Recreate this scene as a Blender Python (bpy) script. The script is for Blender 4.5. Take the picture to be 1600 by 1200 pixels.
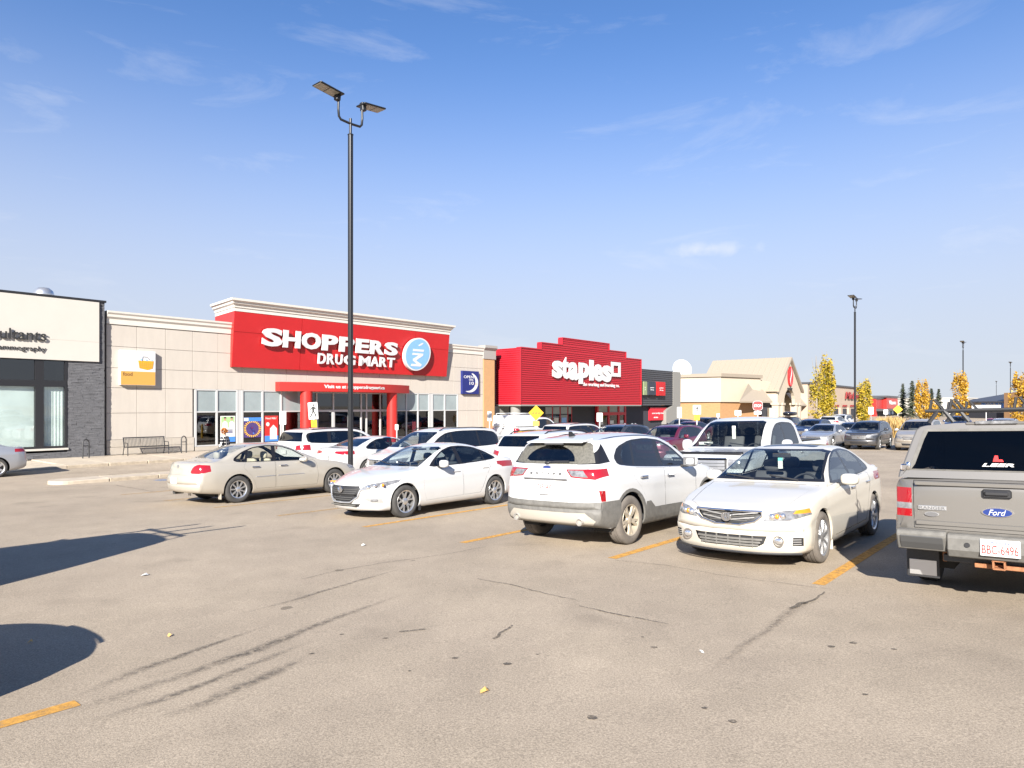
import bpy, bmesh, math, random
import numpy as np
from mathutils import Vector, Matrix

# ------------------------------------------------------------------ clear
for o in list(bpy.data.objects):
    bpy.data.objects.remove(o)
SC = bpy.context.scene
COL = SC.collection
R = math.radians

# ------------------------------------------------------------------ camera
EYE = 1.8
camd = bpy.data.cameras.new('camera')
camd.sensor_width = 36.0
camd.lens = 24.0
camd.shift_y = 34.4 / 1600.0
camd.clip_start = 0.05
camd.clip_end = 6000
cam = bpy.data.objects.new('camera', camd)
cam.location = (0, 0, EYE)
cam.rotation_euler = (R(90), 0, 0)
COL.objects.link(cam)
SC.camera = cam

# ------------------------------------------------------------------ light
SUN_EL = R(27.0)
SUN_DIR = Vector((0.215 * math.cos(SUN_EL), 0.977 * math.cos(SUN_EL), -math.sin(SUN_EL))).normalized()   # way the light travels
sund = bpy.data.lights.new('sun', 'SUN')
sund.energy = 5.0
sund.angle = R(0.55)
sund.color = (1.0, 0.945, 0.86)
sun = bpy.data.objects.new('sun', sund)
sun.rotation_euler = SUN_DIR.to_track_quat('-Z', 'Y').to_euler()
COL.objects.link(sun)

world = bpy.data.worlds.new('World')
SC.world = world
world.use_nodes = True
wn, wl = world.node_tree.nodes, world.node_tree.links
wn.clear()
w_out = wn.new('ShaderNodeOutputWorld')
w_bg = wn.new('ShaderNodeBackground')
w_sky = wn.new('ShaderNodeTexSky')
w_sky.sky_type = 'NISHITA'
w_sky.sun_disc = False
w_sky.sun_elevation = SUN_EL
w_sky.sun_rotation = math.atan2(-SUN_DIR.x, -SUN_DIR.y)
w_sky.altitude = 650
w_sky.air_density = 1.0
w_sky.dust_density = 0.3
w_sky.ozone_density = 3.5
w_bg.inputs['Strength'].default_value = 0.06
# thin cirrus over the whole sky
w_tc = wn.new('ShaderNodeTexCoord')
w_map = wn.new('ShaderNodeMapping')
w_map.inputs['Scale'].default_value = (1.6, 1.6, 7.0)
w_map.inputs['Rotation'].default_value = (0.05, 0.08, 0.4)
w_map.inputs['Location'].default_value = (2.7, 1.3, 0.6)
w_noise = wn.new('ShaderNodeTexNoise')
w_noise.inputs['Scale'].default_value = 2.3
w_noise.inputs['Detail'].default_value = 9
w_noise.inputs['Roughness'].default_value = 0.62
w_noise.inputs['Distortion'].default_value = 0.6
w_ramp = wn.new('ShaderNodeValToRGB')
w_ramp.color_ramp.elements[0].position = 0.55
w_ramp.color_ramp.elements[0].color = (0, 0, 0, 1)
w_ramp.color_ramp.elements[1].position = 0.86
w_ramp.color_ramp.elements[1].color = (0.34, 0.34, 0.34, 1)
w_mix = wn.new('ShaderNodeMixRGB')
w_mix.inputs['Color2'].default_value = (6.4, 6.4, 6.5, 1)
wl.new(w_tc.outputs['Generated'], w_map.inputs['Vector'])
wl.new(w_map.outputs['Vector'], w_noise.inputs['Vector'])
wl.new(w_noise.outputs['Fac'], w_ramp.inputs['Fac'])
# one small bright wisp low over the stores, right of the middle
w_sub = wn.new('ShaderNodeVectorMath'); w_sub.operation = 'SUBTRACT'
w_sub.inputs[1].default_value = Vector((0.270, 0.938, 0.2165)).normalized()
w_sc = wn.new('ShaderNodeVectorMath'); w_sc.operation = 'MULTIPLY'
w_sc.inputs[1].default_value = (9.0, 9.0, 52.0)
w_n2 = wn.new('ShaderNodeTexNoise')
w_n2.inputs['Scale'].default_value = 28; w_n2.inputs['Detail'].default_value = 6
w_len = wn.new('ShaderNodeVectorMath'); w_len.operation = 'LENGTH'
w_m1 = wn.new('ShaderNodeMath'); w_m1.operation = 'MULTIPLY_ADD'
w_m1.inputs[1].default_value = -1.0; w_m1.inputs[2].default_value = 0.62
w_m2 = wn.new('ShaderNodeMath'); w_m2.operation = 'ADD'; w_m2.use_clamp = True
w_m3 = wn.new('ShaderNodeMath'); w_m3.operation = 'MAXIMUM'; w_m3.use_clamp = True
w_m4 = wn.new('ShaderNodeMath'); w_m4.operation = 'MULTIPLY'; w_m4.inputs[1].default_value = 0.8
wl.new(w_tc.outputs['Generated'], w_sub.inputs[0])
wl.new(w_sub.outputs[0], w_sc.inputs[0])
wl.new(w_sc.outputs[0], w_len.inputs[0])
wl.new(w_len.outputs['Value'], w_m1.inputs[0])
wl.new(w_tc.outputs['Generated'], w_n2.inputs['Vector'])
w_n2m = wn.new('ShaderNodeMath'); w_n2m.operation = 'MULTIPLY_ADD'
w_n2m.inputs[1].default_value = 1.5; w_n2m.inputs[2].default_value = -0.75
wl.new(w_n2.outputs['Fac'], w_n2m.inputs[0])
wl.new(w_m1.outputs[0], w_m2.inputs[0]); wl.new(w_n2m.outputs[0], w_m2.inputs[1])
wl.new(w_m2.outputs[0], w_m4.inputs[0])
wl.new(w_ramp.outputs['Color'], w_m3.inputs[0]); wl.new(w_m4.outputs[0], w_m3.inputs[1])
wl.new(w_m3.outputs[0], w_mix.inputs['Fac'])
# pale air towards the horizon, the same all round
w_sep = wn.new('ShaderNodeSeparateXYZ'); wl.new(w_tc.outputs['Generated'], w_sep.inputs[0])
w_abs = wn.new('ShaderNodeMath'); w_abs.operation = 'ABSOLUTE'; wl.new(w_sep.outputs['Z'], w_abs.inputs[0])
w_h = wn.new('ShaderNodeMapRange'); w_h.interpolation_type = 'SMOOTHERSTEP'
w_h.inputs['From Min'].default_value = 0.0; w_h.inputs['From Max'].default_value = 0.55
w_h.inputs['To Min'].default_value = 0.92; w_h.inputs['To Max'].default_value = 0.0
wl.new(w_abs.outputs[0], w_h.inputs['Value'])
w_air = wn.new('ShaderNodeMixRGB'); w_air.inputs['Color2'].default_value = (4.2, 4.35, 4.85, 1)
wl.new(w_h.outputs[0], w_air.inputs['Fac']); w_tint = wn.new('ShaderNodeMixRGB'); w_tint.blend_type = 'MULTIPLY'; w_tint.inputs['Fac'].default_value = 1
w_tint.inputs['Color2'].default_value = (0.82, 1.03, 1.28, 1)
wl.new(w_sky.outputs['Color'], w_tint.inputs['Color1']); wl.new(w_tint.outputs['Color'], w_air.inputs['Color1'])
wl.new(w_air.outputs['Color'], w_mix.inputs['Color1'])
wl.new(w_mix.outputs['Color'], w_bg.inputs['Color'])
wl.new(w_bg.outputs[0], w_out.inputs['Surface'])

SC.view_settings.view_transform = 'Standard'
SC.view_settings.look = 'None'
SC.view_settings.exposure = 1.4
SC.view_settings.gamma = 1.0
SC.view_settings.use_curve_mapping = False

# ------------------------------------------------------------------ frame of the lot
D = Vector((0.645, 0.764, 0)).normalized()       # along the store fronts and the parking lines
N = Vector((-0.764, 0.645, 0)).normalized()      # away from the viewer, into the stores
ANG = math.atan2(D.y, D.x)
FPX = 1067.0

def lot(ed, en, z=0.0):
    p = D * ed + N * en
    return Vector((p.x, p.y, z))

def gz(x, y):
    p = min(-(0.02966 * y - 0.01666 * x), 0.3)
    t = (p + 0.8) / 0.12
    return -0.8 + 0.12 * (t if t > 30 else math.log1p(math.exp(t)))

def gl(ed, en):
    p = lot(ed, en)
    return gz(p.x, p.y)

def ed_of(u, en):                                 # where a sight line meets the plane at depth en
    k = (u - 800) / FPX
    p0 = N * en
    return (k * p0.y - p0.x) / (D.x - k * D.y)

def wz_of(u, v, en):
    p = lot(ed_of(u, en), en)
    return EYE + (634.4 - v) / FPX * p.y

def at(u, v, y):
    return Vector(((u - 800) / FPX * y, y, EYE + (634.4 - v) / FPX * y))

# ------------------------------------------------------------------ objects
def link(name, data, parent=None):
    o = bpy.data.objects.new(name, data)
    COL.objects.link(o)
    if parent is not None:
        o.parent = parent
    return o

def tag(o, label=None, cat=None, group=None, kind=None):
    if label: o['label'] = label
    if cat: o['category'] = cat
    if group: o['group'] = group
    if kind: o['kind'] = kind
    return o

def thing(name, loc, rz=0.0, label=None, cat=None, group=None):
    o = bpy.data.objects.new(name, None)
    o.empty_display_size = 0.2
    COL.objects.link(o)
    o.location = loc
    o.rotation_euler = (0, 0, rz)
    return tag(o, label, cat, group)

def copy_tree(o, parent=None, remap=None):
    c = o.copy()
    COL.objects.link(c)
    c.parent = parent
    if remap and c.type == 'MESH':
        for i, s in enumerate(c.material_slots):
            k = s.material.name if s.material else ''
            if k in remap:
                s.link = 'OBJECT'
                s.material = remap[k]
    for ch in list(o.children):
        copy_tree(ch, c, remap)
    return c

# ------------------------------------------------------------------ materials
def nodes_of(m):
    m.use_nodes = True
    return m.node_tree.nodes, m.node_tree.links

def mat(name, col, rough=0.6, metal=0.0, coat=0.0, spec=0.5, noise=None, bump=None, coord='Object', emit=0):
    """noise = (scale, amount[, stretch xyz]) varies the base colour; bump = (scale, strength)"""
    m = bpy.data.materials.new(name)
    n, l = nodes_of(m)
    b = n['Principled BSDF']
    b.inputs['Base Color'].default_value = (*col, 1)
    b.inputs['Roughness'].default_value = rough
    b.inputs['Metallic'].default_value = metal
    b.inputs['Coat Weight'].default_value = coat
    b.inputs['Coat Roughness'].default_value = 0.04
    b.inputs['Specular IOR Level'].default_value = spec
    tc = None
    if noise or bump:
        tc = n.new('ShaderNodeTexCoord')
    if noise:
        mp = n.new('ShaderNodeMapping')
        if len(noise) > 2: mp.inputs['Scale'].default_value = noise[2]
        l.new(tc.outputs[coord], mp.inputs['Vector'])
        t = n.new('ShaderNodeTexNoise')
        t.inputs['Scale'].default_value = noise[0]
        t.inputs['Detail'].default_value = 6
        t.inputs['Roughness'].default_value = 0.65
        l.new(mp.outputs[0], t.inputs['Vector'])
        r = n.new('ShaderNodeMapRange')
        r.inputs['From Min'].default_value = 0.25; r.inputs['From Max'].default_value = 0.75
        r.inputs['To Min'].default_value = 1 - noise[1]; r.inputs['To Max'].default_value = 1 + noise[1]
        l.new(t.outputs['Fac'], r.inputs['Value'])
        mx = n.new('ShaderNodeVectorMath'); mx.operation = 'SCALE'
        mx.inputs[0].default_value = col
        l.new(r.outputs[0], mx.inputs['Scale'])
        l.new(mx.outputs[0], b.inputs['Base Color'])
    if bump:
        t = n.new('ShaderNodeTexNoise')
        t.inputs['Scale'].default_value = bump[0]; t.inputs['Detail'].default_value = 5
        l.new(tc.outputs[coord], t.inputs['Vector'])
        bp = n.new('ShaderNodeBump')
        bp.inputs['Strength'].default_value = bump[1]; bp.inputs['Distance'].default_value = 0.02
        l.new(t.outputs['Fac'], bp.inputs['Height'])
        l.new(bp.outputs[0], b.inputs['Normal'])
    if emit:
        b.inputs['Emission Color'].default_value = (*col, 1)
        b.inputs['Emission Strength'].default_value = emit
    return m

def paint(name, col, metal=0.0, rough=0.35, dirt=0.10, dirtcol=(0.30, 0.25, 0.19)):
    """car paint: clear coat, road dust near the sills, dark lining on the inside of the shell"""
    m = bpy.data.materials.new(name)
    n, l = nodes_of(m)
    b = n['Principled BSDF']
    out = n['Material Output']
    b.inputs['Metallic'].default_value = metal
    b.inputs['Roughness'].default_value = rough
    b.inputs['Coat Weight'].default_value = 0.9
    b.inputs['Coat Roughness'].default_value = 0.05
    tc = n.new('ShaderNodeTexCoord')
    sx = n.new('ShaderNodeSeparateXYZ')
    l.new(tc.outputs['Object'], sx.inputs[0])
    t = n.new('ShaderNodeTexNoise'); t.inputs['Scale'].default_value = 5; t.inputs['Detail'].default_value = 7; t.inputs['Roughness'].default_value = 0.7
    l.new(tc.outputs['Object'], t.inputs['Vector'])
    r = n.new('ShaderNodeMapRange')
    r.inputs['From Min'].default_value = 0.75; r.inputs['From Max'].default_value = 0.22
    r.inputs['To Min'].default_value = 0.0; r.inputs['To Max'].default_value = 1.0
    l.new(sx.outputs['Z'], r.inputs['Value'])
    m1 = n.new('ShaderNodeMath'); m1.operation = 'MULTIPLY'
    l.new(r.outputs[0], m1.inputs[0]); l.new(t.outputs['Fac'], m1.inputs[1])
    m2 = n.new('ShaderNodeMath'); m2.operation = 'MULTIPLY_ADD'; m2.use_clamp = True
    m2.inputs[1].default_value = dirt * 6; m2.inputs[2].default_value = dirt * 0.25
    l.new(m1.outputs[0], m2.inputs[0])
    mx = n.new('ShaderNodeMixRGB')
    mx.inputs['Color1'].default_value = (*col, 1); mx.inputs['Color2'].default_value = (*dirtcol, 1)
    l.new(m2.outputs[0], mx.inputs['Fac'])
    l.new(mx.outputs[0], b.inputs['Base Color'])
    dk = n.new('ShaderNodeBsdfDiffuse'); dk.inputs['Color'].default_value = (0.07, 0.07, 0.072, 1)
    ge = n.new('ShaderNodeNewGeometry')
    ms = n.new('ShaderNodeMixShader')
    l.new(ge.outputs['Backfacing'], ms.inputs['Fac'])
    l.new(b.outputs[0], ms.inputs[1]); l.new(dk.outputs[0], ms.inputs[2])
    l.new(ms.outputs[0], out.inputs['Surface'])
    return m

def glass(name, tint, refl=0.09, rough=0.02):
    m = bpy.data.materials.new(name)
    n, l = nodes_of(m)
    n.remove(n['Principled BSDF'])
    out = n['Material Output']
    tr = n.new('ShaderNodeBsdfTransparent'); tr.inputs['Color'].default_value = (*tint, 1)
    gl_ = n.new('ShaderNodeBsdfGlossy'); gl_.inputs['Roughness'].default_value = rough
    gl_.inputs['Color'].default_value = (0.95, 0.97, 1, 1)
    fr = n.new('ShaderNodeLayerWeight'); fr.inputs['Blend'].default_value = 0.5      # same from both sides of the pane
    pw = n.new('ShaderNodeMath'); pw.operation = 'POWER'; pw.inputs[1].default_value = 4.5
    l.new(fr.outputs['Facing'], pw.inputs[0])
    ad = n.new('ShaderNodeMath'); ad.operation = 'MULTIPLY_ADD'; ad.inputs[1].default_value = 0.9; ad.inputs[2].default_value = 0.04 + refl; ad.use_clamp = True
    l.new(pw.outputs[0], ad.inputs[0])
    ms = n.new('ShaderNodeMixShader')
    l.new(ad.outputs[0], ms.inputs['Fac']); l.new(tr.outputs[0], ms.inputs[1]); l.new(gl_.outputs[0], ms.inputs[2])
    l.new(ms.outputs[0], out.inputs['Surface'])
    return m

M = {}
M['tyre'] = mat('tyre_rubber', (0.045, 0.043, 0.041), 0.85, noise=(9, 0.35))
M['tyre_dusty'] = mat('tyre_dusty', (0.12, 0.105, 0.09), 0.9, noise=(9, 0.3))
M['rim'] = mat('rim_alloy', (0.62, 0.62, 0.62), 0.32, 0.85)
M['rim_warm'] = mat('rim_alloy_dusty', (0.50, 0.44, 0.35), 0.5, 0.5)
M['disc'] = mat('brake_dark', (0.05, 0.05, 0.05), 0.6)
M['black'] = mat('black_plastic', (0.022, 0.022, 0.024), 0.5)
M['trim'] = mat('black_gloss_trim', (0.012, 0.012, 0.014), 0.15)
M['grey_plastic'] = mat('grey_cladding', (0.12, 0.115, 0.105), 0.65, noise=(12, 0.25))
M['under'] = mat('underbody', (0.012, 0.012, 0.012), 0.9)
M['chrome'] = mat('chrome', (0.82, 0.82, 0.82), 0.12, 1.0)
M['silver'] = mat('silver_trim', (0.6, 0.6, 0.6), 0.3, 0.8)
M['glass'] = glass('car_glass', (0.60, 0.66, 0.66), 0.05)
M['glass_tint'] = glass('car_glass_tinted', (0.05, 0.06, 0.07), 0.05)
M['cap_glass'] = glass('cap_glass', (0.22, 0.22, 0.22), -0.022)
M['glass_clear'] = glass('car_glass_clear', (0.86, 0.90, 0.88), 0.03)
M['glass_dusty'] = mat('glass_dusty', (0.10, 0.095, 0.08), 0.5, noise=(30, 0.5))
M['lamp_red'] = mat('red_lens', (0.27, 0.006, 0.010), 0.12, coat=1)
M['lamp_clear'] = mat('clear_lens', (0.17, 0.17, 0.175), 0.15, 0.1, coat=1, noise=(16, 0.7))
M['lamp_dark'] = mat('lamp_inner', (0.16, 0.16, 0.165), 0.15, 0.3, coat=1)
M['lamp_bulb'] = mat('lamp_reflector', (0.85, 0.85, 0.85), 0.08, 0.9)
M['amber'] = mat('amber_lens', (0.75, 0.24, 0.02), 0.15, coat=1)
M['plate'] = mat('plate_white', (0.55, 0.55, 0.54), 0.5)
M['plate_red'] = mat('plate_red', (0.22, 0.015, 0.012), 0.5)
M['plate_blue'] = mat('plate_blue', (0.05, 0.08, 0.25), 0.5)
M['seat'] = mat('seat_dark', (0.07, 0.07, 0.075), 0.8)
M['seat_beige'] = mat('seat_beige', (0.42, 0.37, 0.29), 0.8)
M['interior'] = mat('cabin_dark', (0.055, 0.055, 0.06), 0.7)
M['badge_blue'] = mat('badge_blue', (0.01, 0.03, 0.16), 0.2, coat=1)
M['rust'] = mat('rusty_steel', (0.30, 0.13, 0.06), 0.8, 0.2, noise=(20, 0.4))
M['white'] = mat('white_plain', (0.56, 0.56, 0.55), 0.5)
M['red_mark'] = mat('red_mark', (0.6, 0.02, 0.02), 0.4)
M['paper'] = mat('paper', (0.55, 0.55, 0.52), 0.8)

# ------------------------------------------------------------------ mesh builder
class MB:
    def __init__(s):
        s.v = []; s.f = []; s.T = None
    def add(s, vs, fs):
        o = len(s.v)
        if s.T is not None:
            vs = [tuple(s.T @ Vector(v)) for v in vs]
        s.v += [tuple(v) for v in vs]
        s.f += [tuple(i + o for i in f) for f in fs]
        return s
    def box(s, x0, x1, y0, y1, z0, z1):
        return s.add([(x0, y0, z0), (x1, y0, z0), (x1, y1, z0), (x0, y1, z0), (x0, y0, z1), (x1, y0, z1), (x1, y1, z1), (x0, y1, z1)],
                     [(0, 3, 2, 1), (4, 5, 6, 7), (0, 1, 5, 4), (1, 2, 6, 5), (2, 3, 7, 6), (3, 0, 4, 7)])
    def cbox(s, c, size, rot=None):
        hx, hy, hz = size[0] / 2, size[1] / 2, size[2] / 2
        vs = [Vector((a * hx, b * hy, c_ * hz)) for c_ in (-1, 1) for a, b in ((-1, -1), (1, -1), (1, 1), (-1, 1))]
        if rot is not None: vs = [rot @ v for v in vs]
        c = Vector(c)
        return s.add([v + c for v in vs], [(0, 3, 2, 1), (4, 5, 6, 7), (0, 1, 5, 4), (1, 2, 6, 5), (2, 3, 7, 6), (3, 0, 4, 7)])
    def prism(s, poly, axis, a, b):
        """polygon extruded along axis: 'y' poly=(x,z), 'x' poly=(y,z), 'z' poly=(x,y)"""
        def P(p, t):
            return {'y': (p[0], t, p[1]), 'x': (t, p[0], p[1]), 'z': (p[0], p[1], t)}[axis]
        n = len(poly)
        vs = [P(p, a) for p in poly] + [P(p, b) for p in poly]
        fs = [tuple(range(n)), tuple(range(2 * n - 1, n - 1, -1))] + [(i, n + i, n + (i + 1) % n, (i + 1) % n) for i in range(n)]
        return s.add(vs, fs)
    def tube(s, pts, r, seg=8, cap=True):
        pts = [Vector(p) for p in pts]
        rs = r if isinstance(r, (list, tuple)) else [r] * len(pts)
        vs = []; fs = []
        up = None
        for i, p in enumerate(pts):
            d = (pts[min(i + 1, len(pts) - 1)] - pts[max(i - 1, 0)]).normalized()
            if up is None:
                a = Vector((0, 0, 1)) if abs(d.z) < 0.9 else Vector((1, 0, 0))
                up = d.cross(a).normalized()
            up = (up - d * up.dot(d)).normalized()
            w = d.cross(up)
            for k in range(seg):
                t = 2 * math.pi * k / seg
                vs.append(p + (up * math.cos(t) + w * math.sin(t)) * rs[i])
        for i in range(len(pts) - 1):
            for k in range(seg):
                fs.append((i * seg + k, i * seg + (k + 1) % seg, (i + 1) * seg + (k + 1) % seg, (i + 1) * seg + k))
        if cap:
            fs.append(tuple(range(seg - 1, -1, -1)))
            fs.append(tuple((len(pts) - 1) * seg + k for k in range(seg)))
        return s.add(vs, fs)
    def lathe(s, prof, seg=32, c=(0, 0, 0), axis='y', cap=False):
        """profile of (radius, along)"""
        vs = []; fs = []
        for (r, a) in prof:
            for k in range(seg):
                t = 2 * math.pi * k / seg
                p = {'y': (r * math.cos(t), a, r * math.sin(t)), 'z': (r * math.cos(t), r * math.sin(t), a), 'x': (a, r * math.cos(t), r * math.sin(t))}[axis]
                vs.append((p[0] + c[0], p[1] + c[1], p[2] + c[2]))
        m = len(prof)
        for i in range(m - 1):
            for k in range(seg):
                fs.append((i * seg + k, i * seg + (k + 1) % seg, (i + 1) * seg + (k + 1) % seg, (i + 1) * seg + k))
        if cap:
            fs.append(tuple(range(seg))); fs.append(tuple((m - 1) * seg + k for k in range(seg)))
        return s.add(vs, fs)
    def quad(s, a, b, c, d):
        return s.add([a, b, c, d], [(0, 1, 2, 3)])
    def mesh(s, name, m, smooth=False, bevel=0, recalc=True, seg=1):
        me = bpy.data.meshes.new(name)
        me.from_pydata(s.v, [], s.f)
        if recalc or bevel:
            bm = bmesh.new(); bm.from_mesh(me)
            if bevel:
                bmesh.ops.remove_doubles(bm, verts=bm.verts, dist=1e-5)
                es = [e for e in bm.edges if len(e.link_faces) == 2 and e.calc_face_angle(0) > 0.6]
                bmesh.ops.bevel(bm, geom=es, offset=bevel, segments=seg, affect='EDGES', profile=0.6)
            bmesh.ops.recalc_face_normals(bm, faces=bm.faces)
            bm.to_mesh(me); bm.free()
        if smooth:
            me.polygons.foreach_set('use_smooth', [True] * len(me.polygons))
            me.set_sharp_from_angle(angle=R(smooth if smooth is not True else 40))
        me.materials.append(m)
        me.update()
        return me
    def build(s, name, m, parent=None, smooth=False, bevel=0, recalc=True, seg=1):
        return link(name, s.mesh(name, m, smooth, bevel, recalc, seg), parent)

def blob(name, m, parent, c, size, power=2.6, seg=20, rings=12, rot=None):
    """a rounded, slightly boxy solid"""
    vs = []; fs = []
    sg = lambda v: math.copysign(abs(v) ** (2 / power), v)
    for i in range(rings + 1):
        ph = -math.pi / 2 + math.pi * i / rings
        for k in range(seg):
            th = 2 * math.pi * k / seg
            p = Vector((sg(math.cos(ph)) * sg(math.cos(th)) * size[0] / 2, sg(math.cos(ph)) * sg(math.sin(th)) * size[1] / 2, sg(math.sin(ph)) * size[2] / 2))
            if rot is not None: p = rot @ p
            vs.append((p.x + c[0], p.y + c[1], p.z + c[2]))
    for i in range(rings):
        for k in range(seg):
            fs.append((i * seg + k, i * seg + (k + 1) % seg, (i + 1) * seg + (k + 1) % seg, (i + 1) * seg + k))
    b = MB(); b.add(vs, fs)
    me = b.mesh(name, m, smooth=80)
    return link(name, me, parent)

_tc = {}
def text_verts(s, bold=0.0, shear=0.0, space=1.0, depth=0.0):
    key = (s, bold, shear, space, depth)
    if key in _tc: return _tc[key]
    cu = bpy.data.curves.new('lettering', 'FONT')
    cu.body = s; cu.size = 1.0; cu.offset = bold; cu.shear = shear; cu.space_character = space
    cu.extrude = depth; cu.resolution_u = 3
    cu.fill_mode = 'BOTH'
    o = bpy.data.objects.new('lettering', cu); COL.objects.link(o)
    dg = bpy.context.evaluated_depsgraph_get(); dg.update()
    me = bpy.data.meshes.new_from_object(o.evaluated_get(dg))
    v = np.array([x.co[:] for x in me.vertices]); f = [tuple(p.vertices) for p in me.polygons]
    bpy.data.objects.remove(o); bpy.data.curves.remove(cu); bpy.data.meshes.remove(me)
    _tc[key] = (v, f)
    return v, f

def lettering(name, s, m, parent, O, X, Y, w, h, thick=0.01, bold=0.0, shear=0.0, space=1.0, warp=None):
    """letters fitted into w x h with lower left corner O, text direction X, up Y, raised by thick"""
    v, f = text_verts(s, bold, shear, space, 0.5)
    mn, mx_ = v.min(0), v.max(0)
    O, X, Y = Vector(O), Vector(X), Vector(Y)
    Z = X.cross(Y)
    vs = []
    for p in v:
        a = (p[0] - mn[0]) / (mx_[0] - mn[0]) * w
        b = (p[1] - mn[1]) / (mx_[1] - mn[1]) * h
        c = (p[2] - mn[2]) / max(1e-6, mx_[2] - mn[2]) * thick
        q = O + X * a + Y * b + Z * c
        if warp: q = warp(q)
        vs.append(q)
    b = MB(); b.add(vs, f)
    return b.build(name, m, parent, recalc=False)
# ================================================================== vehicles
DEBUG = False
def curve(pts):
    x = np.array([p[0] for p in pts], float); y = np.array([p[1] for p in pts], float)
    h = np.diff(x); dl = np.diff(y) / h
    m = np.zeros(len(x))
    for i in range(1, len(x) - 1):
        if dl[i - 1] * dl[i] > 0:
            w1 = 2 * h[i] + h[i - 1]; w2 = h[i] + 2 * h[i - 1]
            m[i] = (w1 + w2) / (w1 / dl[i - 1] + w2 / dl[i])
    m[0] = dl[0]; m[-1] = dl[-1]
    def f(t):
        t = min(max(t, x[0]), x[-1])
        i = int(min(max(np.searchsorted(x, t) - 1, 0), len(x) - 2))
        u = (t - x[i]) / h[i]
        return float((2 * u**3 - 3 * u**2 + 1) * y[i] + (u**3 - 2 * u**2 + u) * h[i] * m[i] + (-2 * u**3 + 3 * u**2) * y[i + 1] + (u**3 - u**2) * h[i] * m[i + 1])
    return f

def bez(a, b, c, n):
    return [((1 - t)**2 * a[0] + 2 * t * (1 - t) * b[0] + t * t * c[0], (1 - t)**2 * a[1] + 2 * t * (1 - t) * b[1] + t * t * c[1]) for t in [i / n for i in range(1, n + 1)]]

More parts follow.
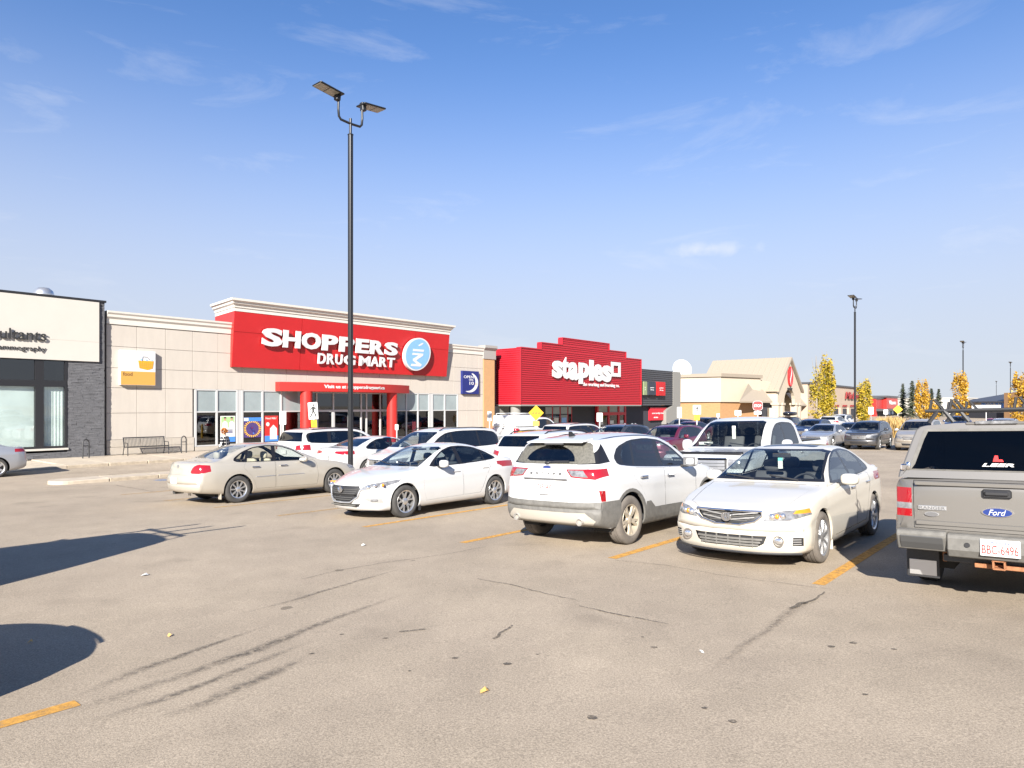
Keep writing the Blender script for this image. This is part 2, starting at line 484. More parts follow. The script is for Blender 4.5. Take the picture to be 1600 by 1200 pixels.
def body_shell(S):
    """lofts cross-sections from front bumper (x=0) to rear (x=L)"""
    L = S['L']
    top, bot, belt = curve(S['top']), curve(S['bot']), curve(S['belt'])
    wb, wm, ws = curve(S['wb']), curve(S['wm']), curve(S['ws'])
    W = max(p[1] for p in S['wm'])
    xs = np.linspace(0, L, 1600)
    tv = np.array([top(x) for x in xs]); bv = np.array([bot(x) for x in xs])
    acc = np.concatenate([[0], np.cumsum(np.sqrt(np.diff(xs)**2 + 0.9 * np.diff(tv)**2 + 0.5 * np.diff(bv)**2))])
    nx = S.get('nx', 90)
    st = np.interp(np.linspace(0, acc[-1], nx), acc, xs)
    tum = S.get('tum', 0.42); crown = S.get('crown', 0.05)
    rings = []
    crease = S.get('crease', 0.0)
    for x in st:
        x = float(x)
        zt, zb = top(x), bot(x)
        zs = min(belt(x), zt - 0.012)
        if zs < zb + 0.03: zs = zb + 0.6 * (zt - zb)
        b_, m_, s_ = wb(x), wm(x), ws(x)
        pts = [(0, zb), (s_ * 0.5, zb), (s_ * 0.92, zb)]
        H = zs - zb
        side = curve([(0, s_), (0.10, s_ + 0.75 * (m_ - s_)), (0.40, m_), (0.72, 0.4 * m_ + 0.6 * max(b_, m_ - 0.02)), (0.9, b_ + 0.006), (1, b_ - 0.012)])
        for t in (0, 0.04, 0.10, 0.2, 0.32, 0.44, 0.56, 0.66, 0.70, 0.76, 0.84, 0.92, 1.0):
            y = side(t)
            if t >= 0.7 and t < 1: y += crease
            pts.append((y, zb + t * H))
        g = zt - zs
        shd = S.get('shoulder', 0.035) * min(1, g / 0.12)
        w0 = b_ - 0.012 - shd
        pts.append((w0, zs + min(0.012, g * 0.3)))
        wt = w0 - tum * max(0, g - 0.03)
        cr = crown * min(1, 0.35 + g / 0.5)
        C = (wt, zt - cr)
        if C[1] < pts[-1][1] + 0.006: C = (wt, pts[-1][1] + 0.006)
        P = pts[-1]
        hl = math.hypot(C[0] - P[0], C[1] - P[1])
        a = min(S.get('rr', 0.06), 0.55 * hl)
        A = (C[0] + (P[0] - C[0]) * a / hl, C[1] + (P[1] - C[1]) * a / hl)
        for t in (0.17, 0.34, 0.5, 0.67, 0.84, 1.0):
            pts.append((P[0] + (A[0] - P[0]) * t, P[1] + (A[1] - P[1]) * t))
        yb = wt - min(0.11, wt * 0.3)
        zc = lambda y: C[1] + (zt - C[1]) * (1 - (y / wt)**2)
        pts += bez(A, C, (yb, zc(yb)), 5)
        for t in (0.85, 0.7, 0.55, 0.4, 0.25, 0.12, 0):
            pts.append((yb * t, zc(yb * t)))
        if x <= st[0] + 1e-9 or x >= st[-1] - 1e-9:      # the shell closes on a line at nose and tail
            zm = (zt + zb) / 2
            pts = [(y, zm + (z - zm) * 0.03) for y, z in pts]
        rings.append([(x, y, z) for y, z in pts])
    M_ = len(rings[0])
    rf, rr_ = S.get('round_f', 0.35), S.get('round_r', 0.2)
    lf, lr = S.get('len_f', 0.9), S.get('len_r', 0.7)
    pf, pr = S.get('pow_f', 2.6), S.get('pow_r', 3.0)
    def warp(x, y, z):
        q = abs(y) / W
        if x < lf: x2 = x + rf * q**pf * (1 - x / lf)**1.3
        else: x2 = x
        if x > L - lr: x2 = x2 - rr_ * q**pr * (1 - (L - x) / lr)**1.3
        return (x2, y, z)
    vs = []; fs = []
    full = 2 * M_ - 2
    for r in rings:
        ring = r + [(x, -y, z) for x, y, z in r[-2:0:-1]]
        vs += [warp(*p) for p in ring]
    for i in range(len(rings) - 1):
        for k in range(full):
            k2 = (k + 1) % full
            fs.append((i * full + k, i * full + k2, (i + 1) * full + k2, (i + 1) * full + k))
    for base in (0, (len(rings) - 1) * full):
        for k in range(M_ - 1):
            a, b = base + k, base + k + 1
            c, d = base + (full - k - 1) % full, base + (full - k) % full
            f = []
            for q in (a, b, c, d):
                if q not in f: f.append(q)
            if len(f) >= 3: fs.append(tuple(f))
    bm = bmesh.new()
    bv_ = [bm.verts.new(v) for v in vs]
    for f in fs:
        try: bm.faces.new([bv_[i] for i in f])
        except ValueError: pass
    bmesh.ops.recalc_face_normals(bm, faces=bm.faces)
    for f in bm.faces: f.smooth = True
    bm.faces.layers.int.new('rid')
    bm.normal_update()
    return bm

def inside(poly, a, b):
    r = False; n = len(poly); j = n - 1
    for i in range(n):
        xi, yi = poly[i]; xj, yj = poly[j]
        if (yi > b) != (yj > b) and a < (xj - xi) * (b - yi) / (yj - yi) + xi: r = not r
        j = i
    return r

AX = {'y': (0, 2), 'x': (1, 2), 'z': (0, 1)}
def cut(bm, poly, ax, filt, rid):
    i, j = AX[ax]
    lo = (min(p[0] for p in poly), min(p[1] for p in poly)); hi = (max(p[0] for p in poly), max(p[1] for p in poly))
    def overlap(f, lo, hi):
        a = [v.co[i] for v in f.verts]; b = [v.co[j] for v in f.verts]
        return max(a) > lo[0] - 1e-4 and min(a) < hi[0] + 1e-4 and max(b) > lo[1] - 1e-4 and min(b) < hi[1] + 1e-4
    cand = [f for f in bm.faces if overlap(f, lo, hi) and filt(f.calc_center_median(), f.normal)]
    for k in range(len(poly)):
        p, q = poly[k], poly[(k + 1) % len(poly)]
        e0 = (min(p[0], q[0]), min(p[1], q[1])); e1 = (max(p[0], q[0]), max(p[1], q[1]))
        sub = [f for f in cand if f.is_valid and overlap(f, e0, e1)]
        if not sub: continue
        co = [0, 0, 0]; no = [0, 0, 0]
        co[i], co[j] = p; no[i], no[j] = (q[1] - p[1]), -(q[0] - p[0])
        geom = list({v for f in sub for v in f.verts}) + list({e for f in sub for e in f.edges}) + sub
        res = bmesh.ops.bisect_plane(bm, geom=geom, dist=2e-5, plane_co=co, plane_no=Vector(no).normalized())
        s0 = set(cand)
        for g in res['geom']:
            if isinstance(g, bmesh.types.BMFace) and g not in s0: cand.append(g)
        cand = [f for f in cand if f.is_valid]
    lay = bm.faces.layers.int['rid']
    c = 0
    for f in cand:
        m = f.calc_center_median()
        if inside(poly, m[i], m[j]) and filt(m, f.normal):
            f[lay] = rid; c += 1
    return c

def ngon(cx, cz, r, n=26, a0=0, a1=360):
    return [(cx + r * math.cos(R(a0 + (a1 - a0) * k / n)), cz + r * math.sin(R(a0 + (a1 - a0) * k / n))) for k in range(n)]

def rrect(x0, x1, z0, z1, r, n=3):
    o = []
    for cx, cz, a in ((x1 - r, z1 - r, 0), (x0 + r, z1 - r, 90), (x0 + r, z0 + r, 180), (x1 - r, z0 + r, 270)):
        for k in range(n + 1):
            t = R(a + 90 * k / n)
            o.append((cx + r * math.cos(t), cz + r * math.sin(t)))
    return o

def soft(poly, k=0.18):
    """corners cut once, so outlines read as pressed and not as drawn with a ruler"""
    o = []
    for i, p in enumerate(poly):
        a, b = poly[i - 1], poly[(i + 1) % len(poly)]
        o.append((p[0] + (a[0] - p[0]) * k, p[1] + (a[1] - p[1]) * k))
        o.append((p[0] + (b[0] - p[0]) * k, p[1] + (b[1] - p[1]) * k))
    return o

def shrink(poly, d):
    """move every edge of a polygon inwards by d"""
    n = len(poly)
    A = sum(poly[i][0] * poly[(i + 1) % n][1] - poly[(i + 1) % n][0] * poly[i][1] for i in range(n))
    s = 1 if A > 0 else -1
    out = []
    for i in range(n):
        p0, p1, p2 = Vector(poly[i - 1]), Vector(poly[i]), Vector(poly[(i + 1) % n])
        e1 = (p1 - p0).normalized(); e2 = (p2 - p1).normalized()
        n1 = Vector((-e1.y, e1.x)) * s; n2 = Vector((-e2.y, e2.x)) * s
        b = (n1 + n2)
        k = 1 + n1.dot(n2)
        out.append(tuple(p1 + b * (d / max(0.35, k))))
    return out

class Car:
    def __init__(s, S, name, label, cat='car', group=None):
        s.S = S; s.bm = body_shell(S); s.regs = []
        s.root = thing(name, (0, 0, 0), 0, label, cat, group)
        s.P = S.get('paint')
    def reg(s, name, ax, poly, material, lim=None, depth=0.0, gap=0.0, split=True, nmin=0.25, parent=None, label=None, rim=True):
        """cut an outline into the shell; lim=(lo,hi) along x; ax 'y' both sides, 'f' front, 'r' rear, 'z' from above"""
        rid = len(s.regs) + 1
        lo, hi = lim if lim else (-9, 99)
        if ax == 'y': fl = lambda c, n: abs(n.y) > nmin and abs(c.y) > 0.25 and lo < c.x < hi
        elif ax == 'f': fl = lambda c, n: n.x < -nmin and lo < c.x < hi
        elif ax == 'r': fl = lambda c, n: n.x > nmin and lo < c.x < hi
        else: fl = lambda c, n: n.z > nmin and lo < c.x < hi
        A = {'y': 'y', 'f': 'x', 'r': 'x', 'z': 'z'}[ax]
        polys = [poly]
        if ax in 'fr' and split and min(p[0] for p in poly) > 0:
            polys.append([(-p[0], p[1]) for p in poly])
        c = 0
        for p in polys: c += cut(s.bm, p, A, fl, rid)
        s.regs.append(dict(name=name, mat=material, depth=depth, gap=gap, parent=parent, label=label, split=(ax == 'y' or len(polys) > 1), n=c))
        return rid
    def arches(s, xs, zc, ra, lip=0.035, lipmat=None, yin=0.42):
        lay = s.bm.faces.layers.int['rid']
        for x in xs:
            cut(s.bm, ngon(x, zc, ra, 30), 'y', lambda c, n: abs(c.y) > yin, -1)
        s.arch = (xs, zc, ra, lip, lipmat)
    def finish(s):
        bm = s.bm; lay = bm.faces.layers.int['rid']
        bm.normal_update()
        # fold a lip inwards round the wheel openings
        rem = [f for f in bm.faces if f[lay] == -1]
        nrm = {v: v.normal.copy() for v in bm.verts}
        byid = {}
        for f in bm.faces:
            byid.setdefault(f[lay], []).append(f)
        def emit(name, faces, material, parent, depth=0, gap=0, label=None, extra=None):
            idx = {}; vs = []; ns = []; fs = []
            for f in faces:
                t = []
                for v in f.verts:
                    if v not in idx:
                        idx[v] = len(vs); n = nrm[v]
                        vs.append(v.co - n * depth); ns.append(n)
                    t.append(idx[v])
                fs.append(t)
            if gap:
                ed = {}
                for t in fs:
                    for a, b in zip(t, t[1:] + t[:1]):
                        k = (min(a, b), max(a, b)); ed[k] = ed.get(k, 0) + 1
                bd = {}
                for t in fs:
                    c = sum((vs[i] for i in t), Vector()) / len(t)
                    for a, b in zip(t, t[1:] + t[:1]):
                        if ed[(min(a, b), max(a, b))] == 1:
                            e = (vs[b] - vs[a]);
                            if e.length < 1e-6: continue
                            e.normalize(); q = c - vs[a]; q = q - e * q.dot(e)
                            if q.length < 1e-6: continue
                            q.normalize()
                            bd.setdefault(a, []).append((e, q)); bd.setdefault(b, []).append((e, q))
                new = {}
                for i, l in bd.items():
                    q = sum((x[1] for x in l), Vector())
                    k = max(0.5, q.length) if len(l) > 1 else 1
                    new[i] = vs[i] + q.normalized() * gap * (2 / k if len(l) > 1 else 1) * (0.5 if len(l) > 1 else 1)
                # slightly rolled edge: sink the rim a little
                for i, c in new.items(): vs[i] = c - ns[i] * 0.002
            if extra:
                for q in extra: q(vs, ns, fs, idx)
            me = bpy.data.meshes.new(name)
            me.from_pydata([tuple(v) for v in vs], [], fs)
            me.polygons.foreach_set('use_smooth', [True] * len(me.polygons))
            me.normals_split_custom_set_from_vertices([tuple(n) for n in ns])
            me.materials.append(material)
            o = link(name, me, parent)
            if label: o['label'] = label
            return o
        lipd = s.arch[3] if hasattr(s, 'arch') else 0
        # boundary edges of the wheel openings
        def lips(vs, ns, fs, idx, rid=0):
            rs = set(rem)
            for f in rem:
                for e in f.edges:
                    o = [g for g in e.link_faces if g not in rs]
                    if o and o[0][lay] == rid and e.verts[0] in idx and e.verts[1] in idx:
                        a, b = e.verts
                        if abs(a.co.y) < 0.5 * s.S['W'] * 0.8: continue
                        k = len(vs)
                        for v in (a, b):
                            vs.append(v.co - Vector((0, math.copysign(lipd, v.co.y), 0))); ns.append(nrm[v])
                        ax_ = min(s.arch[0], key=lambda q: abs(q - a.co.x))
                        inw = Vector((ax_ - a.co.x, 0, s.arch[1] - a.co.z)).normalized()
                        q = [idx[a], idx[b], k + 1, k]
                        nn = (vs[q[1]] - vs[q[0]]).cross(vs[q[2]] - vs[q[1]])
                        if nn.dot(inw) < 0: q.reverse()
                        ns[k] = inw; ns[k + 1] = inw
                        fs.append(q)
        s.body = emit('body', byid.get(0, []), s.P, s.root, extra=[lips])
        s.parts = {}
        for i, r in enumerate(s.regs):
            if DEBUG and not byid.get(i + 1): print('EMPTY', r['name'], r['n'])
            fs = byid.get(i + 1, [])
            if not fs: continue
            par = s.root
            if r['parent'] and r['parent'] in s.parts: par = s.parts[r['parent']]
            groups = [fs]
            if r['split']:
                groups = [[f for f in fs if f.calc_center_median().y > 0], [f for f in fs if f.calc_center_median().y <= 0]]
            for gi, g in enumerate(groups):
                if not g: continue
                pp = par[min(gi, len(par) - 1)] if isinstance(par, list) else par
                o = emit(r['name'], g, r['mat'], pp, r['depth'], r['gap'], r['label'], [lambda a, b, c_, d, k=i + 1: lips(a, b, c_, d, k)] if r['name'] in ('arch_trim', 'bumper_cladding') else None)
                s.parts.setdefault(r['name'], []).append(o)
        bm.free()
        # dark wheel housings and floor
        if hasattr(s, 'arch'):
            xs, zc, ra, lip, lm = s.arch
            W = s.S['W'] / 2
            for x in xs:
                for sd in (1, -1):
                    b = MB(); n = 16
                    y0, y1 = sd * (W - 0.125), sd * (W - 0.42)
                    rr = ra - 0.002
                    ring = [(x + rr * math.cos(R(-20 + 220 * k / n)), zc + rr * math.sin(R(-20 + 220 * k / n))) for k in range(n + 1)]
                    vs = [(p[0], y0, p[1]) for p in ring] + [(p[0], y1, p[1]) for p in ring]
                    fs = [(k, k + 1, n + 2 + k, n + 1 + k) for k in range(n)] + [tuple(range(n + 1, 2 * n + 2))]
                    b.add(vs, fs); b.build('wheel_housing', M['under'], s.root, recalc=False)
        return s

_wheels = {}
def wheel_meshes(Rw, width, rim, style, tyre='tyre', rimmat='rim'):
    key = (Rw, width, rim, style, tyre, rimmat)
    if key in _wheels: return _wheels[key]
    h = width / 2
    t = MB(); s = Rw - rim
    prof = [(rim - 0.012, -h * 0.72), (rim + 0.006, -h * 0.90), (rim + s * 0.30, -h * 1.0), (rim + s * 0.62, -h * 0.98), (Rw - 0.014, -h * 0.86), (Rw - 0.002, -h * 0.70),
            (Rw - 0.002, -h * 0.46), (Rw - 0.010, -h * 0.44), (Rw - 0.010, -h * 0.38), (Rw, -h * 0.36), (Rw, -h * 0.06), (Rw - 0.009, -h * 0.04), (Rw - 0.009, h * 0.04), (Rw, h * 0.06),
            (Rw, h * 0.36), (Rw - 0.010, h * 0.38), (Rw - 0.010, h * 0.44), (Rw - 0.002, h * 0.46), (Rw - 0.002, h * 0.70),
            (Rw - 0.014, h * 0.86), (rim + s * 0.62, h * 0.98), (rim + s * 0.30, h * 1.0), (rim + 0.006, h * 0.90), (rim - 0.012, h * 0.72)]
    t.lathe(prof, 44)
    tm = t.mesh('tyre', M[tyre], smooth=50, recalc=False)
    hb = MB(); hb.lathe([(0.0, h * 0.10), (rim * 0.72, h * 0.10), (rim * 0.74, -h * 0.1), (rim - 0.02, -h * 0.3), (rim - 0.012, -h * 0.7)], 28)
    hm = hb.mesh('wheel', M['disc'], smooth=40, recalc=False)
    r = MB()
    r.lathe([(rim - 0.016, -h * 0.4), (rim - 0.02, h * 0.5), (rim - 0.018, h * 0.82), (rim + 0.004, h * 0.93), (rim + 0.008, h * 0.86)], 36)
    yo = h * 0.74
    def spoke(a, w0, w1, yin, yout, r0=0.045, tw=0.0):
        c, s_ = math.cos(a), math.sin(a); c2, s2 = math.cos(a + tw), math.sin(a + tw)
        r1 = rim - 0.012
        vs = []
        rm = (r0 + r1) / 2
        for (rr, ww, yy, cc, ss) in ((r0, w0, yin, c, s_), (rm, (w0 + w1) / 2 * 0.92, (yin + yout) / 2 + 0.008, (c + c2) / 2, (s_ + s2) / 2), (r1, w1, yout, c2, s2)):
            for sg, dy in ((-1, 0), (1, 0), (1, -0.03), (-1, -0.03)):
                k = 1 if dy == 0 else 1.25
                vs.append((rr * cc - sg * k * ww / 2 * ss, yy + dy, rr * ss + sg * k * ww / 2 * cc))
        fs = []
        for q in range(2):
            for e in range(4):
                fs.append((q * 4 + e, q * 4 + (e + 1) % 4, q * 4 + 4 + (e + 1) % 4, q * 4 + 4 + e))
        r.add(vs, fs)
    if style == 'ten':           # five split pairs
        for k in range(5):
            a = 2 * math.pi * k / 5 + math.pi / 2
            spoke(a - 0.05, 0.03, 0.028, yo - 0.01, yo + 0.008, tw=-0.26); spoke(a + 0.05, 0.03, 0.028, yo - 0.01, yo + 0.008, tw=0.26)
    elif style == 'fivedouble':
        for k in range(5):
            a = 2 * math.pi * k / 5 + math.pi / 2
            spoke(a - 0.09, 0.04, 0.034, yo - 0.005, yo + 0.01, tw=-0.10); spoke(a + 0.09, 0.04, 0.034, yo - 0.005, yo + 0.01, tw=0.10)
    elif style == 'seven':
        for k in range(7):
            spoke(2 * math.pi * k / 7 + math.pi / 2, 0.036, 0.052, yo, yo + 0.01)
    elif style == 'nine':
        for k in range(9):
            spoke(2 * math.pi * k / 9 + 0.3, 0.026, 0.034, yo, yo + 0.008)
    else:
        for k in range(5):
            spoke(2 * math.pi * k / 5 + math.pi / 2, 0.06, 0.085, yo, yo + 0.01)
    r.lathe([(0.0, yo + 0.012), (0.034, yo + 0.012), (0.066, yo - 0.002), (0.072, yo - 0.03)], 20)
    rm_ = r.mesh('rim', M[rimmat], smooth=35)
    _wheels[key] = (hm, tm, rm_)
    return _wheels[key]

def add_wheels(car, axles, Rw, width, rim, style, half, tyre='tyre', rimmat='rim', steer=0):
    hm, tm, rm_ = wheel_meshes(Rw, width, rim, style, tyre, rimmat)
    for ai, x in enumerate(axles):
        for sd in (1, -1):
            w = link('wheel', hm, car.root)
            w.location = (x, sd * (half - width / 2), Rw)
            w.rotation_euler = (0, R(random.uniform(0, 70)), (0 if sd > 0 else math.pi) + (steer if ai == 0 else 0))
            link('tyre', tm, w); link('rim', rm_, w)

def mirror_pair(car, x, y, z, size, m, glassm=None, arm=True):
    for sd in (1, -1):
        o = blob('wing_mirror', m, car.root, (x, sd * y, z), size, 3.0, 18, 10, Matrix.Rotation(sd * R(12), 3, 'Z'))
        if arm:
            b = MB(); b.cbox((x + 0.01, sd * (y - size[1] * 0.45), z - size[2] * 0.42), (size[0] * 0.6, size[1] * 0.5, 0.045))
            b.build('mirror_arm', M['black'], o, bevel=0.008)
        b = MB(); b.cbox((x + size[0] * 0.40, sd * y, z), (0.02, size[1] * 0.84, size[2] * 0.78), Matrix.Rotation(sd * R(12), 3, 'Z'))
        b.build('mirror_glass', M['lamp_dark'], o, bevel=0.006)

def handles(car, pts, m, length=0.20, half=None):
    for x, z, y in pts:
        for sd in (1, -1):
            b = MB(); b.cbox((x, sd * (y + 0.018), z), (length, 0.022, 0.032))
            b.cbox((x - length * 0.44, sd * (y + 0.004), z), (0.03, 0.03, 0.026)); b.cbox((x + length * 0.44, sd * (y + 0.004), z), (0.03, 0.03, 0.026))
            dr = getattr(car, 'parts', {}).get('front_door' if (x, z, y) == pts[0] else 'rear_door')
            b.build('door_handle', m, dr[0 if sd > 0 else -1] if dr else car.root, bevel=0.008)

def cabin(car, x0, x1, half, floor, seat=None, rows=2, dash=True, hz=1.0, wheel_side=1, belt=0.9):
    """seats, dashboard and floor behind the glass; the driver sits on the +y side when the nose points to -x"""
    r = car.root
    seat = seat or M['seat']
    b = MB(); b.box(x0 - 0.5, x1 + 0.7, -half, half, floor - 0.06, floor)
    b.build('cabin_floor', M['interior'], r)
    if dash:
        b = MB(); b.prism([(x0 - 0.55, belt - 0.10), (x0 + 0.1, belt - 0.06), (x0 + 0.22, belt - 0.12), (x0 + 0.25, belt - 0.3), (x0 - 0.55, belt - 0.4)], 'y', -half + 0.03, half - 0.03)
        b.build('dashboard', M['interior'], r, bevel=0.02)
        n = 20; b = MB()
        c = Vector((x0 + 0.42, -0.37 * wheel_side, belt - 0.06)); tl = R(24)
        pts = [c + Vector((math.sin(tl) * 0.185 * math.sin(2 * math.pi * k / n), 0.185 * math.cos(2 * math.pi * k / n), math.cos(tl) * 0.185 * math.sin(2 * math.pi * k / n))) for k in range(n + 1)]
        b.tube(pts, 0.015, 6, False); b.tube([c + Vector((0, -0.18, 0)), c + Vector((0, 0.18, 0))], 0.014, 6); b.tube([c, c + Vector((-0.2, 0, -0.08))], 0.03, 6)
        b.build('steering_wheel', M['black'], r, smooth=True)
    xs = [x0 + 0.95] + [x0 + 1.85] * (rows > 1) + [x0 + 2.7] * (rows > 2)
    for i, x in enumerate(xs):
        ys = (-0.37, 0.37) if i == 0 else (0,)
        for y in ys:
            w = 0.48 if i == 0 else half * 1.7
            b = MB()
            b.T = Matrix.Translation((x, y, floor + 0.2))
            b.prism([(-0.45, 0.0), (0.08, -0.05), (0.08, 0.1), (-0.42, 0.16)], 'y', -w / 2, w / 2)
            b.prism([(0.0, 0.08), (0.16, 0.08), (0.30, hz - floor - 0.22), (0.20, hz - floor - 0.22)], 'y', -w / 2, w / 2)
            so = b.build('seat', seat, r, bevel=0.03, smooth=50)
            for hy in ((0,) if i == 0 else (-0.36, 0.36)):
                blob('headrest', seat, so, (x + 0.28, y + hy, hz + 0.07), (0.11, 0.26, 0.19), 3, 14, 8)

def badge_oval(name, m, parent, c, w, h, axis, sd, edge=None):
    """small oval set on a front or rear face"""
    n = 24
    def P(k, s_): return (c[1] + w / 2 * s_ * math.cos(2 * math.pi * k / n), c[2] + h / 2 * s_ * math.sin(2 * math.pi * k / n))
    o = None
    if edge:
        b = MB(); b.prism([P(k, 1.12) for k in range(n)], 'x', c[0], c[0] + sd * 0.008)
        o = b.build(name + '_rim', edge, parent)
    b = MB(); b.prism([P(k, 1) for k in range(n)], 'x', c[0], c[0] + sd * 0.012)
    return b.build(name, m, parent)

def plate(car, x, z, sd, text=None, top=None, w=0.305, h=0.155, y=0):
    """licence plate on the front (sd=-1) or rear (sd=1) face"""
    b = MB(); b.box(min(x, x + sd * 0.012), max(x, x + sd * 0.012), y - w / 2, y + w / 2, z - h / 2, z + h / 2)
    p = b.build('licence_plate', M['plate'], car.root, bevel=0.004)
    X = Vector((0, 1, 0)) if sd > 0 else Vector((0, -1, 0))
    Yv = Vector((0, 0, 1))
    o = lambda dx, dz: Vector((x + sd * 0.0125, y, z)) + X * dx + Yv * dz
    if text: lettering('plate_number', text, M['plate_red'], p, o(-w * 0.45, -h * 0.36), X, Yv, w * 0.90, h * 0.52, 0.002, 0.0)
    if top: lettering('plate_heading', top, M['plate_blue'], p, o(-w * 0.24, h * 0.24), X, Yv, w * 0.48, h * 0.17, 0.002)
    return p

def wipers(car, x, z, span, rise=0.05, m=None):
    for y in (-span, span * 0.35):
        b = MB(); b.tube([(x, y, z), (x + 0.06, y + span * 0.9, z + rise)], 0.011, 6)
        b.build('wiper', M['black'], car.root)

def seat_on_lot(root, ed, en, flip, mid, yaw=0.0):
    """stand a vehicle on the sloping lot; local +x is the tail; flip puts the tail towards the viewer"""
    p = lot(ed, en)
    e = 0.8
    gx = (gz(p.x + e, p.y) - gz(p.x - e, p.y)) / (2 * e); gy = (gz(p.x, p.y + e) - gz(p.x, p.y - e)) / (2 * e)
    up = Vector((-gx, -gy, 1)).normalized()
    X = (D if not flip else -D)
    X = Matrix.Rotation(yaw, 3, 'Z') @ X
    X = (X - up * X.dot(up)).normalized()
    Yv = up.cross(X)
    mt = Matrix((X, Yv, up)).transposed()
    root.rotation_euler = mt.to_euler()
    root.location = Vector((p.x, p.y, gz(p.x, p.y))) - mt @ Vector((mid, 0, 0))
# ------------------------------------------------------------------ paints
PW = paint('paint_white', (0.50, 0.50, 0.495), 0, 0.28, 0.06)
PWC = paint('paint_white_warm', (0.52, 0.49, 0.425), 0, 0.28, 0.06)
PBG = paint('paint_pale_gold', (0.43, 0.395, 0.335), 0.3, 0.35, 0.10)
PRG = paint('paint_grey', (0.172, 0.162, 0.148), 0.4, 0.38, 0.10)

def sedan_widths(L, W, f=0.90, r=0.90, belt=0.035):
    h = W / 2
    return dict(
        wm=[(0, h * f), (0.25, h * (f + 0.055)), (0.75, h * 0.992), (1.4, h), (L - 1.3, h), (L - 0.6, h * 0.985), (L - 0.15, h * (r + 0.03)), (L, h * r)],
        wb=[(0, h * (f - 0.06)), (0.3, h * (f - 0.0)), (0.9, h * 0.955), (1.6, h - belt), (L - 1.4, h - belt), (L - 0.6, h * 0.94), (L - 0.15, h * (r - 0.02)), (L, h * (r - 0.05))],
        ws=[(0, h * (f - 0.14)), (0.4, h * 0.88), (1.0, h * 0.93), (L - 1.0, h * 0.93), (L - 0.3, h * 0.88), (L, h * (r - 0.1))])

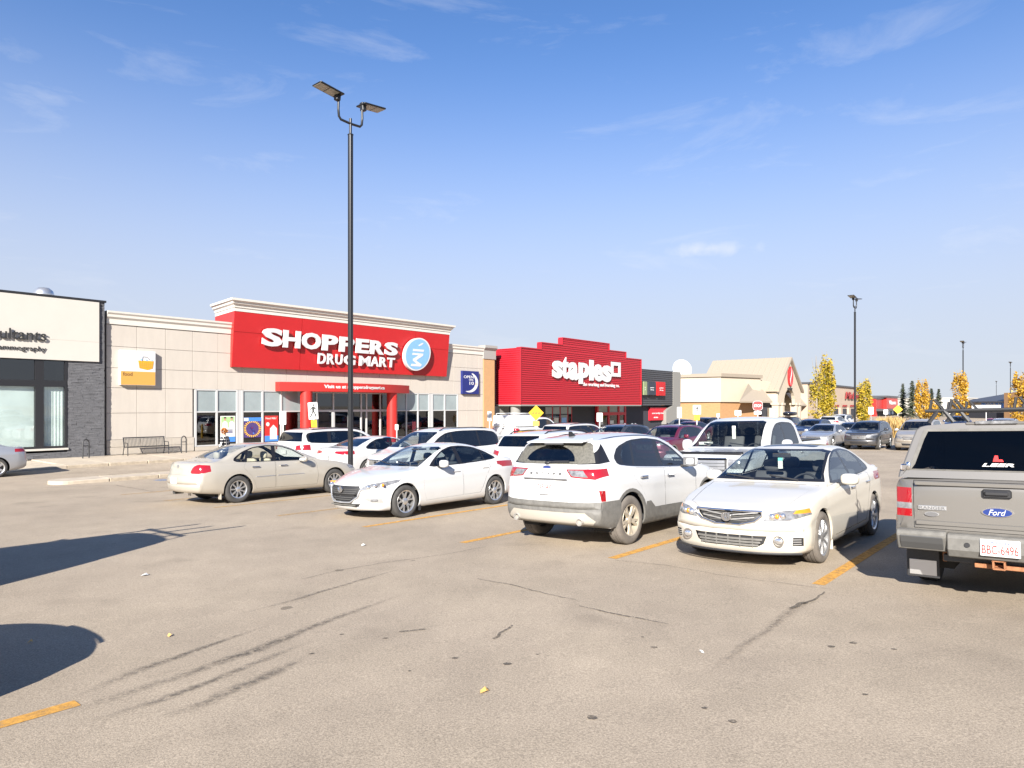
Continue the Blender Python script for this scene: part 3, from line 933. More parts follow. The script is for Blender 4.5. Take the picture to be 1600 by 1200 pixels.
# ------------------------------------------------------------------ compact sedan, nose to the viewer
def compact_sedan():
    L, W = 4.58, 1.795
    S = dict(L=L, W=W, paint=PW, tum=0.50, crown=0.045, rr=0.07, round_f=0.52, len_f=1.0, pow_f=2.4, round_r=0.26, len_r=0.8, crease=0.004, nx=100,
        top=[(0, 0.50), (0.015, 0.60), (0.05, 0.675), (0.16, 0.735), (0.45, 0.83), (0.9, 0.925), (1.30, 0.985), (1.50, 1.08), (1.95, 1.315), (2.2, 1.405), (2.55, 1.452), (2.9, 1.445), (3.25, 1.39), (3.6, 1.27), (3.95, 1.125), (4.15, 1.085), (4.42, 1.07), (4.50, 1.02), (4.54, 0.90), (4.565, 0.72), (4.58, 0.58)],
        bot=[(0, 0.46), (0.02, 0.34), (0.06, 0.23), (0.14, 0.185), (0.6, 0.18), (1.6, 0.19), (3.4, 0.20), (4.2, 0.23), (4.48, 0.30), (4.56, 0.42), (4.58, 0.54)],
        belt=[(0, 0.49), (0.05, 0.64), (0.3, 0.74), (0.9, 0.865), (1.3, 0.925), (2.2, 0.955), (3.2, 0.99), (3.8, 1.02), (4.3, 1.02), (4.5, 0.95), (4.58, 0.57)])
    S.update(sedan_widths(L, W))
    c = Car(S, 'compact_sedan', 'white compact sedan with a five sided black grille, beside the tall lamp post', group='cars parked in the front row')
    c.arches((0.925, 3.625), 0.325, 0.375)
    g = M['glass']
    dlo = [(1.60, 0.965), (1.78, 1.10), (2.12, 1.295), (2.42, 1.375), (2.75, 1.385), (3.10, 1.345), (3.42, 1.24), (3.70, 1.10), (3.72, 1.065), (3.55, 1.035), (2.6, 0.985)]
    c.reg('window_trim', 'y', soft(dlo), M['trim'], (1.5, 3.9))
    c.reg('side_window', 'y', [(1.78, 1.00), (1.88, 1.12), (2.14, 1.27), (2.42, 1.35), (2.47, 1.35), (2.50, 1.005)], g, (1.5, 3.9))
    c.reg('rear_side_window', 'y', [(2.62, 1.01), (2.58, 1.355), (2.75, 1.358), (3.10, 1.318), (3.28, 1.25), (3.30, 1.045)], g, (1.5, 3.9))
    c.reg('quarter_window', 'y', [(3.35, 1.05), (3.33, 1.235), (3.42, 1.205), (3.62, 1.10), (3.60, 1.065)], g, (1.5, 3.9))
    c.reg('front_door', 'y', [(1.42, 0.86), (1.52, 0.965), (2.54, 0.985), (2.56, 0.60), (2.56, 0.32), (1.46, 0.30), (1.40, 0.55)], PW, (1, 4), gap=0.0065)
    c.reg('rear_door', 'y', [(2.57, 0.985), (3.40, 1.025), (3.46, 0.88), (3.30, 0.66), (3.18, 0.44), (3.10, 0.33), (2.58, 0.32)], PW, (1, 4), gap=0.0065)
    c.reg('windscreen', 'f', [(-0.74, 0.99), (0.74, 0.99), (0.70, 1.08), (0.595, 1.345), (0.5, 1.375), (-0.5, 1.375), (-0.595, 1.345), (-0.70, 1.08)], M['glass_clear'], (1.15, 2.4), split=False, nmin=0.12)
    c.reg('rear_window', 'r', [(-0.62, 1.12), (0.62, 1.12), (0.53, 1.36), (-0.53, 1.36)], M['glass_tint'], (3.0, 4.1), split=False, nmin=0.12)
    c.reg('bonnet', 'z', [(0.16, -0.42), (0.10, -0.2), (0.10, 0.2), (0.16, 0.42), (0.42, 0.62), (1.30, 0.735), (1.26, 0.0), (1.30, -0.735), (0.42, -0.62)], PW, (0.05, 1.4), gap=0.0065)
    # nose
    c.reg('grille', 'f', [(-0.42, 0.67), (0.42, 0.67), (0.455, 0.615), (0.39, 0.45), (0.24, 0.36), (-0.24, 0.36), (-0.39, 0.45), (-0.455, 0.615)], M['black'], (-1, 0.6), depth=0.012, split=False, nmin=0.05)
    c.reg('headlamp', 'f', [(0.44, 0.60), (0.52, 0.685), (0.70, 0.735), (0.86, 0.775), (0.86, 0.72), (0.80, 0.655), (0.66, 0.605)], M['lamp_clear'], (-1, 0.95), nmin=0.02)
    c.reg('lower_grille', 'f', [(-0.44, 0.325), (0.44, 0.325), (0.40, 0.265), (-0.40, 0.265)], M['black'], (-1, 0.6), depth=0.012, split=False, nmin=-0.6)
    c.reg('fog_lamp_bezel', 'f', [(0.50, 0.43), (0.60, 0.455), (0.79, 0.435), (0.80, 0.34), (0.66, 0.335)], M['silver'], (-1, 0.8), nmin=0.02)
    # tail
    c.reg('tail_lamp', 'r', [(0.50, 0.87), (0.52, 0.93), (0.86, 1.0), (0.87, 0.86), (0.7, 0.84)], M['lamp_red'], (3.7, 5), nmin=0.02)
    c.finish()
    r = c.root
    # grille bars, wing, emblem
    gp = c.parts['grille'][0]
    for z in (0.405, 0.445, 0.485, 0.525, 0.565, 0.605):
        w = 0.25 + (z - 0.39) * 0.75
        b = MB(); n = 12
        for k in range(n):
            ya, yb = -w + 2 * w * k / n, -w + 2 * w * (k + 1) / n
            f = lambda y: 0.0 + 0.55 * (abs(y) / 0.9)**2.4 + 0.012
            b.add([(f(ya), ya, z - 0.010), (f(yb), yb, z - 0.010), (f(yb), yb, z + 0.008), (f(ya), ya, z + 0.008)], [(0, 1, 2, 3)])
            b.add([(f(ya), ya, z + 0.008), (f(yb), yb, z + 0.008), (f(yb) + 0.04, yb, z + 0.012), (f(ya) + 0.04, ya, z + 0.012)], [(0, 1, 2, 3)])
        b.build('grille_bar', M['disc'], gp)
    b = MB()
    def fx(y): return 0.012 + 0.55 * (abs(y) / 0.9)**2.4
    pts = [(0.62, 0.625), (0.48, 0.595), (0.42, 0.46), (0.26, 0.355), (0.0, 0.345)]
    pl = [(fx(y) - 0.02, y, z) for y, z in pts] + [(fx(y) - 0.02, -y, z) for y, z in pts[-2::-1]]
    b.tube(pl, 0.016, 8); b.build('grille_surround', M['silver'], gp, smooth=True)
    badge_oval('emblem', M['chrome'], r, (-0.012, 0, 0.60), 0.15, 0.12, 'x', -1)
    badge_oval('emblem_ground', M['lamp_dark'], r, (-0.016, 0, 0.60), 0.125, 0.095, 'x', -1)
    b = MB()
    b.tube([(-0.032, -0.055, 0.635), (-0.032, -0.025, 0.60), (-0.032, 0, 0.58), (-0.032, 0.025, 0.60), (-0.032, 0.055, 0.635)], 0.008, 6); b.build('emblem_wing', M['chrome'], r)
    for sd in (1, -1):
        blob('lamp_projector', M['lamp_bulb'], r, (0.20, sd * 0.60, 0.65), (0.09, 0.10, 0.07), 2, 14, 8)
        blob('lamp_projector', M['lamp_bulb'], r, (0.28, sd * 0.70, 0.675), (0.09, 0.09, 0.06), 2, 14, 8)
        b = MB(); b.cbox((0.40, sd * 0.805, 0.69), (0.13, 0.05, 0.05), Matrix.Rotation(sd * R(-52), 3, 'Z')); b.build('turn_lamp', M['amber'], r, bevel=0.012)
        b = MB(); b.cbox((0.275, sd * 0.69, 0.395), (0.03, 0.14, 0.045), Matrix.Rotation(sd * R(-40), 3, 'Z')); b.build('fog_lamp', M['lamp_clear'], r, bevel=0.01)
    b = MB(); b.cbox((0.05, 0, 0.29), (0.02, 0.78, 0.012)); b.cbox((0.05, 0, 0.305), (0.02, 0.78, 0.01)); b.build('intake_bar', M['grey_plastic'], r)
    mirror_pair(c, 1.88, 0.985, 1.03, (0.15, 0.24, 0.16), PW)
    handles(c, [(2.36, 0.845, 0.872), (3.28, 0.875, 0.868)], PW)
    cabin(c, 1.45, 3.0, 0.74, 0.30, rows=2, hz=1.05, belt=0.95)
    wipers(c, 1.36, 1.03, 0.45, 0.06)
    b = MB(); b.box(1.95, 2.2, -0.12, 0.12, 1.30, 1.335); b.build('rear_view_mirror', M['black'], r, bevel=0.01)
    for sd in (1, -1):
        b = MB(); b.box(1.30, 1.33, sd * 0.80 - 0.06, sd * 0.80 + 0.06, 0.11, 0.30); b.build('mud_flap', M['black'], r)
    add_wheels(c, (0.925, 3.625), 0.325, 0.205, 0.222, 'ten', 0.885)
    return c.root
# ------------------------------------------------------------------ cream saloon with a shield grille, nose to the viewer
def shield_sedan():
    L, W = 4.66, 1.765
    S = dict(L=L, W=W, paint=PWC, tum=0.46, crown=0.045, rr=0.065, round_f=0.36, len_f=0.9, pow_f=2.6, round_r=0.22, len_r=0.7, crease=0.005, nx=104,
        top=[(0, 0.50), (0.012, 0.60), (0.035, 0.68), (0.10, 0.735), (0.4, 0.81), (0.9, 0.90), (1.30, 0.965), (1.42, 1.02), (1.95, 1.29), (2.22, 1.40), (2.55, 1.455), (2.95, 1.45), (3.3, 1.395), (3.65, 1.26), (3.95, 1.13), (4.1, 1.10), (4.5, 1.08), (4.58, 1.03), (4.62, 0.90), (4.65, 0.70), (4.66, 0.58)],
        bot=[(0, 0.45), (0.02, 0.31), (0.05, 0.22), (0.12, 0.185), (0.6, 0.18), (1.6, 0.19), (3.4, 0.20), (4.2, 0.24), (4.55, 0.30), (4.64, 0.42), (4.66, 0.54)],
        belt=[(0, 0.485), (0.04, 0.64), (0.3, 0.735), (0.9, 0.845), (1.3, 0.905), (2.2, 0.95), (3.2, 0.985), (3.8, 1.01), (4.4, 1.02), (4.6, 0.92), (4.66, 0.57)])
    S.update(sedan_widths(L, W, f=0.93))
    c = Car(S, 'shield_grille_sedan', 'cream four door saloon with a shield shaped grille beside the grey pickup', group='cars parked in the front row')
    c.arches((0.95, 3.62), 0.325, 0.372)
    dlo = [(1.55, 0.94), (1.72, 1.08), (2.10, 1.28), (2.42, 1.375), (2.80, 1.39), (3.15, 1.345), (3.45, 1.235), (3.66, 1.10), (3.66, 1.045), (3.5, 1.02), (2.6, 0.975)]
    c.reg('window_trim', 'y', soft(dlo), M['trim'], (1.45, 3.9))
    c.reg('side_window', 'y', [(1.72, 0.985), (1.80, 1.085), (2.12, 1.255), (2.42, 1.345), (2.50, 1.35), (2.53, 0.995)], M['glass'], (1.5, 3.9))
    c.reg('rear_side_window', 'y', [(2.63, 1.0), (2.60, 1.355), (2.80, 1.36), (3.12, 1.32), (3.30, 1.255), (3.34, 1.035)], M['glass'], (1.5, 3.9))
    c.reg('quarter_window', 'y', [(3.39, 1.04), (3.36, 1.23), (3.44, 1.20), (3.58, 1.10), (3.57, 1.06)], M['glass'], (1.5, 3.9))
    c.reg('front_door', 'y', [(1.46, 0.84), (1.50, 0.94), (2.56, 0.97), (2.575, 0.60), (2.57, 0.30), (1.47, 0.29), (1.43, 0.55)], PWC, (1, 4), gap=0.0075)
    c.reg('rear_door', 'y', [(2.59, 0.97), (3.38, 1.005), (3.44, 0.88), (3.28, 0.66), (3.16, 0.44), (3.10, 0.31), (2.585, 0.30)], PWC, (1, 4), gap=0.0075)
    c.reg('windscreen_border', 'f', [(-0.76, 0.985), (0.76, 0.985), (0.70, 1.08), (0.60, 1.365), (0.5, 1.392), (-0.5, 1.392), (-0.60, 1.365), (-0.70, 1.08)], M['trim'], (1.1, 2.5), split=False, nmin=0.10)
    c.reg('windscreen', 'f', [(-0.715, 1.02), (0.715, 1.02), (0.67, 1.09), (0.575, 1.345), (0.48, 1.368), (-0.48, 1.368), (-0.575, 1.345), (-0.67, 1.09)], M['glass_clear'], (1.1, 2.5), split=False, nmin=0.10)
    c.reg('rear_window', 'r', [(-0.60, 1.13), (0.60, 1.13), (0.53, 1.36), (-0.53, 1.36)], M['glass'], (3.0, 4.2), split=False, nmin=0.12)
    c.reg('bonnet', 'z', [(0.12, -0.42), (0.06, -0.2), (0.06, 0.2), (0.12, 0.42), (0.34, 0.62), (1.30, 0.735), (1.27, 0.0), (1.30, -0.735), (0.34, -0.62)], PWC, (0.02, 1.45), gap=0.0075)
    c.reg('sunroof', 'z', rrect(2.35, 3.05, -0.40, 0.40, 0.07), M['trim'], (2, 3.5))
    c.reg('grille', 'f', [(-0.40, 0.700), (0.40, 0.700), (0.40, 0.665), (0.33, 0.60), (0.15, 0.555), (-0.15, 0.555), (-0.33, 0.60), (-0.40, 0.665)], M['black'], (-1, 0.6), depth=0.02, split=False, nmin=0.03)
    c.reg('headlamp', 'f', [(0.425, 0.595), (0.46, 0.675), (0.60, 0.715), (0.86, 0.735), (0.862, 0.66), (0.70, 0.605)], M['lamp_clear'], (-1, 0.56), nmin=0.02)
    c.reg('turn_lamp', 'f', [(0.725, 0.685), (0.74, 0.722), (0.89, 0.735), (0.89, 0.68)], M['amber'], (-1, 0.56), nmin=0.02)
    c.reg('lower_grille', 'f', [(-0.46, 0.415), (0.46, 0.415), (0.42, 0.32), (0.34, 0.275), (-0.34, 0.275), (-0.42, 0.32), (-0.46, 0.415)][:-1], M['black'], (-1, 0.6), depth=0.02, split=False, nmin=-0.7)
    c.reg('side_vent', 'f', [(0.725, 0.405), (0.82, 0.40), (0.815, 0.30), (0.715, 0.305)], M['black'], (-1, 0.8), depth=0.01, nmin=0.02)
    c.reg('tail_lamp', 'r', [(0.45, 0.87), (0.47, 0.97), (0.86, 0.99), (0.87, 0.86)], M['lamp_red'], (3.7, 5), nmin=0.02)
    c.finish()
    r = c.root
    gp = c.parts['grille'][0]; lg = c.parts['lower_grille'][0]
    fx = lambda y, o=0.0: o + 0.36 * (abs(y) / 0.8825)**2.6
    def bar(par, name, m, fz, w, h, proud, n=14):
        b = MB()
        for k in range(n):
            ya, yb = -w + 2 * w * k / n, -w + 2 * w * (k + 1) / n
            za, zb = fz(ya), fz(yb); xa, xb = fx(ya, proud), fx(yb, proud)
            b.add([(xa, ya, za - h), (xb, yb, zb - h), (xb, yb, zb + h), (xa, ya, za + h), (xa + 0.03, ya, za + h), (xb + 0.03, yb, zb + h)], [(0, 1, 2, 3), (3, 2, 5, 4)])
        return b.build(name, m, par)
    for dz in (0.055, 0.0): 
        bar(gp, 'grille_bar', M['silver'], lambda y: 0.592 + dz + 0.05 * abs(y) / 0.36, 0.33 if dz == 0 else 0.375, 0.008, 0.014)
    for k in range(5):
        z0 = 0.59 + 0.022 * k
        bar(gp, 'grille_bar', M['grey_plastic'], lambda y: z0, 0.24 + 0.03 * k, 0.003, 0.024)
    pts = [(-0.42, 0.71), (-0.42, 0.665), (-0.34, 0.592), (-0.16, 0.545), (0.16, 0.545), (0.34, 0.592), (0.42, 0.665), (0.42, 0.71)]
    b = MB(); b.tube([(fx(y, -0.008), y, z) for y, z in pts], 0.012, 8); b.tube([(fx(y, 0.012), y, 0.712) for y in (-0.42, -0.3, -0.15, 0, 0.15, 0.3, 0.42)], 0.013, 8)
    b.build('grille_surround', M['chrome'], gp, smooth=True)
    e = badge_oval('emblem', M['chrome'], r, (-0.020, 0, 0.635), 0.125, 0.115, 'x', -1)
    badge_oval('emblem_ground', M['lamp_dark'], e, (-0.024, 0, 0.635), 0.10, 0.092, 'x', -1)
    b = MB(); b.tube([(-0.038, -0.030, 0.602), (-0.038, -0.010, 0.672), (-0.038, 0.010, 0.672), (-0.038, 0.030, 0.602)], 0.006, 6); b.tube([(-0.038, -0.012, 0.62), (-0.038, 0.012, 0.62)], 0.005, 6); b.build('emblem_caliper', M['chrome'], e)
    for z in (0.30, 0.335, 0.37): bar(lg, 'grille_bar', M['grey_plastic'], lambda y: z, 0.37 + (z - 0.3) * 0.6, 0.012, 0.006)
    for y in (-0.3, -0.15, 0, 0.15, 0.3):
        b = MB(); b.box(fx(y, 0.012), fx(y, 0.03), y - 0.008, y + 0.008, 0.28, 0.41); b.build('grille_bar', M['grey_plastic'], lg)
    for sd in (1, -1):
        for (yy, zz, q) in ((0.52, 0.65, 0.085), (0.63, 0.66, 0.075)):
            blob('lamp_projector', M['lamp_bulb'], r, (fx(yy, 0.02), sd * yy, zz), (0.07, q, q), 2, 14, 8)
        blob('lamp_reflector', M['amber'], r, (fx(0.575, 0.012), sd * 0.575, 0.655), (0.05, 0.045, 0.06), 2.4, 12, 8)
        blob('fog_lamp', M['lamp_bulb'], r, (fx(0.585, 0.006), sd * 0.585, 0.36), (0.05, 0.115, 0.08), 2.2, 16, 8)
        b = MB(); b.lathe([(0.062, 0), (0.066, -0.02), (0.052, -0.02)], 20, (fx(0.585, 0.012), sd * 0.585, 0.36), 'x'); b.build('fog_lamp_bezel', M['chrome'], r)
        for z in (0.325, 0.352, 0.379):
            b = MB(); b.cbox((fx(0.765, -0.002), sd * 0.765, z), (0.012, 0.095, 0.010), Matrix.Rotation(sd * R(-40), 3, 'Z')); b.build('vent_bar', M['silver'], r)
        b = MB(); b.box(1.35, 1.375, sd * 0.80 - 0.06, sd * 0.80 + 0.065, 0.11, 0.32); b.build('mud_flap', PWC, r, bevel=0.006)
    b = MB(); 
    pl = [(fx(y, 0.022), y, 0.205) for y in [-0.8 + 0.1 * k for k in range(17)]]
    b.tube(pl, 0.014, 6); b.build('lip_spoiler', M['black'], r)
    mirror_pair(c, 1.86, 0.965, 1.0, (0.15, 0.235, 0.155), PWC)
    handles(c, [(2.40, 0.845, 0.862), (3.26, 0.865, 0.858)], M['chrome'])
    cabin(c, 1.45, 3.0, 0.73, 0.30, rows=2, hz=1.05, belt=0.94)
    wipers(c, 1.34, 1.005, 0.45, 0.05)
    b = MB(); b.box(2.02, 2.06, -0.13, 0.13, 1.27, 1.335); b.build('rear_view_mirror', M['black'], r, bevel=0.01)
    b = MB(); b.box(1.985, 1.99, -0.03, 0.035, 1.11, 1.27); b.build('parking_permit', M['paper'], r)
    b = MB(); b.box(1.983, 1.984, -0.03, 0.035, 1.225, 1.27); b.build('permit_heading', mat('permit_green', (0.15, 0.6, 0.45), 0.7), r)
    add_wheels(c, (0.95, 3.62), 0.325, 0.215, 0.226, 'seven', 0.875, tyre='tyre_dusty', steer=0)
    return r

# ------------------------------------------------------------------ white crossover, tail to the viewer
def crossover():
    L, W = 4.585, 1.88
    h = W / 2
    S = dict(L=L, W=W, paint=PW, tum=0.36, crown=0.05, rr=0.09, round_f=0.45, len_f=1.0, pow_f=2.4, round_r=0.24, len_r=0.75, pow_r=3.2, crease=0.005, shoulder=0.03, nx=104,
        top=[(0, 0.62), (0.02, 0.78), (0.08, 0.90), (0.3, 0.985), (0.8, 1.06), (1.15, 1.105), (1.32, 1.17), (1.75, 1.44), (2.0, 1.56), (2.35, 1.645), (2.8, 1.675), (3.4, 1.66), (3.95, 1.615), (4.14, 1.585), (4.20, 1.545), (4.30, 1.40), (4.39, 1.245), (4.45, 1.20), (4.51, 1.16), (4.535, 1.05), (4.545, 0.85), (4.56, 0.70), (4.585, 0.62)],
        bot=[(0, 0.56), (0.02, 0.40), (0.06, 0.28), (0.14, 0.23), (0.6, 0.22), (1.6, 0.24), (3.4, 0.25), (4.1, 0.28), (4.4, 0.33), (4.53, 0.38), (4.57, 0.46), (4.585, 0.57)],
        belt=[(0, 0.60), (0.06, 0.80), (0.3, 0.92), (0.9, 1.01), (1.3, 1.05), (2.2, 1.08), (3.2, 1.13), (3.9, 1.19), (4.3, 1.20), (4.52, 1.06), (4.585, 0.60)],
        wm=[(0, h * 0.90), (0.25, h * 0.955), (0.75, h * 0.992), (1.4, h * 0.985), (2.3, h * 0.975), (3.2, h), (3.9, h * 0.99), (4.4, h * 0.955), (4.585, h * 0.93)],
        wb=[(0, h * 0.84), (0.3, h * 0.90), (0.9, h * 0.95), (1.6, h - 0.05), (3.3, h - 0.045), (3.9, h * 0.93), (4.4, h * 0.885), (4.585, h * 0.86)],
        ws=[(0, h * 0.78), (0.4, h * 0.88), (1.0, h * 0.93), (3.6, h * 0.93), (4.3, h * 0.90), (4.585, h * 0.86)])
    c = Car(S, 'crossover', 'white crossover seen from behind with split red tail lamps and a dusty rear window', group='cars parked in the front row')
    c.arches((0.93, 3.64), 0.365, 0.425)
    G, T = M['glass'], M['glass_tint']
    cl = M['grey_plastic']
    # lower cladding all round, drawn first so doors and lamps can cut over it
    c.reg('arch_trim', 'y', ngon(0.93, 0.365, 0.475, 30), cl, (0.3, 1.6), nmin=0.15)
    c.reg('arch_trim', 'y', ngon(3.64, 0.365, 0.475, 30), cl, (3.0, 4.3), nmin=0.15)
    c.reg('front_door', 'y', [(1.40, 0.98), (1.46, 1.06), (2.50, 1.09), (2.54, 0.70), (2.53, 0.33), (1.50, 0.32), (1.42, 0.60)], PW, (1, 4.2), gap=0.0075)
    c.reg('rear_door', 'y', [(2.52, 1.09), (3.42, 1.14), (3.52, 1.00), (3.34, 0.84), (3.20, 0.66), (3.14, 0.45), (3.10, 0.33), (2.55, 0.33)], PW, (1, 4.2), gap=0.0075)
    c.reg('sill_cladding', 'y', [(1.30, 0.20), (1.36, 0.46), (2.9, 0.49), (3.05, 0.60), (3.2, 0.60), (3.2, 0.20)], cl, (1.2, 3.3), nmin=0.15)
    c.arches((0.93, 3.64), 0.365, 0.425)
    dlo = [(1.50, 1.06), (1.68, 1.22), (1.98, 1.42), (2.30, 1.535), (2.75, 1.575), (3.30, 1.555), (3.72, 1.46), (3.90, 1.31), (3.86, 1.205), (3.6, 1.165), (2.6, 1.105)]
    c.reg('window_trim', 'y', soft(dlo), M['trim'], (1.45, 4.1))
    c.reg('side_window', 'y', [(1.70, 1.10), (1.76, 1.21), (2.02, 1.39), (2.32, 1.50), (2.42, 1.515), (2.47, 1.125)], G, (1.5, 4.1))
    c.reg('rear_side_window', 'y', [(2.60, 1.13), (2.55, 1.53), (2.75, 1.545), (3.24, 1.525), (3.38, 1.175)], T, (1.5, 4.1))
    c.reg('quarter_window', 'y', [(3.44, 1.18), (3.32, 1.515), (3.55, 1.46), (3.70, 1.33), (3.68, 1.215)], T, (1.5, 4.1))
    c.reg('pillar_panel', 'y', [(4.02, 1.25), (4.08, 1.52), (4.40, 1.26), (4.4, 1.22)], M['trim'], (3.95, 4.6), nmin=0.12)
    c.reg('windscreen', 'f', [(-0.77, 1.13), (0.77, 1.13), (0.73, 1.22), (0.615, 1.54), (0.5, 1.575), (-0.5, 1.575), (-0.615, 1.54), (-0.73, 1.22)], M['glass_clear'], (1.1, 2.5), split=False, nmin=0.10)
    rw = [(-0.735, 1.245), (-0.45, 1.222), (0.45, 1.222), (0.735, 1.245), (0.625, 1.50), (0.56, 1.535), (-0.56, 1.535), (-0.625, 1.50)]
    c.reg('rear_window', 'r', rw, M['glass_dusty'], (4.0, 4.6), split=False, nmin=0.1)
    arc = [(-0.42 + 0.0, 1.262)] + [(-0.05 + 0.46 * math.cos(R(a)), 1.255 + 0.245 * math.sin(R(a))) for a in range(172, 2, -12)] + [(0.41, 1.262)]
    c.reg('wiped_glass', 'r', arc[::-1], M['glass_tint'], (4.0, 4.6), split=False, nmin=0.1)
    c.reg('roof_rail', 'z', [(2.1, 0.60), (2.3, 0.645), (3.8, 0.62), (4.0, 0.575), (3.8, 0.575), (2.3, 0.61)], M['trim'], (1.9, 4.2))
    c.reg('roof_rail', 'z', [(2.1, -0.60), (2.3, -0.645), (3.8, -0.62), (4.0, -0.575), (3.8, -0.575), (2.3, -0.61)], M['trim'], (1.9, 4.2))
    c.reg('tailgate', 'r', [(-0.70, 1.19), (-0.36, 1.208), (0.36, 1.208), (0.70, 1.19), (0.66, 1.0), (0.70, 0.88), (0.67, 0.705), (-0.67, 0.705), (-0.70, 0.88), (-0.66, 1.0)], PW, (4.0, 5), split=False, nmin=0.05, gap=0.0075)
    c.reg('bumper_cladding', 'r', [(-0.95, 0.70), (-0.7, 0.685), (0.7, 0.685), (0.95, 0.70), (0.97, 0.30), (-0.97, 0.30)], cl, (3.95, 5), split=False, nmin=-0.9)
    c.reg('skid_plate', 'r', [(-0.66, 0.535), (0.66, 0.535), (0.80, 0.42), (0.74, 0.355), (-0.74, 0.355), (-0.80, 0.42)], mat('skid_plate', (0.34, 0.31, 0.265), 0.55), (4.0, 5), split=False, nmin=-0.9)
    c.reg('tail_lamp', 'r', [(0.36, 1.155), (0.62, 1.158), (0.93, 1.165), (0.93, 1.09), (0.80, 1.01), (0.62, 1.03), (0.45, 1.045)], M['lamp_red'], (4.17, 5), nmin=0.02)
    c.reg('reverse_lamp', 'r', [(0.385, 1.142), (0.62, 1.142), (0.66, 1.09), (0.70, 1.045), (0.62, 1.045), (0.46, 1.058)], M['lamp_clear'], (3.9, 5), nmin=0.02)
    c.reg('reflector', 'r', [(0.84, 0.86), (0.90, 0.85), (0.925, 0.70), (0.87, 0.70)], M['lamp_red'], (4.28, 5), nmin=0.02)
    c.reg('headlamp', 'f', [(0.45, 0.78), (0.5, 0.86), (0.86, 0.93), (0.87, 0.84)], M['lamp_clear'], (-1, 0.9), nmin=0.02)
    c.reg('grille', 'f', [(-0.42, 0.80), (0.42, 0.80), (0.36, 0.52), (-0.36, 0.52)], M['black'], (-1, 0.6), depth=0.01, split=False, nmin=0.02)
    c.finish()
    r = c.root
    tg = c.parts['tailgate'][0]
    xr = lambda z: float(np.interp(z, [0.70, 0.85, 1.05, 1.16, 1.20], [4.56, 4.545, 4.535, 4.51, 4.45]))
    Xv, Yv = Vector((0, 1, 0)), Vector((0, 0, 1))
    word = 'ESCAPE'
    for i, ch in enumerate(word):
        y0 = -0.285 + i * 0.107
        lettering('tailgate_letter', ch, M['lamp_dark'], tg, (xr(1.09) + 0.006, y0, 1.072), Xv, Yv, 0.042, 0.034, 0.008, 0.02)
    e = badge_oval('emblem', M['badge_blue'], tg, (4.487, 0, 1.175), 0.14, 0.052, 'x', 1, M['chrome'])
    b = MB(); b.box(4.535, 4.562, -0.40, 0.40, 1.000, 1.022); b.build('plate_recess_lip', M['lamp_dark'], tg, bevel=0.006)
    p = plate(c, 4.552, 0.905, 1, 'CKF-0430', 'Alberta')
    b = MB(); b.box(4.56, 4.572, -0.09, 0.07, 0.775, 0.787); b.build('model_mark', M['silver'], tg)
    b = MB(); b.prism([(4.02, 1.60), (4.30, 1.555), (4.33, 1.535), (4.20, 1.545), (4.05, 1.56)], 'y', -0.53, 0.53); b.build('roof_spoiler', PW, r, bevel=0.012, smooth=40)
    b = MB(); b.box(4.285, 4.325, -0.17, 0.17, 1.512, 1.530); b.build('brake_lamp', M['lamp_dark'], r, bevel=0.004)
    b = MB(); b.tube([(4.418, -0.05, 1.245), (4.415, 0.10, 1.262), (4.405, 0.34, 1.268)], 0.012, 6); blob('wiper_boss', M['black'], r, (4.43, -0.04, 1.24), (0.05, 0.09, 0.05), 2.4, 12, 8)
    b.build('wiper', M['black'], r)
    b = MB(); b.prism([(3.72, 1.62), (3.90, 1.61), (3.90, 1.70), (3.86, 1.70)], 'y', -0.022, 0.022); b.build('roof_antenna', M['trim'], r, bevel=0.008)
    for y in (-0.585, 0.585):
        b = MB(); b.lathe([(0.046, -0.12), (0.052, 0.0), (0.052, 0.03), (0.043, 0.03), (0.040, -0.10)], 20, (4.50, y, 0.405), 'x'); b.build('exhaust_tip', M['silver'], r, smooth=50, recalc=False)
        b = MB(); b.lathe([(0.0, -0.05), (0.042, -0.05)], 16, (4.50, y, 0.405), 'x'); b.build('exhaust_bore', M['under'], r)
    b = MB(); b.box(3.2, 4.25, -0.5, 0.5, 0.30, 0.35); b.tube([(3.9, -0.62, 0.33), (3.9, 0.62, 0.33)], 0.05, 8); b.build('underbody', M['under'], r)
    mirror_pair(c, 1.86, 1.045, 1.16, (0.14, 0.24, 0.18), PW)
    handles(c, [(2.36, 0.965, 0.925), (3.26, 0.99, 0.935)], M['chrome'])
    cabin(c, 1.5, 3.3, 0.78, 0.36, rows=2, hz=1.22, belt=1.06)
    add_wheels(c, (0.93, 3.64), 0.365, 0.225, 0.232, 'fivedouble', 0.925, tyre='tyre_dusty', rimmat='rim_warm')
    return r
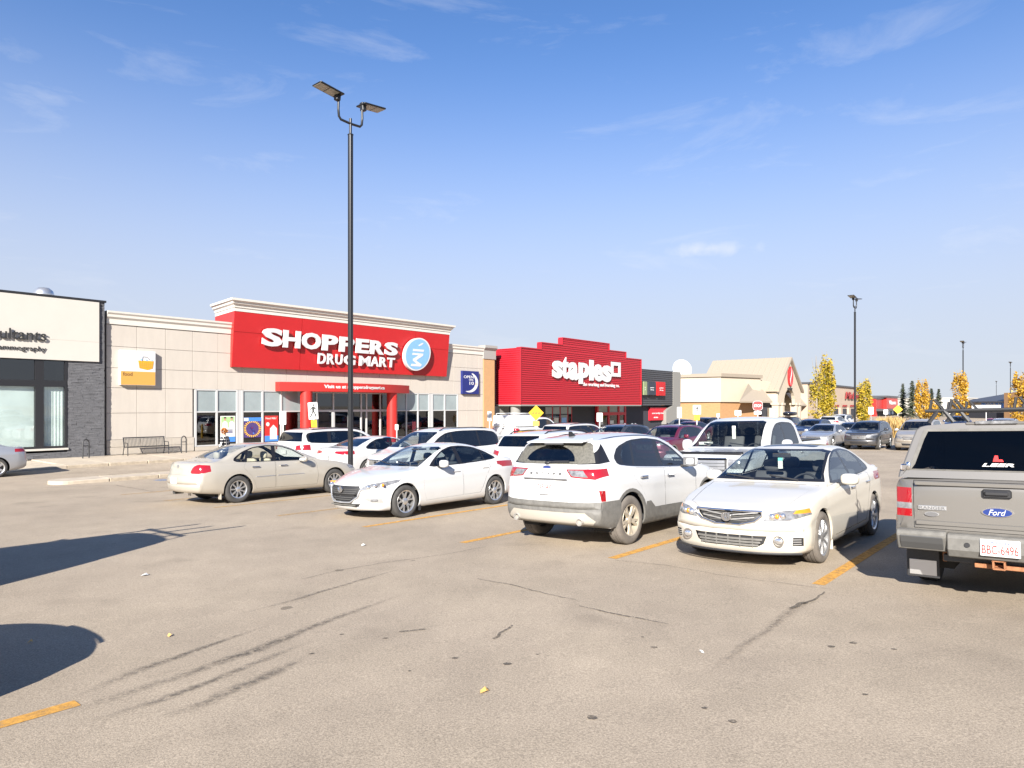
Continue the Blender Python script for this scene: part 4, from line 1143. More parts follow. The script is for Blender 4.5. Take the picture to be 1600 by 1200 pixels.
# ------------------------------------------------------------------ pale gold saloon, tail to the viewer
def gold_saloon():
    L, W = 5.03, 1.85
    S = dict(L=L, W=W, paint=PBG, tum=0.44, crown=0.05, rr=0.08, round_f=0.40, len_f=1.0, pow_f=2.5, round_r=0.30, len_r=0.8, pow_r=2.7, crease=0.0, nx=100,
        top=[(0, 0.50), (0.02, 0.62), (0.08, 0.70), (0.3, 0.78), (0.9, 0.90), (1.45, 0.975), (1.65, 1.06), (2.1, 1.28), (2.4, 1.40), (2.75, 1.455), (3.15, 1.455), (3.5, 1.405), (3.9, 1.265), (4.25, 1.10), (4.42, 1.065), (4.78, 1.045), (4.88, 1.00), (4.93, 0.88), (4.95, 0.74), (5.0, 0.70), (5.02, 0.62), (5.03, 0.55)],
        bot=[(0, 0.46), (0.03, 0.31), (0.08, 0.22), (0.2, 0.19), (0.7, 0.19), (1.8, 0.20), (3.7, 0.21), (4.4, 0.26), (4.85, 0.30), (4.98, 0.34), (5.02, 0.42), (5.03, 0.5)],
        belt=[(0, 0.49), (0.1, 0.66), (0.4, 0.76), (1.0, 0.87), (1.5, 0.925), (2.4, 0.95), (3.4, 0.965), (4.1, 0.99), (4.6, 0.985), (4.88, 0.92), (5.03, 0.54)])
    S.update(sedan_widths(L, W, f=0.92, r=0.91))
    c = Car(S, 'gold_saloon', 'pale gold saloon with a round red corner lamp, leftmost in front row', group='cars parked in the front row')
    c.arches((1.04, 3.85), 0.335, 0.385)
    dlo = [(1.78, 0.965), (1.95, 1.08), (2.25, 1.26), (2.55, 1.365), (2.95, 1.395), (3.35, 1.36), (3.68, 1.25), (3.92, 1.11), (3.95, 1.04), (3.84, 0.995), (2.8, 0.975)]
    c.reg('window_trim', 'y', soft(soft(dlo)), M['trim'], (1.6, 4.2))
    GC = M['glass_clear']
    c.reg('side_window', 'y', [(1.92, 0.99), (2.0, 1.075), (2.28, 1.24), (2.55, 1.335), (2.74, 1.355), (2.80, 0.995)], GC, (1.6, 4.2))
    c.reg('rear_side_window', 'y', [(2.90, 0.998), (2.85, 1.362), (2.97, 1.368), (3.33, 1.335), (3.50, 1.28), (3.60, 1.005)], GC, (1.6, 4.2))
    c.reg('quarter_window', 'y', soft([(3.66, 1.02), (3.58, 1.24), (3.72, 1.19), (3.86, 1.09), (3.86, 1.04), (3.80, 1.015)]), GC, (1.6, 4.2))
    c.reg('front_door', 'y', [(1.62, 0.86), (1.70, 0.965), (2.83, 0.97), (2.85, 0.60), (2.84, 0.31), (1.62, 0.30), (1.58, 0.55)], PBG, (1, 4.4), gap=0.0075)
    c.reg('rear_door', 'y', [(2.85, 0.97), (3.66, 0.985), (3.72, 0.86), (3.56, 0.70), (3.44, 0.52), (3.38, 0.32), (2.86, 0.31)], PBG, (1, 4.4), gap=0.0075)
    c.reg('windscreen', 'f', [(-0.76, 1.0), (0.76, 1.0), (0.72, 1.09), (0.61, 1.355), (0.5, 1.385), (-0.5, 1.385), (-0.61, 1.355), (-0.72, 1.09)], GC, (1.3, 2.8), split=False, nmin=0.10)
    c.reg('rear_window', 'r', [(-0.69, 1.095), (0.69, 1.095), (0.58, 1.36), (0.5, 1.39), (-0.5, 1.39), (-0.58, 1.36)], GC, (3.2, 4.5), split=False, nmin=0.10)
    c.reg('boot_lid', 'r', [(-0.56, 1.05), (0.56, 1.05), (0.50, 0.90), (0.48, 0.735), (-0.48, 0.735), (-0.50, 0.90)], PBG, (4.4, 5.2), split=False, nmin=0.04, gap=0.0065)
    c.reg('tail_lamp', 'r', soft([(0.54, 0.775), (0.60, 0.93), (0.70, 0.99), (0.86, 0.965), (0.93, 0.87), (0.84, 0.765)]), M['lamp_red'], (4.52, 5.2), nmin=0.02)
    c.reg('headlamp', 'f', [(0.45, 0.62), (0.5, 0.70), (0.86, 0.76), (0.87, 0.66)], M['lamp_clear'], (-1, 0.7), nmin=0.02)
    c.reg('grille', 'f', [(-0.3, 0.68), (0.3, 0.68), (0.26, 0.5), (-0.26, 0.5)], M['black'], (-1, 0.6), depth=0.01, split=False, nmin=0.02)
    c.finish()
    r = c.root
    bl = c.parts['boot_lid'][0]
    badge_oval('emblem', M['silver'], bl, (4.925, 0, 0.93), 0.085, 0.085, 'x', 1)
    plate(c, 5.025, 0.60, 1)
    b = MB()
    for sd in (1, -1):
        b.box(2.02, 2.80, sd * 0.918 - 0.012, sd * 0.918 + 0.012, 0.60, 0.625); b.box(2.87, 3.40, sd * 0.918 - 0.012, sd * 0.918 + 0.012, 0.60, 0.625)
    b.build('side_moulding', M['silver'], r, bevel=0.006)
    b = MB(); pl = [(4.985 - 0.30 * (abs(y) / 0.925)**2.7, y, 0.69) for y in [-0.84 + 0.12 * k for k in range(15)]]
    b.tube(pl, 0.012, 6); b.build('bumper_strip', PBG, r, smooth=True)
    handles(c, [(2.62, 0.86, 0.905), (3.40, 0.865, 0.908)], M['chrome'])
    mirror_pair(c, 2.08, 1.005, 1.0, (0.13, 0.23, 0.15), PBG)
    cabin(c, 1.65, 3.3, 0.76, 0.30, M['seat_beige'], rows=2, hz=1.06, belt=0.95)
    for sd in (1, -1):
        b = MB(); b.box(4.27, 4.29, sd * 0.80 - 0.07, sd * 0.80 + 0.07, 0.12, 0.36); b.build('mud_flap', PBG, r, bevel=0.006)
    b = MB(); b.box(4.55, 4.80, -0.60, -0.48, 0.22, 0.30); b.build('exhaust_tip', M['disc'], r, bevel=0.02)
    b = MB(); b.box(1.5, 4.3, -0.6, 0.6, 0.17, 0.26); b.build('underbody', M['under'], r)
    add_wheels(c, (1.04, 3.85), 0.335, 0.215, 0.215, 'nine', 0.905, tyre='tyre', rimmat='rim')
    return r

# ------------------------------------------------------------------ grey compact pickup with a cap, tail to the viewer
def capped_pickup():
    L, W = 5.15, 1.74
    h = W / 2
    S = dict(L=L, W=W, paint=PRG, tum=0.30, crown=0.04, rr=0.05, round_f=0.25, len_f=0.8, round_r=0.055, len_r=0.3, pow_r=5, crease=0.0, shoulder=0.02, nx=90,
        top=[(0, 0.6), (0.02, 0.80), (0.1, 0.95), (0.5, 1.02), (1.2, 1.08), (1.35, 1.14), (1.85, 1.55), (2.1, 1.65), (2.5, 1.685), (3.0, 1.67), (3.10, 1.60), (3.16, 1.23), (3.3, 1.215), (4.0, 1.215), (4.9, 1.215), (5.11, 1.21), (5.14, 1.15), (5.147, 0.90), (5.15, 0.72)],
        bot=[(0, 0.5), (0.03, 0.36), (0.2, 0.32), (1.0, 0.34), (3.0, 0.36), (4.2, 0.42), (4.9, 0.50), (5.1, 0.56), (5.15, 0.62)],
        belt=[(0, 0.55), (0.1, 0.85), (0.5, 0.98), (1.3, 1.06), (2.5, 1.10), (3.1, 1.14), (3.3, 1.17), (4.5, 1.175), (5.1, 1.17), (5.15, 0.71)],
        wm=[(0, h * 0.88), (0.5, h * 0.97), (1.2, h), (5.0, h), (5.15, h * 0.985)],
        wb=[(0, h * 0.84), (0.5, h * 0.95), (1.2, h - 0.02), (5.0, h - 0.02), (5.15, h * 0.965)],
        ws=[(0, h * 0.8), (0.8, h * 0.93), (4.6, h * 0.95), (5.15, h * 0.95)])
    c = Car(S, 'capped_pickup', 'grey pickup with a matching bed cap and dark tailgate window, cut by the right edge', cat='pickup', group='cars parked in the front row')
    c.arches((0.85, 4.05), 0.36, 0.42)
    c.reg('window_trim', 'y', [(1.5, 1.12), (1.95, 1.50), (2.2, 1.58), (2.95, 1.58), (3.0, 1.16), (2.4, 1.13)], M['trim'], (1.3, 3.15))
    c.reg('side_window', 'y', [(1.66, 1.16), (1.98, 1.46), (2.2, 1.55), (2.42, 1.555), (2.44, 1.16)], M['glass'], (1.3, 3.15))
    c.reg('rear_side_window', 'y', [(2.52, 1.165), (2.50, 1.555), (2.9, 1.55), (2.93, 1.18)], M['glass_tint'], (1.3, 3.15))
    c.reg('windscreen', 'f', [(-0.70, 1.12), (0.70, 1.12), (0.60, 1.58), (-0.60, 1.58)], M['glass_clear'], (1.2, 2.4), split=False, nmin=0.1)
    c.reg('tail_lamp', 'r', [(0.705, 1.115), (0.88, 1.115), (0.88, 0.83), (0.705, 0.83)], M['lamp_red'], (4.86, 5.3), nmin=-0.2)
    c.reg('reverse_lamp', 'r', [(0.705, 0.965), (0.88, 0.965), (0.88, 0.905), (0.705, 0.905)], M['lamp_clear'], (4.86, 5.3), nmin=-0.2)
    c.reg('tailgate', 'r', [(-0.690, 1.19), (0.690, 1.19), (0.690, 0.72), (-0.690, 0.72)], PRG, (4.9, 5.3), split=False, nmin=0.3, gap=0.009)
    c.finish()
    r = c.root
    tg = c.parts['tailgate'][0]
    Xv, Yv = Vector((0, 1, 0)), Vector((0, 0, 1))
    xt = 5.146
    b = MB(); b.box(xt, xt + 0.014, -0.67, 0.67, 1.145, 1.185); b.box(xt, xt + 0.010, -0.67, 0.67, 0.755, 0.80); b.build('tailgate_ridge', PRG, tg, bevel=0.006)
    b = MB(); b.box(xt - 0.002, xt + 0.020, -0.115, 0.115, 1.045, 1.13); b.build('handle_bezel', M['black'], tg, bevel=0.015)
    b = MB(); b.box(xt + 0.015, xt + 0.042, -0.095, 0.095, 1.07, 1.115); b.build('tailgate_handle', M['black'], tg, bevel=0.012)
    e = badge_oval('emblem', M['badge_blue'], tg, (xt + 0.004, 0.0, 0.915), 0.225, 0.078, 'x', 1, M['chrome'])
    lettering('emblem_script', 'Ford', M['white'], e, (xt + 0.0165, -0.068, 0.889), Xv, Yv, 0.135, 0.052, 0.003, 0.0, 0.35)
    b = MB(); b.box(xt, xt + 0.008, -0.645, -0.405, 0.905, 0.948); p = b.build('name_strip', M['silver'], tg, bevel=0.003)
    lettering('name_letters', 'RANGER', M['lamp_dark'], p, (xt + 0.0085, -0.635, 0.911), Xv, Yv, 0.22, 0.030, 0.002, 0.01)
    e2 = badge_oval('small_oval', M['lamp_dark'], tg, (xt + 0.002, -0.53, 0.865), 0.11, 0.042, 'x', 1, M['silver'])
    # cap over the bed: walls lean in, window leans forward
    def ring(x, dx, ins):
        z0, z1 = 1.215, 1.735
        y0, y1 = h - 0.035 - ins, h - 0.175 - ins
        pts = [(y0, z0), (y0 - 0.01, z0 + 0.06)] + [(y0 + (y1 - y0) * t, z0 + (z1 - 0.07 - z0) * t) for t in (0.3, 0.6, 0.85)] + [(y1 - 0.012, z1 - 0.045), (y1 - 0.045, z1 - 0.014), (y1 - 0.10, z1)] + [(y1 * 0.5, z1 + 0.02), (0, z1 + 0.026)]
        full = pts + [(-y, z) for y, z in pts[-2::-1]]
        return [(x + dx * (z - z0) / (z1 - z0), y, z) for y, z in full]
    rs = [ring(3.16, 0.02, 0.03), ring(3.20, 0.0, 0.0), ring(4.2, 0, 0), ring(5.02, -0.13, 0.0), ring(5.075, -0.13, 0.008), ring(5.085, -0.135, 0.022)]
    b = MB(); n = len(rs[0]); vs = [p for q in rs for p in q]; fs = []
    for i in range(len(rs) - 1):
        for k in range(n - 1): fs.append((i * n + k, i * n + k + 1, (i + 1) * n + k + 1, (i + 1) * n + k))
    fs.append(tuple(range(n)))
    b.add(vs, fs); cap = b.build('bed_cap', PRG, r, smooth=40)
    # rear frame of the cap
    last = rs[-1]
    def inset(q, d):
        cy, cz = 0, 1.47
        out = []
        for x, y, z in q:
            sy = (abs(y) - d) / max(abs(y), 1e-3) if abs(y) > d else 0
            z2 = min(max(z, 1.215 + 0.075), 1.735 - d * 0.62)
            out.append((5.085 - 0.135 * (z2 - 1.215) / 0.52, y * max(sy, 0), z2))
        return out
    a1 = inset(last, 0.055)
    b = MB(); b.add(last + a1, [(k, k + 1, n + k + 1, n + k) for k in range(n - 1)] + [(0, n, 2 * n - 1, n - 1)])
    b.build('cap_rear_frame', PRG, cap, smooth=30)
    a2 = [(x - 0.012, y, z) for x, y, z in a1]
    b = MB(); b.add(a1 + a2, [(k, (k + 1) % n, n + (k + 1) % n, n + k) for k in range(n)]); b.build('window_seal', M['black'], cap)
    a3 = inset(last, 0.095)
    b = MB(); b.add([(x + 0.004, y, z) for x, y, z in a1] + [(x + 0.006, y, z + (0.012 if z < 1.3 else 0)) for x, y, z in a3], [(k, (k + 1) % n, n + (k + 1) % n, n + k) for k in range(n)]); fr = b.build('window_frame', M['grey_plastic'], cap)
    a4 = inset(last, 0.085)
    b = MB(); b.add([(x + 0.002, y, z) for x, y, z in a4], [tuple(range(n))]); wn_ = b.build('cap_window', M['cap_glass'], cap)
    wx = lambda z: 5.085 - 0.135 * (z - 1.215) / 0.52 + 0.004
    tilt = Vector((-0.135, 0, 0.52)).normalized()
    lettering('window_sticker', 'LEER', M['white'], cap, (wx(1.338) + 0.006, -0.115, 1.338), Xv, tilt, 0.25, 0.032, 0.002, 0.03, 0.25)
    b = MB(); O = Vector((wx(1.385) + 0.006, -0.03, 1.385)); q = lambda a, z: O + Xv * a + tilt * z
    b.add([q(0, 0), q(0.085, 0), q(0.075, 0.022), q(0.045, 0.022), q(0.04, 0.06), q(0.015, 0.06)], [(0, 1, 2, 3, 4, 5)]); b.build('window_mark', M['red_mark'], cap)
    b = MB(); b.box(5.06, 5.10, -0.80, -0.755, 1.285, 1.35); b.build('window_latch', M['chrome'], cap, bevel=0.012)
    for y in (-0.56,):
        blob('window_knob', M['chrome'], cap, (wx(1.335) + 0.012, -0.735, 1.33), (0.03, 0.05, 0.085), 2.3, 12, 8)
    b = MB(); b.box(4.93, 4.975, -0.17, 0.17, 1.742, 1.775); b.build('brake_lamp', M['lamp_clear'], cap, bevel=0.006)
    b = MB(); b.box(4.5, 4.96, -0.25, 0.25, 1.735, 1.765); b.build('lamp_pod', PRG, cap, bevel=0.01)
    # roof rack: two bars across with load stops
    for x in (4.62, 3.45):
        b = MB(); b.tube([(x, -0.64, 1.885), (x, 0.64, 1.885)], 0.018, 8); rk = b.build('rack_bar', M['black'], r, smooth=True)
        for y in (-0.50, 0.50):
            b = MB()
            b.tube([(x, y - 0.11, 1.765), (x, y - 0.03, 1.885)], 0.022, 6); b.tube([(x, y + 0.11, 1.765), (x, y + 0.03, 1.885)], 0.022, 6)
            b.build('rack_foot', M['black'], rk)
        for y in (-0.60, -0.42, 0.12, 0.34):
            b = MB(); b.tube([(x, y, 1.885), (x, y + 0.02, 2.0), (x, y + 0.05, 2.0), (x, y + 0.12, 1.90)], 0.014, 6); b.build('load_stop', M['black'], rk)
    # rear bumper
    bp = MB()
    bp.prism([(5.06, 0.70), (5.25, 0.70), (5.265, 0.66), (5.265, 0.55), (5.22, 0.475), (5.06, 0.475)], 'y', -0.40, 0.40)
    for sd in (1, -1):
        a, b2 = sorted((sd * 0.404, sd * 0.83))
        bp.prism([(5.00, 0.71), (5.25, 0.71), (5.265, 0.66), (5.24, 0.60), (5.20, 0.51), (5.0, 0.53)], 'y', a, b2)
    bmp = bp.build('rear_bumper', M['grey_plastic'], r, bevel=0.012)
    for sd in (1, -1):
        b = MB()
        a, b2 = sorted((sd * 0.43, sd * 0.80)); b.prism([(5.235, 0.665), (5.268, 0.655), (5.248, 0.59), (5.212, 0.525), (5.20, 0.53)], 'y', a, b2)
        b.build('bumper_pad', M['disc'], bmp, bevel=0.008)
    b = MB(); b.lathe([(0.0, 0.006), (0.022, 0.006), (0.026, -0.01)], 16, (5.268, -0.235, 0.605), 'x'); b.build('bumper_lock', M['black'], bmp)
    plate(c, 5.268, 0.60, 1, 'BBC-6496', 'Alberta', 0.305, 0.155, 0.02)
    b = MB(); b.box(5.0, 5.06, -0.46, 0.46, 0.40, 0.47); b.build('tow_bar', M['disc'], r, bevel=0.008)
    b = MB(); b.box(4.9, 5.20, -0.05, 0.05, 0.385, 0.40); b.box(4.9, 5.20, -0.05, 0.05, 0.465, 0.48); b.box(4.9, 5.20, -0.05, -0.035, 0.40, 0.465); b.box(4.9, 5.20, 0.035, 0.05, 0.40, 0.465); b.box(5.02, 5.10, -0.2, 0.2, 0.375, 0.42)
    b.build('hitch_receiver', M['rust'], r, bevel=0.005)
    b = MB(); b.box(4.9, 5.02, -0.47, -0.43, 0.39, 0.50); b.build('frame_end', M['rust'], r, bevel=0.006)
    for sd in (1, -1):
        b = MB(); b.box(4.60, 4.615, sd * 0.71 - 0.15, sd * 0.71 + 0.15, 0.13, 0.60); f = b.build('mud_flap', M['black'], r, bevel=0.005)
        b = MB(); b.box(4.615, 4.622, sd * 0.71 - 0.125, sd * 0.71 + 0.125, 0.155, 0.315); b.build('flap_plate', M['silver'], f, bevel=0.003)
    b = MB(); b.box(0.9, 4.95, -0.42, 0.42, 0.38, 0.50); b.tube([(4.05, -0.7, 0.36), (4.05, 0.7, 0.36)], 0.06, 8); b.build('underbody', M['under'], r)
    b = MB(); b.box(3.25, 4.95, -0.7, 0.7, 1.10, 1.16); b.build('bed_floor', M['interior'], r)
    b = MB(); b.box(3.22, 3.26, -0.66, 0.66, 1.2, 1.66); b.build('cap_front_wall', M['interior'], cap)
    mirror_pair(c, 1.75, 0.98, 1.18, (0.13, 0.22, 0.17), M['black'])
    handles(c, [(2.36, 1.0, 0.862)], M['black'])
    cabin(c, 1.5, 2.6, 0.72, 0.5, rows=1, hz=1.3, belt=1.08)
    add_wheels(c, (0.85, 4.05), 0.36, 0.225, 0.20, 'five', 0.845)
    return r
# ------------------------------------------------------------------ further vehicles: shared kinds
def std_widths(L, W, f=0.88, r=0.9, tail=0.05):
    h = W / 2
    return dict(wm=[(0, h * f), (0.25, h * (f + 0.07)), (0.8, h * 0.99), (1.4, h), (L - 1.2, h), (L - 0.4, h * 0.98), (L, h * r)],
                wb=[(0, h * (f - 0.06)), (0.3, h * f), (0.9, h * 0.95), (1.5, h - 0.04), (L - 1.2, h - 0.04), (L - 0.4, h * (0.98 - tail)), (L, h * (r - tail))],
                ws=[(0, h * (f - 0.12)), (0.5, h * 0.89), (1.0, h * 0.94), (L - 0.9, h * 0.94), (L, h * (r - 0.07))])

KINDS_ = {
 'sedan': dict(L=4.95, W=1.87, ax=(0.93, 3.88), R=0.345, rim=0.24, st='five', clear=0.2,
    top=[(0, 0.52), (0.02, 0.64), (0.07, 0.73), (0.3, 0.81), (0.9, 0.92), (1.45, 0.995), (1.6, 1.06), (2.05, 1.28), (2.35, 1.40), (2.7, 1.462), (3.1, 1.462), (3.45, 1.42), (3.85, 1.29), (4.25, 1.13), (4.4, 1.105), (4.72, 1.09), (4.82, 1.04), (4.88, 0.90), (4.92, 0.72), (4.95, 0.58)],
    belt=[(0, 0.5), (0.07, 0.68), (0.4, 0.79), (1.0, 0.89), (1.5, 0.945), (2.4, 0.97), (3.4, 1.0), (4.1, 1.03), (4.6, 1.03), (4.85, 0.92), (4.95, 0.57)],
    dlo=[(1.72, 0.975), (1.9, 1.09), (2.25, 1.275), (2.5, 1.37), (2.9, 1.40), (3.35, 1.37), (3.68, 1.26), (3.92, 1.12), (3.9, 1.055), (3.7, 1.03), (2.7, 0.995)],
    panes=[[(1.88, 1.0), (1.97, 1.10), (2.28, 1.255), (2.52, 1.34), (2.70, 1.36), (2.76, 1.01)], [(2.86, 1.015), (2.82, 1.365), (2.92, 1.37), (3.33, 1.34), (3.48, 1.29), (3.50, 1.045)], [(3.55, 1.05), (3.53, 1.27), (3.66, 1.225), (3.82, 1.12), (3.82, 1.075)]],
    doors=[[(1.56, 0.86), (1.64, 0.97), (2.79, 0.99), (2.81, 0.6), (2.80, 0.31), (1.56, 0.30)], [(2.81, 0.99), (3.70, 1.03), (3.75, 0.9), (3.6, 0.72), (3.46, 0.5), (3.40, 0.32), (2.82, 0.31)]],
    ws_=((0.74, 1.01), (0.60, 1.375), (1.25, 2.8)), rw_=((0.66, 1.135), (0.56, 1.38), (3.2, 4.5)), cabin=(1.6, 3.2, 0.3, 1.07, 0.96), hz=(2.55, 3.5, 0.9, 0.915),
    head=[(0.44, 0.64), (0.48, 0.715), (0.86, 0.79), (0.86, 0.69)], grl=[(-0.40, 0.70), (0.40, 0.70), (0.36, 0.45), (-0.36, 0.45)], low=(0.5, 0.36, 0.27),
    tail=[(0.36, 0.93), (0.38, 1.0), (0.93, 1.02), (0.93, 0.90), (0.7, 0.89)], plz=0.80, tum=0.45, mir=(2.02, 1.0, 1.03)),
 'suv': dict(L=4.72, W=1.89, ax=(0.94, 3.68), R=0.365, rim=0.24, st='fivedouble', clear=0.26,
    top=[(0, 0.62), (0.02, 0.80), (0.07, 0.93), (0.3, 1.01), (0.8, 1.07), (1.2, 1.12), (1.36, 1.19), (1.8, 1.46), (2.05, 1.575), (2.4, 1.65), (2.9, 1.675), (3.6, 1.655), (4.15, 1.60), (4.32, 1.56), (4.42, 1.44), (4.53, 1.23), (4.60, 1.17), (4.66, 1.08), (4.68, 0.85), (4.70, 0.70), (4.72, 0.62)],
    belt=[(0, 0.6), (0.06, 0.84), (0.3, 0.95), (0.9, 1.02), (1.3, 1.06), (2.3, 1.08), (3.3, 1.13), (4.1, 1.19), (4.45, 1.19), (4.66, 1.0), (4.72, 0.6)],
    dlo=[(1.53, 1.07), (1.72, 1.23), (2.04, 1.435), (2.36, 1.54), (2.85, 1.575), (3.45, 1.55), (3.95, 1.47), (4.17, 1.34), (4.12, 1.235), (3.7, 1.165), (2.65, 1.105)],
    panes=[[(1.73, 1.10), (1.80, 1.22), (2.07, 1.405), (2.36, 1.51), (2.52, 1.525), (2.57, 1.12)], [(2.68, 1.125), (2.64, 1.53), (2.85, 1.545), (3.38, 1.525), (3.46, 1.16)], [(3.54, 1.17), (3.46, 1.515), (3.92, 1.445), (4.08, 1.34), (4.05, 1.25)]],
    doors=[[(1.42, 0.98), (1.48, 1.07), (2.60, 1.10), (2.64, 0.7), (2.63, 0.36), (1.52, 0.34)], [(2.62, 1.10), (3.48, 1.145), (3.56, 1.0), (3.38, 0.82), (3.22, 0.5), (3.16, 0.36), (2.65, 0.36)]],
    ws_=((0.77, 1.14), (0.615, 1.56), (1.1, 2.6)), rw_=((0.70, 1.25), (0.60, 1.53), (4.1, 4.75)), cabin=(1.5, 3.3, 0.4, 1.22, 1.08), hz=(2.42, 3.34, 0.955, 0.94),
    head=[(0.44, 0.80), (0.48, 0.88), (0.88, 0.965), (0.88, 0.86)], grl=[(-0.42, 0.86), (0.42, 0.86), (0.34, 0.60), (-0.34, 0.60)], low=(0.5, 0.47, 0.36),
    tail=[(0.52, 1.02), (0.52, 1.13), (0.93, 1.18), (0.94, 1.0)], plz=0.88, tum=0.36, mir=(1.92, 1.05, 1.17), rails=True, clad=True),
 'bigsuv': dict(L=5.0, W=1.97, ax=(0.95, 3.81), R=0.38, rim=0.25, st='five', clear=0.26,
    top=[(0, 0.7), (0.02, 0.90), (0.07, 1.02), (0.3, 1.09), (0.9, 1.14), (1.25, 1.18), (1.42, 1.26), (1.85, 1.53), (2.1, 1.645), (2.45, 1.71), (3.0, 1.735), (3.9, 1.725), (4.5, 1.69), (4.66, 1.64), (4.74, 1.50), (4.84, 1.25), (4.90, 1.19), (4.95, 1.05), (4.97, 0.85), (4.985, 0.72), (5.0, 0.64)],
    belt=[(0, 0.66), (0.06, 0.92), (0.3, 1.02), (0.9, 1.09), (1.4, 1.12), (2.4, 1.14), (3.4, 1.16), (4.4, 1.19), (4.75, 1.20), (4.94, 0.98), (5.0, 0.62)],
    dlo=[(1.58, 1.13), (1.78, 1.30), (2.1, 1.50), (2.4, 1.595), (3.0, 1.63), (4.0, 1.62), (4.5, 1.58), (4.60, 1.48), (4.56, 1.23), (3.8, 1.185), (2.7, 1.16)],
    panes=[[(1.80, 1.16), (1.86, 1.29), (2.13, 1.47), (2.42, 1.565), (2.60, 1.575), (2.65, 1.175)], [(2.76, 1.18), (2.72, 1.585), (3.55, 1.60), (3.60, 1.205)], [(3.74, 1.21), (3.70, 1.60), (4.40, 1.555), (4.50, 1.46), (4.47, 1.245)]],
    doors=[[(1.46, 1.04), (1.53, 1.13), (2.68, 1.16), (2.72, 0.7), (2.71, 0.37), (1.55, 0.36)], [(2.70, 1.16), (3.66, 1.19), (3.70, 1.0), (3.5, 0.86), (3.34, 0.55), (3.28, 0.37), (2.73, 0.37)]],
    ws_=((0.80, 1.20), (0.65, 1.63), (1.2, 2.7)), rw_=((0.76, 1.27), (0.66, 1.60), (4.5, 5.0)), cabin=(1.55, 3.3, 0.45, 1.28, 1.12), hz=(2.5, 3.5, 1.0, 0.985),
    head=[(0.48, 0.86), (0.5, 0.98), (0.90, 1.0), (0.90, 0.87)], grl=[(-0.46, 0.98), (0.46, 0.98), (0.42, 0.66), (-0.42, 0.66)], low=(0.5, 0.5, 0.38),
    tail=[(0.60, 0.98), (0.60, 1.14), (0.97, 1.17), (0.98, 0.97)], plz=0.90, tum=0.33, mir=(1.98, 1.09, 1.23), rails=True, clad=True),
 'minivan': dict(L=5.15, W=1.95, ax=(0.97, 4.05), R=0.33, rim=0.215, st='five', clear=0.18,
    top=[(0, 0.5), (0.02, 0.68), (0.08, 0.83), (0.3, 0.93), (0.8, 1.04), (1.05, 1.11), (1.25, 1.22), (1.75, 1.50), (2.05, 1.64), (2.4, 1.715), (3.0, 1.75), (4.2, 1.74), (4.75, 1.70), (4.88, 1.64), (4.97, 1.42), (5.06, 1.12), (5.11, 0.95), (5.12, 0.75), (5.14, 0.65), (5.15, 0.55)],
    belt=[(0, 0.48), (0.08, 0.74), (0.3, 0.84), (0.8, 0.95), (1.2, 1.0), (2.2, 1.02), (3.4, 1.05), (4.5, 1.09), (4.9, 1.10), (5.09, 0.92), (5.15, 0.54)],
    dlo=[(1.36, 1.03), (1.6, 1.22), (1.95, 1.44), (2.3, 1.58), (2.9, 1.64), (4.1, 1.64), (4.65, 1.58), (4.85, 1.42), (4.84, 1.18), (4.6, 1.11), (2.6, 1.055)],
    panes=[[(1.62, 1.06), (1.70, 1.21), (2.0, 1.41), (2.32, 1.54), (2.46, 1.57), (2.50, 1.075)], [(2.60, 1.08), (2.56, 1.585), (2.9, 1.615), (3.72, 1.62), (3.76, 1.10)], [(3.84, 1.105), (3.80, 1.62), (4.1, 1.615), (4.6, 1.555), (4.76, 1.41), (4.75, 1.19), (4.58, 1.13)]],
    doors=[[(1.30, 0.94), (1.42, 1.04), (2.53, 1.06), (2.55, 0.6), (2.54, 0.28), (1.42, 0.27)], [(2.56, 1.06), (3.80, 1.09), (3.84, 0.8), (3.80, 0.55), (3.62, 0.28), (2.57, 0.28)]],
    ws_=((0.80, 1.13), (0.66, 1.61), (0.95, 2.6)), rw_=((0.74, 1.18), (0.66, 1.60), (4.75, 5.15)), cabin=(1.5, 3.6, 0.4, 1.25, 1.02), hz=(2.36, 2.72, 0.9, 0.985),
    head=[(0.46, 0.66), (0.48, 0.78), (0.88, 0.86), (0.88, 0.70)], grl=[(-0.44, 0.78), (0.44, 0.78), (0.42, 0.62), (-0.42, 0.62)], low=(0.52, 0.42, 0.30),
    tail=[(0.74, 0.86), (0.74, 1.12), (0.96, 1.16), (0.97, 0.84)], plz=0.86, tum=0.28, mir=(1.85, 1.07, 1.14), rails=True),
 'pickup': dict(L=5.89, W=2.03, ax=(0.95, 4.63), R=0.39, rim=0.235, st='five', clear=0.32,
    top=[(0, 0.75), (0.015, 0.95), (0.04, 1.08), (0.12, 1.14), (0.6, 1.185), (1.3, 1.23), (1.45, 1.30), (1.95, 1.70), (2.2, 1.84), (2.6, 1.925), (3.2, 1.93), (3.6, 1.90), (3.72, 1.84), (3.84, 1.45), (3.90, 1.345), (4.2, 1.335), (5.6, 1.345), (5.84, 1.34), (5.87, 1.2), (5.88, 0.9), (5.89, 0.72)],
    belt=[(0, 0.7), (0.04, 0.99), (0.12, 1.05), (0.6, 1.10), (1.4, 1.15), (2.4, 1.17), (3.8, 1.20), (4.2, 1.29), (5.7, 1.30), (5.86, 1.1), (5.89, 0.7)],
    dlo=[(1.62, 1.18), (1.85, 1.40), (2.12, 1.62), (2.42, 1.76), (2.8, 1.80), (3.45, 1.78), (3.62, 1.65), (3.64, 1.23), (2.7, 1.19)],
    panes=[[(1.80, 1.215), (1.92, 1.38), (2.16, 1.58), (2.44, 1.72), (2.66, 1.745), (2.70, 1.225)], [(2.82, 1.23), (2.78, 1.755), (3.40, 1.74), (3.53, 1.64), (3.55, 1.25)]],
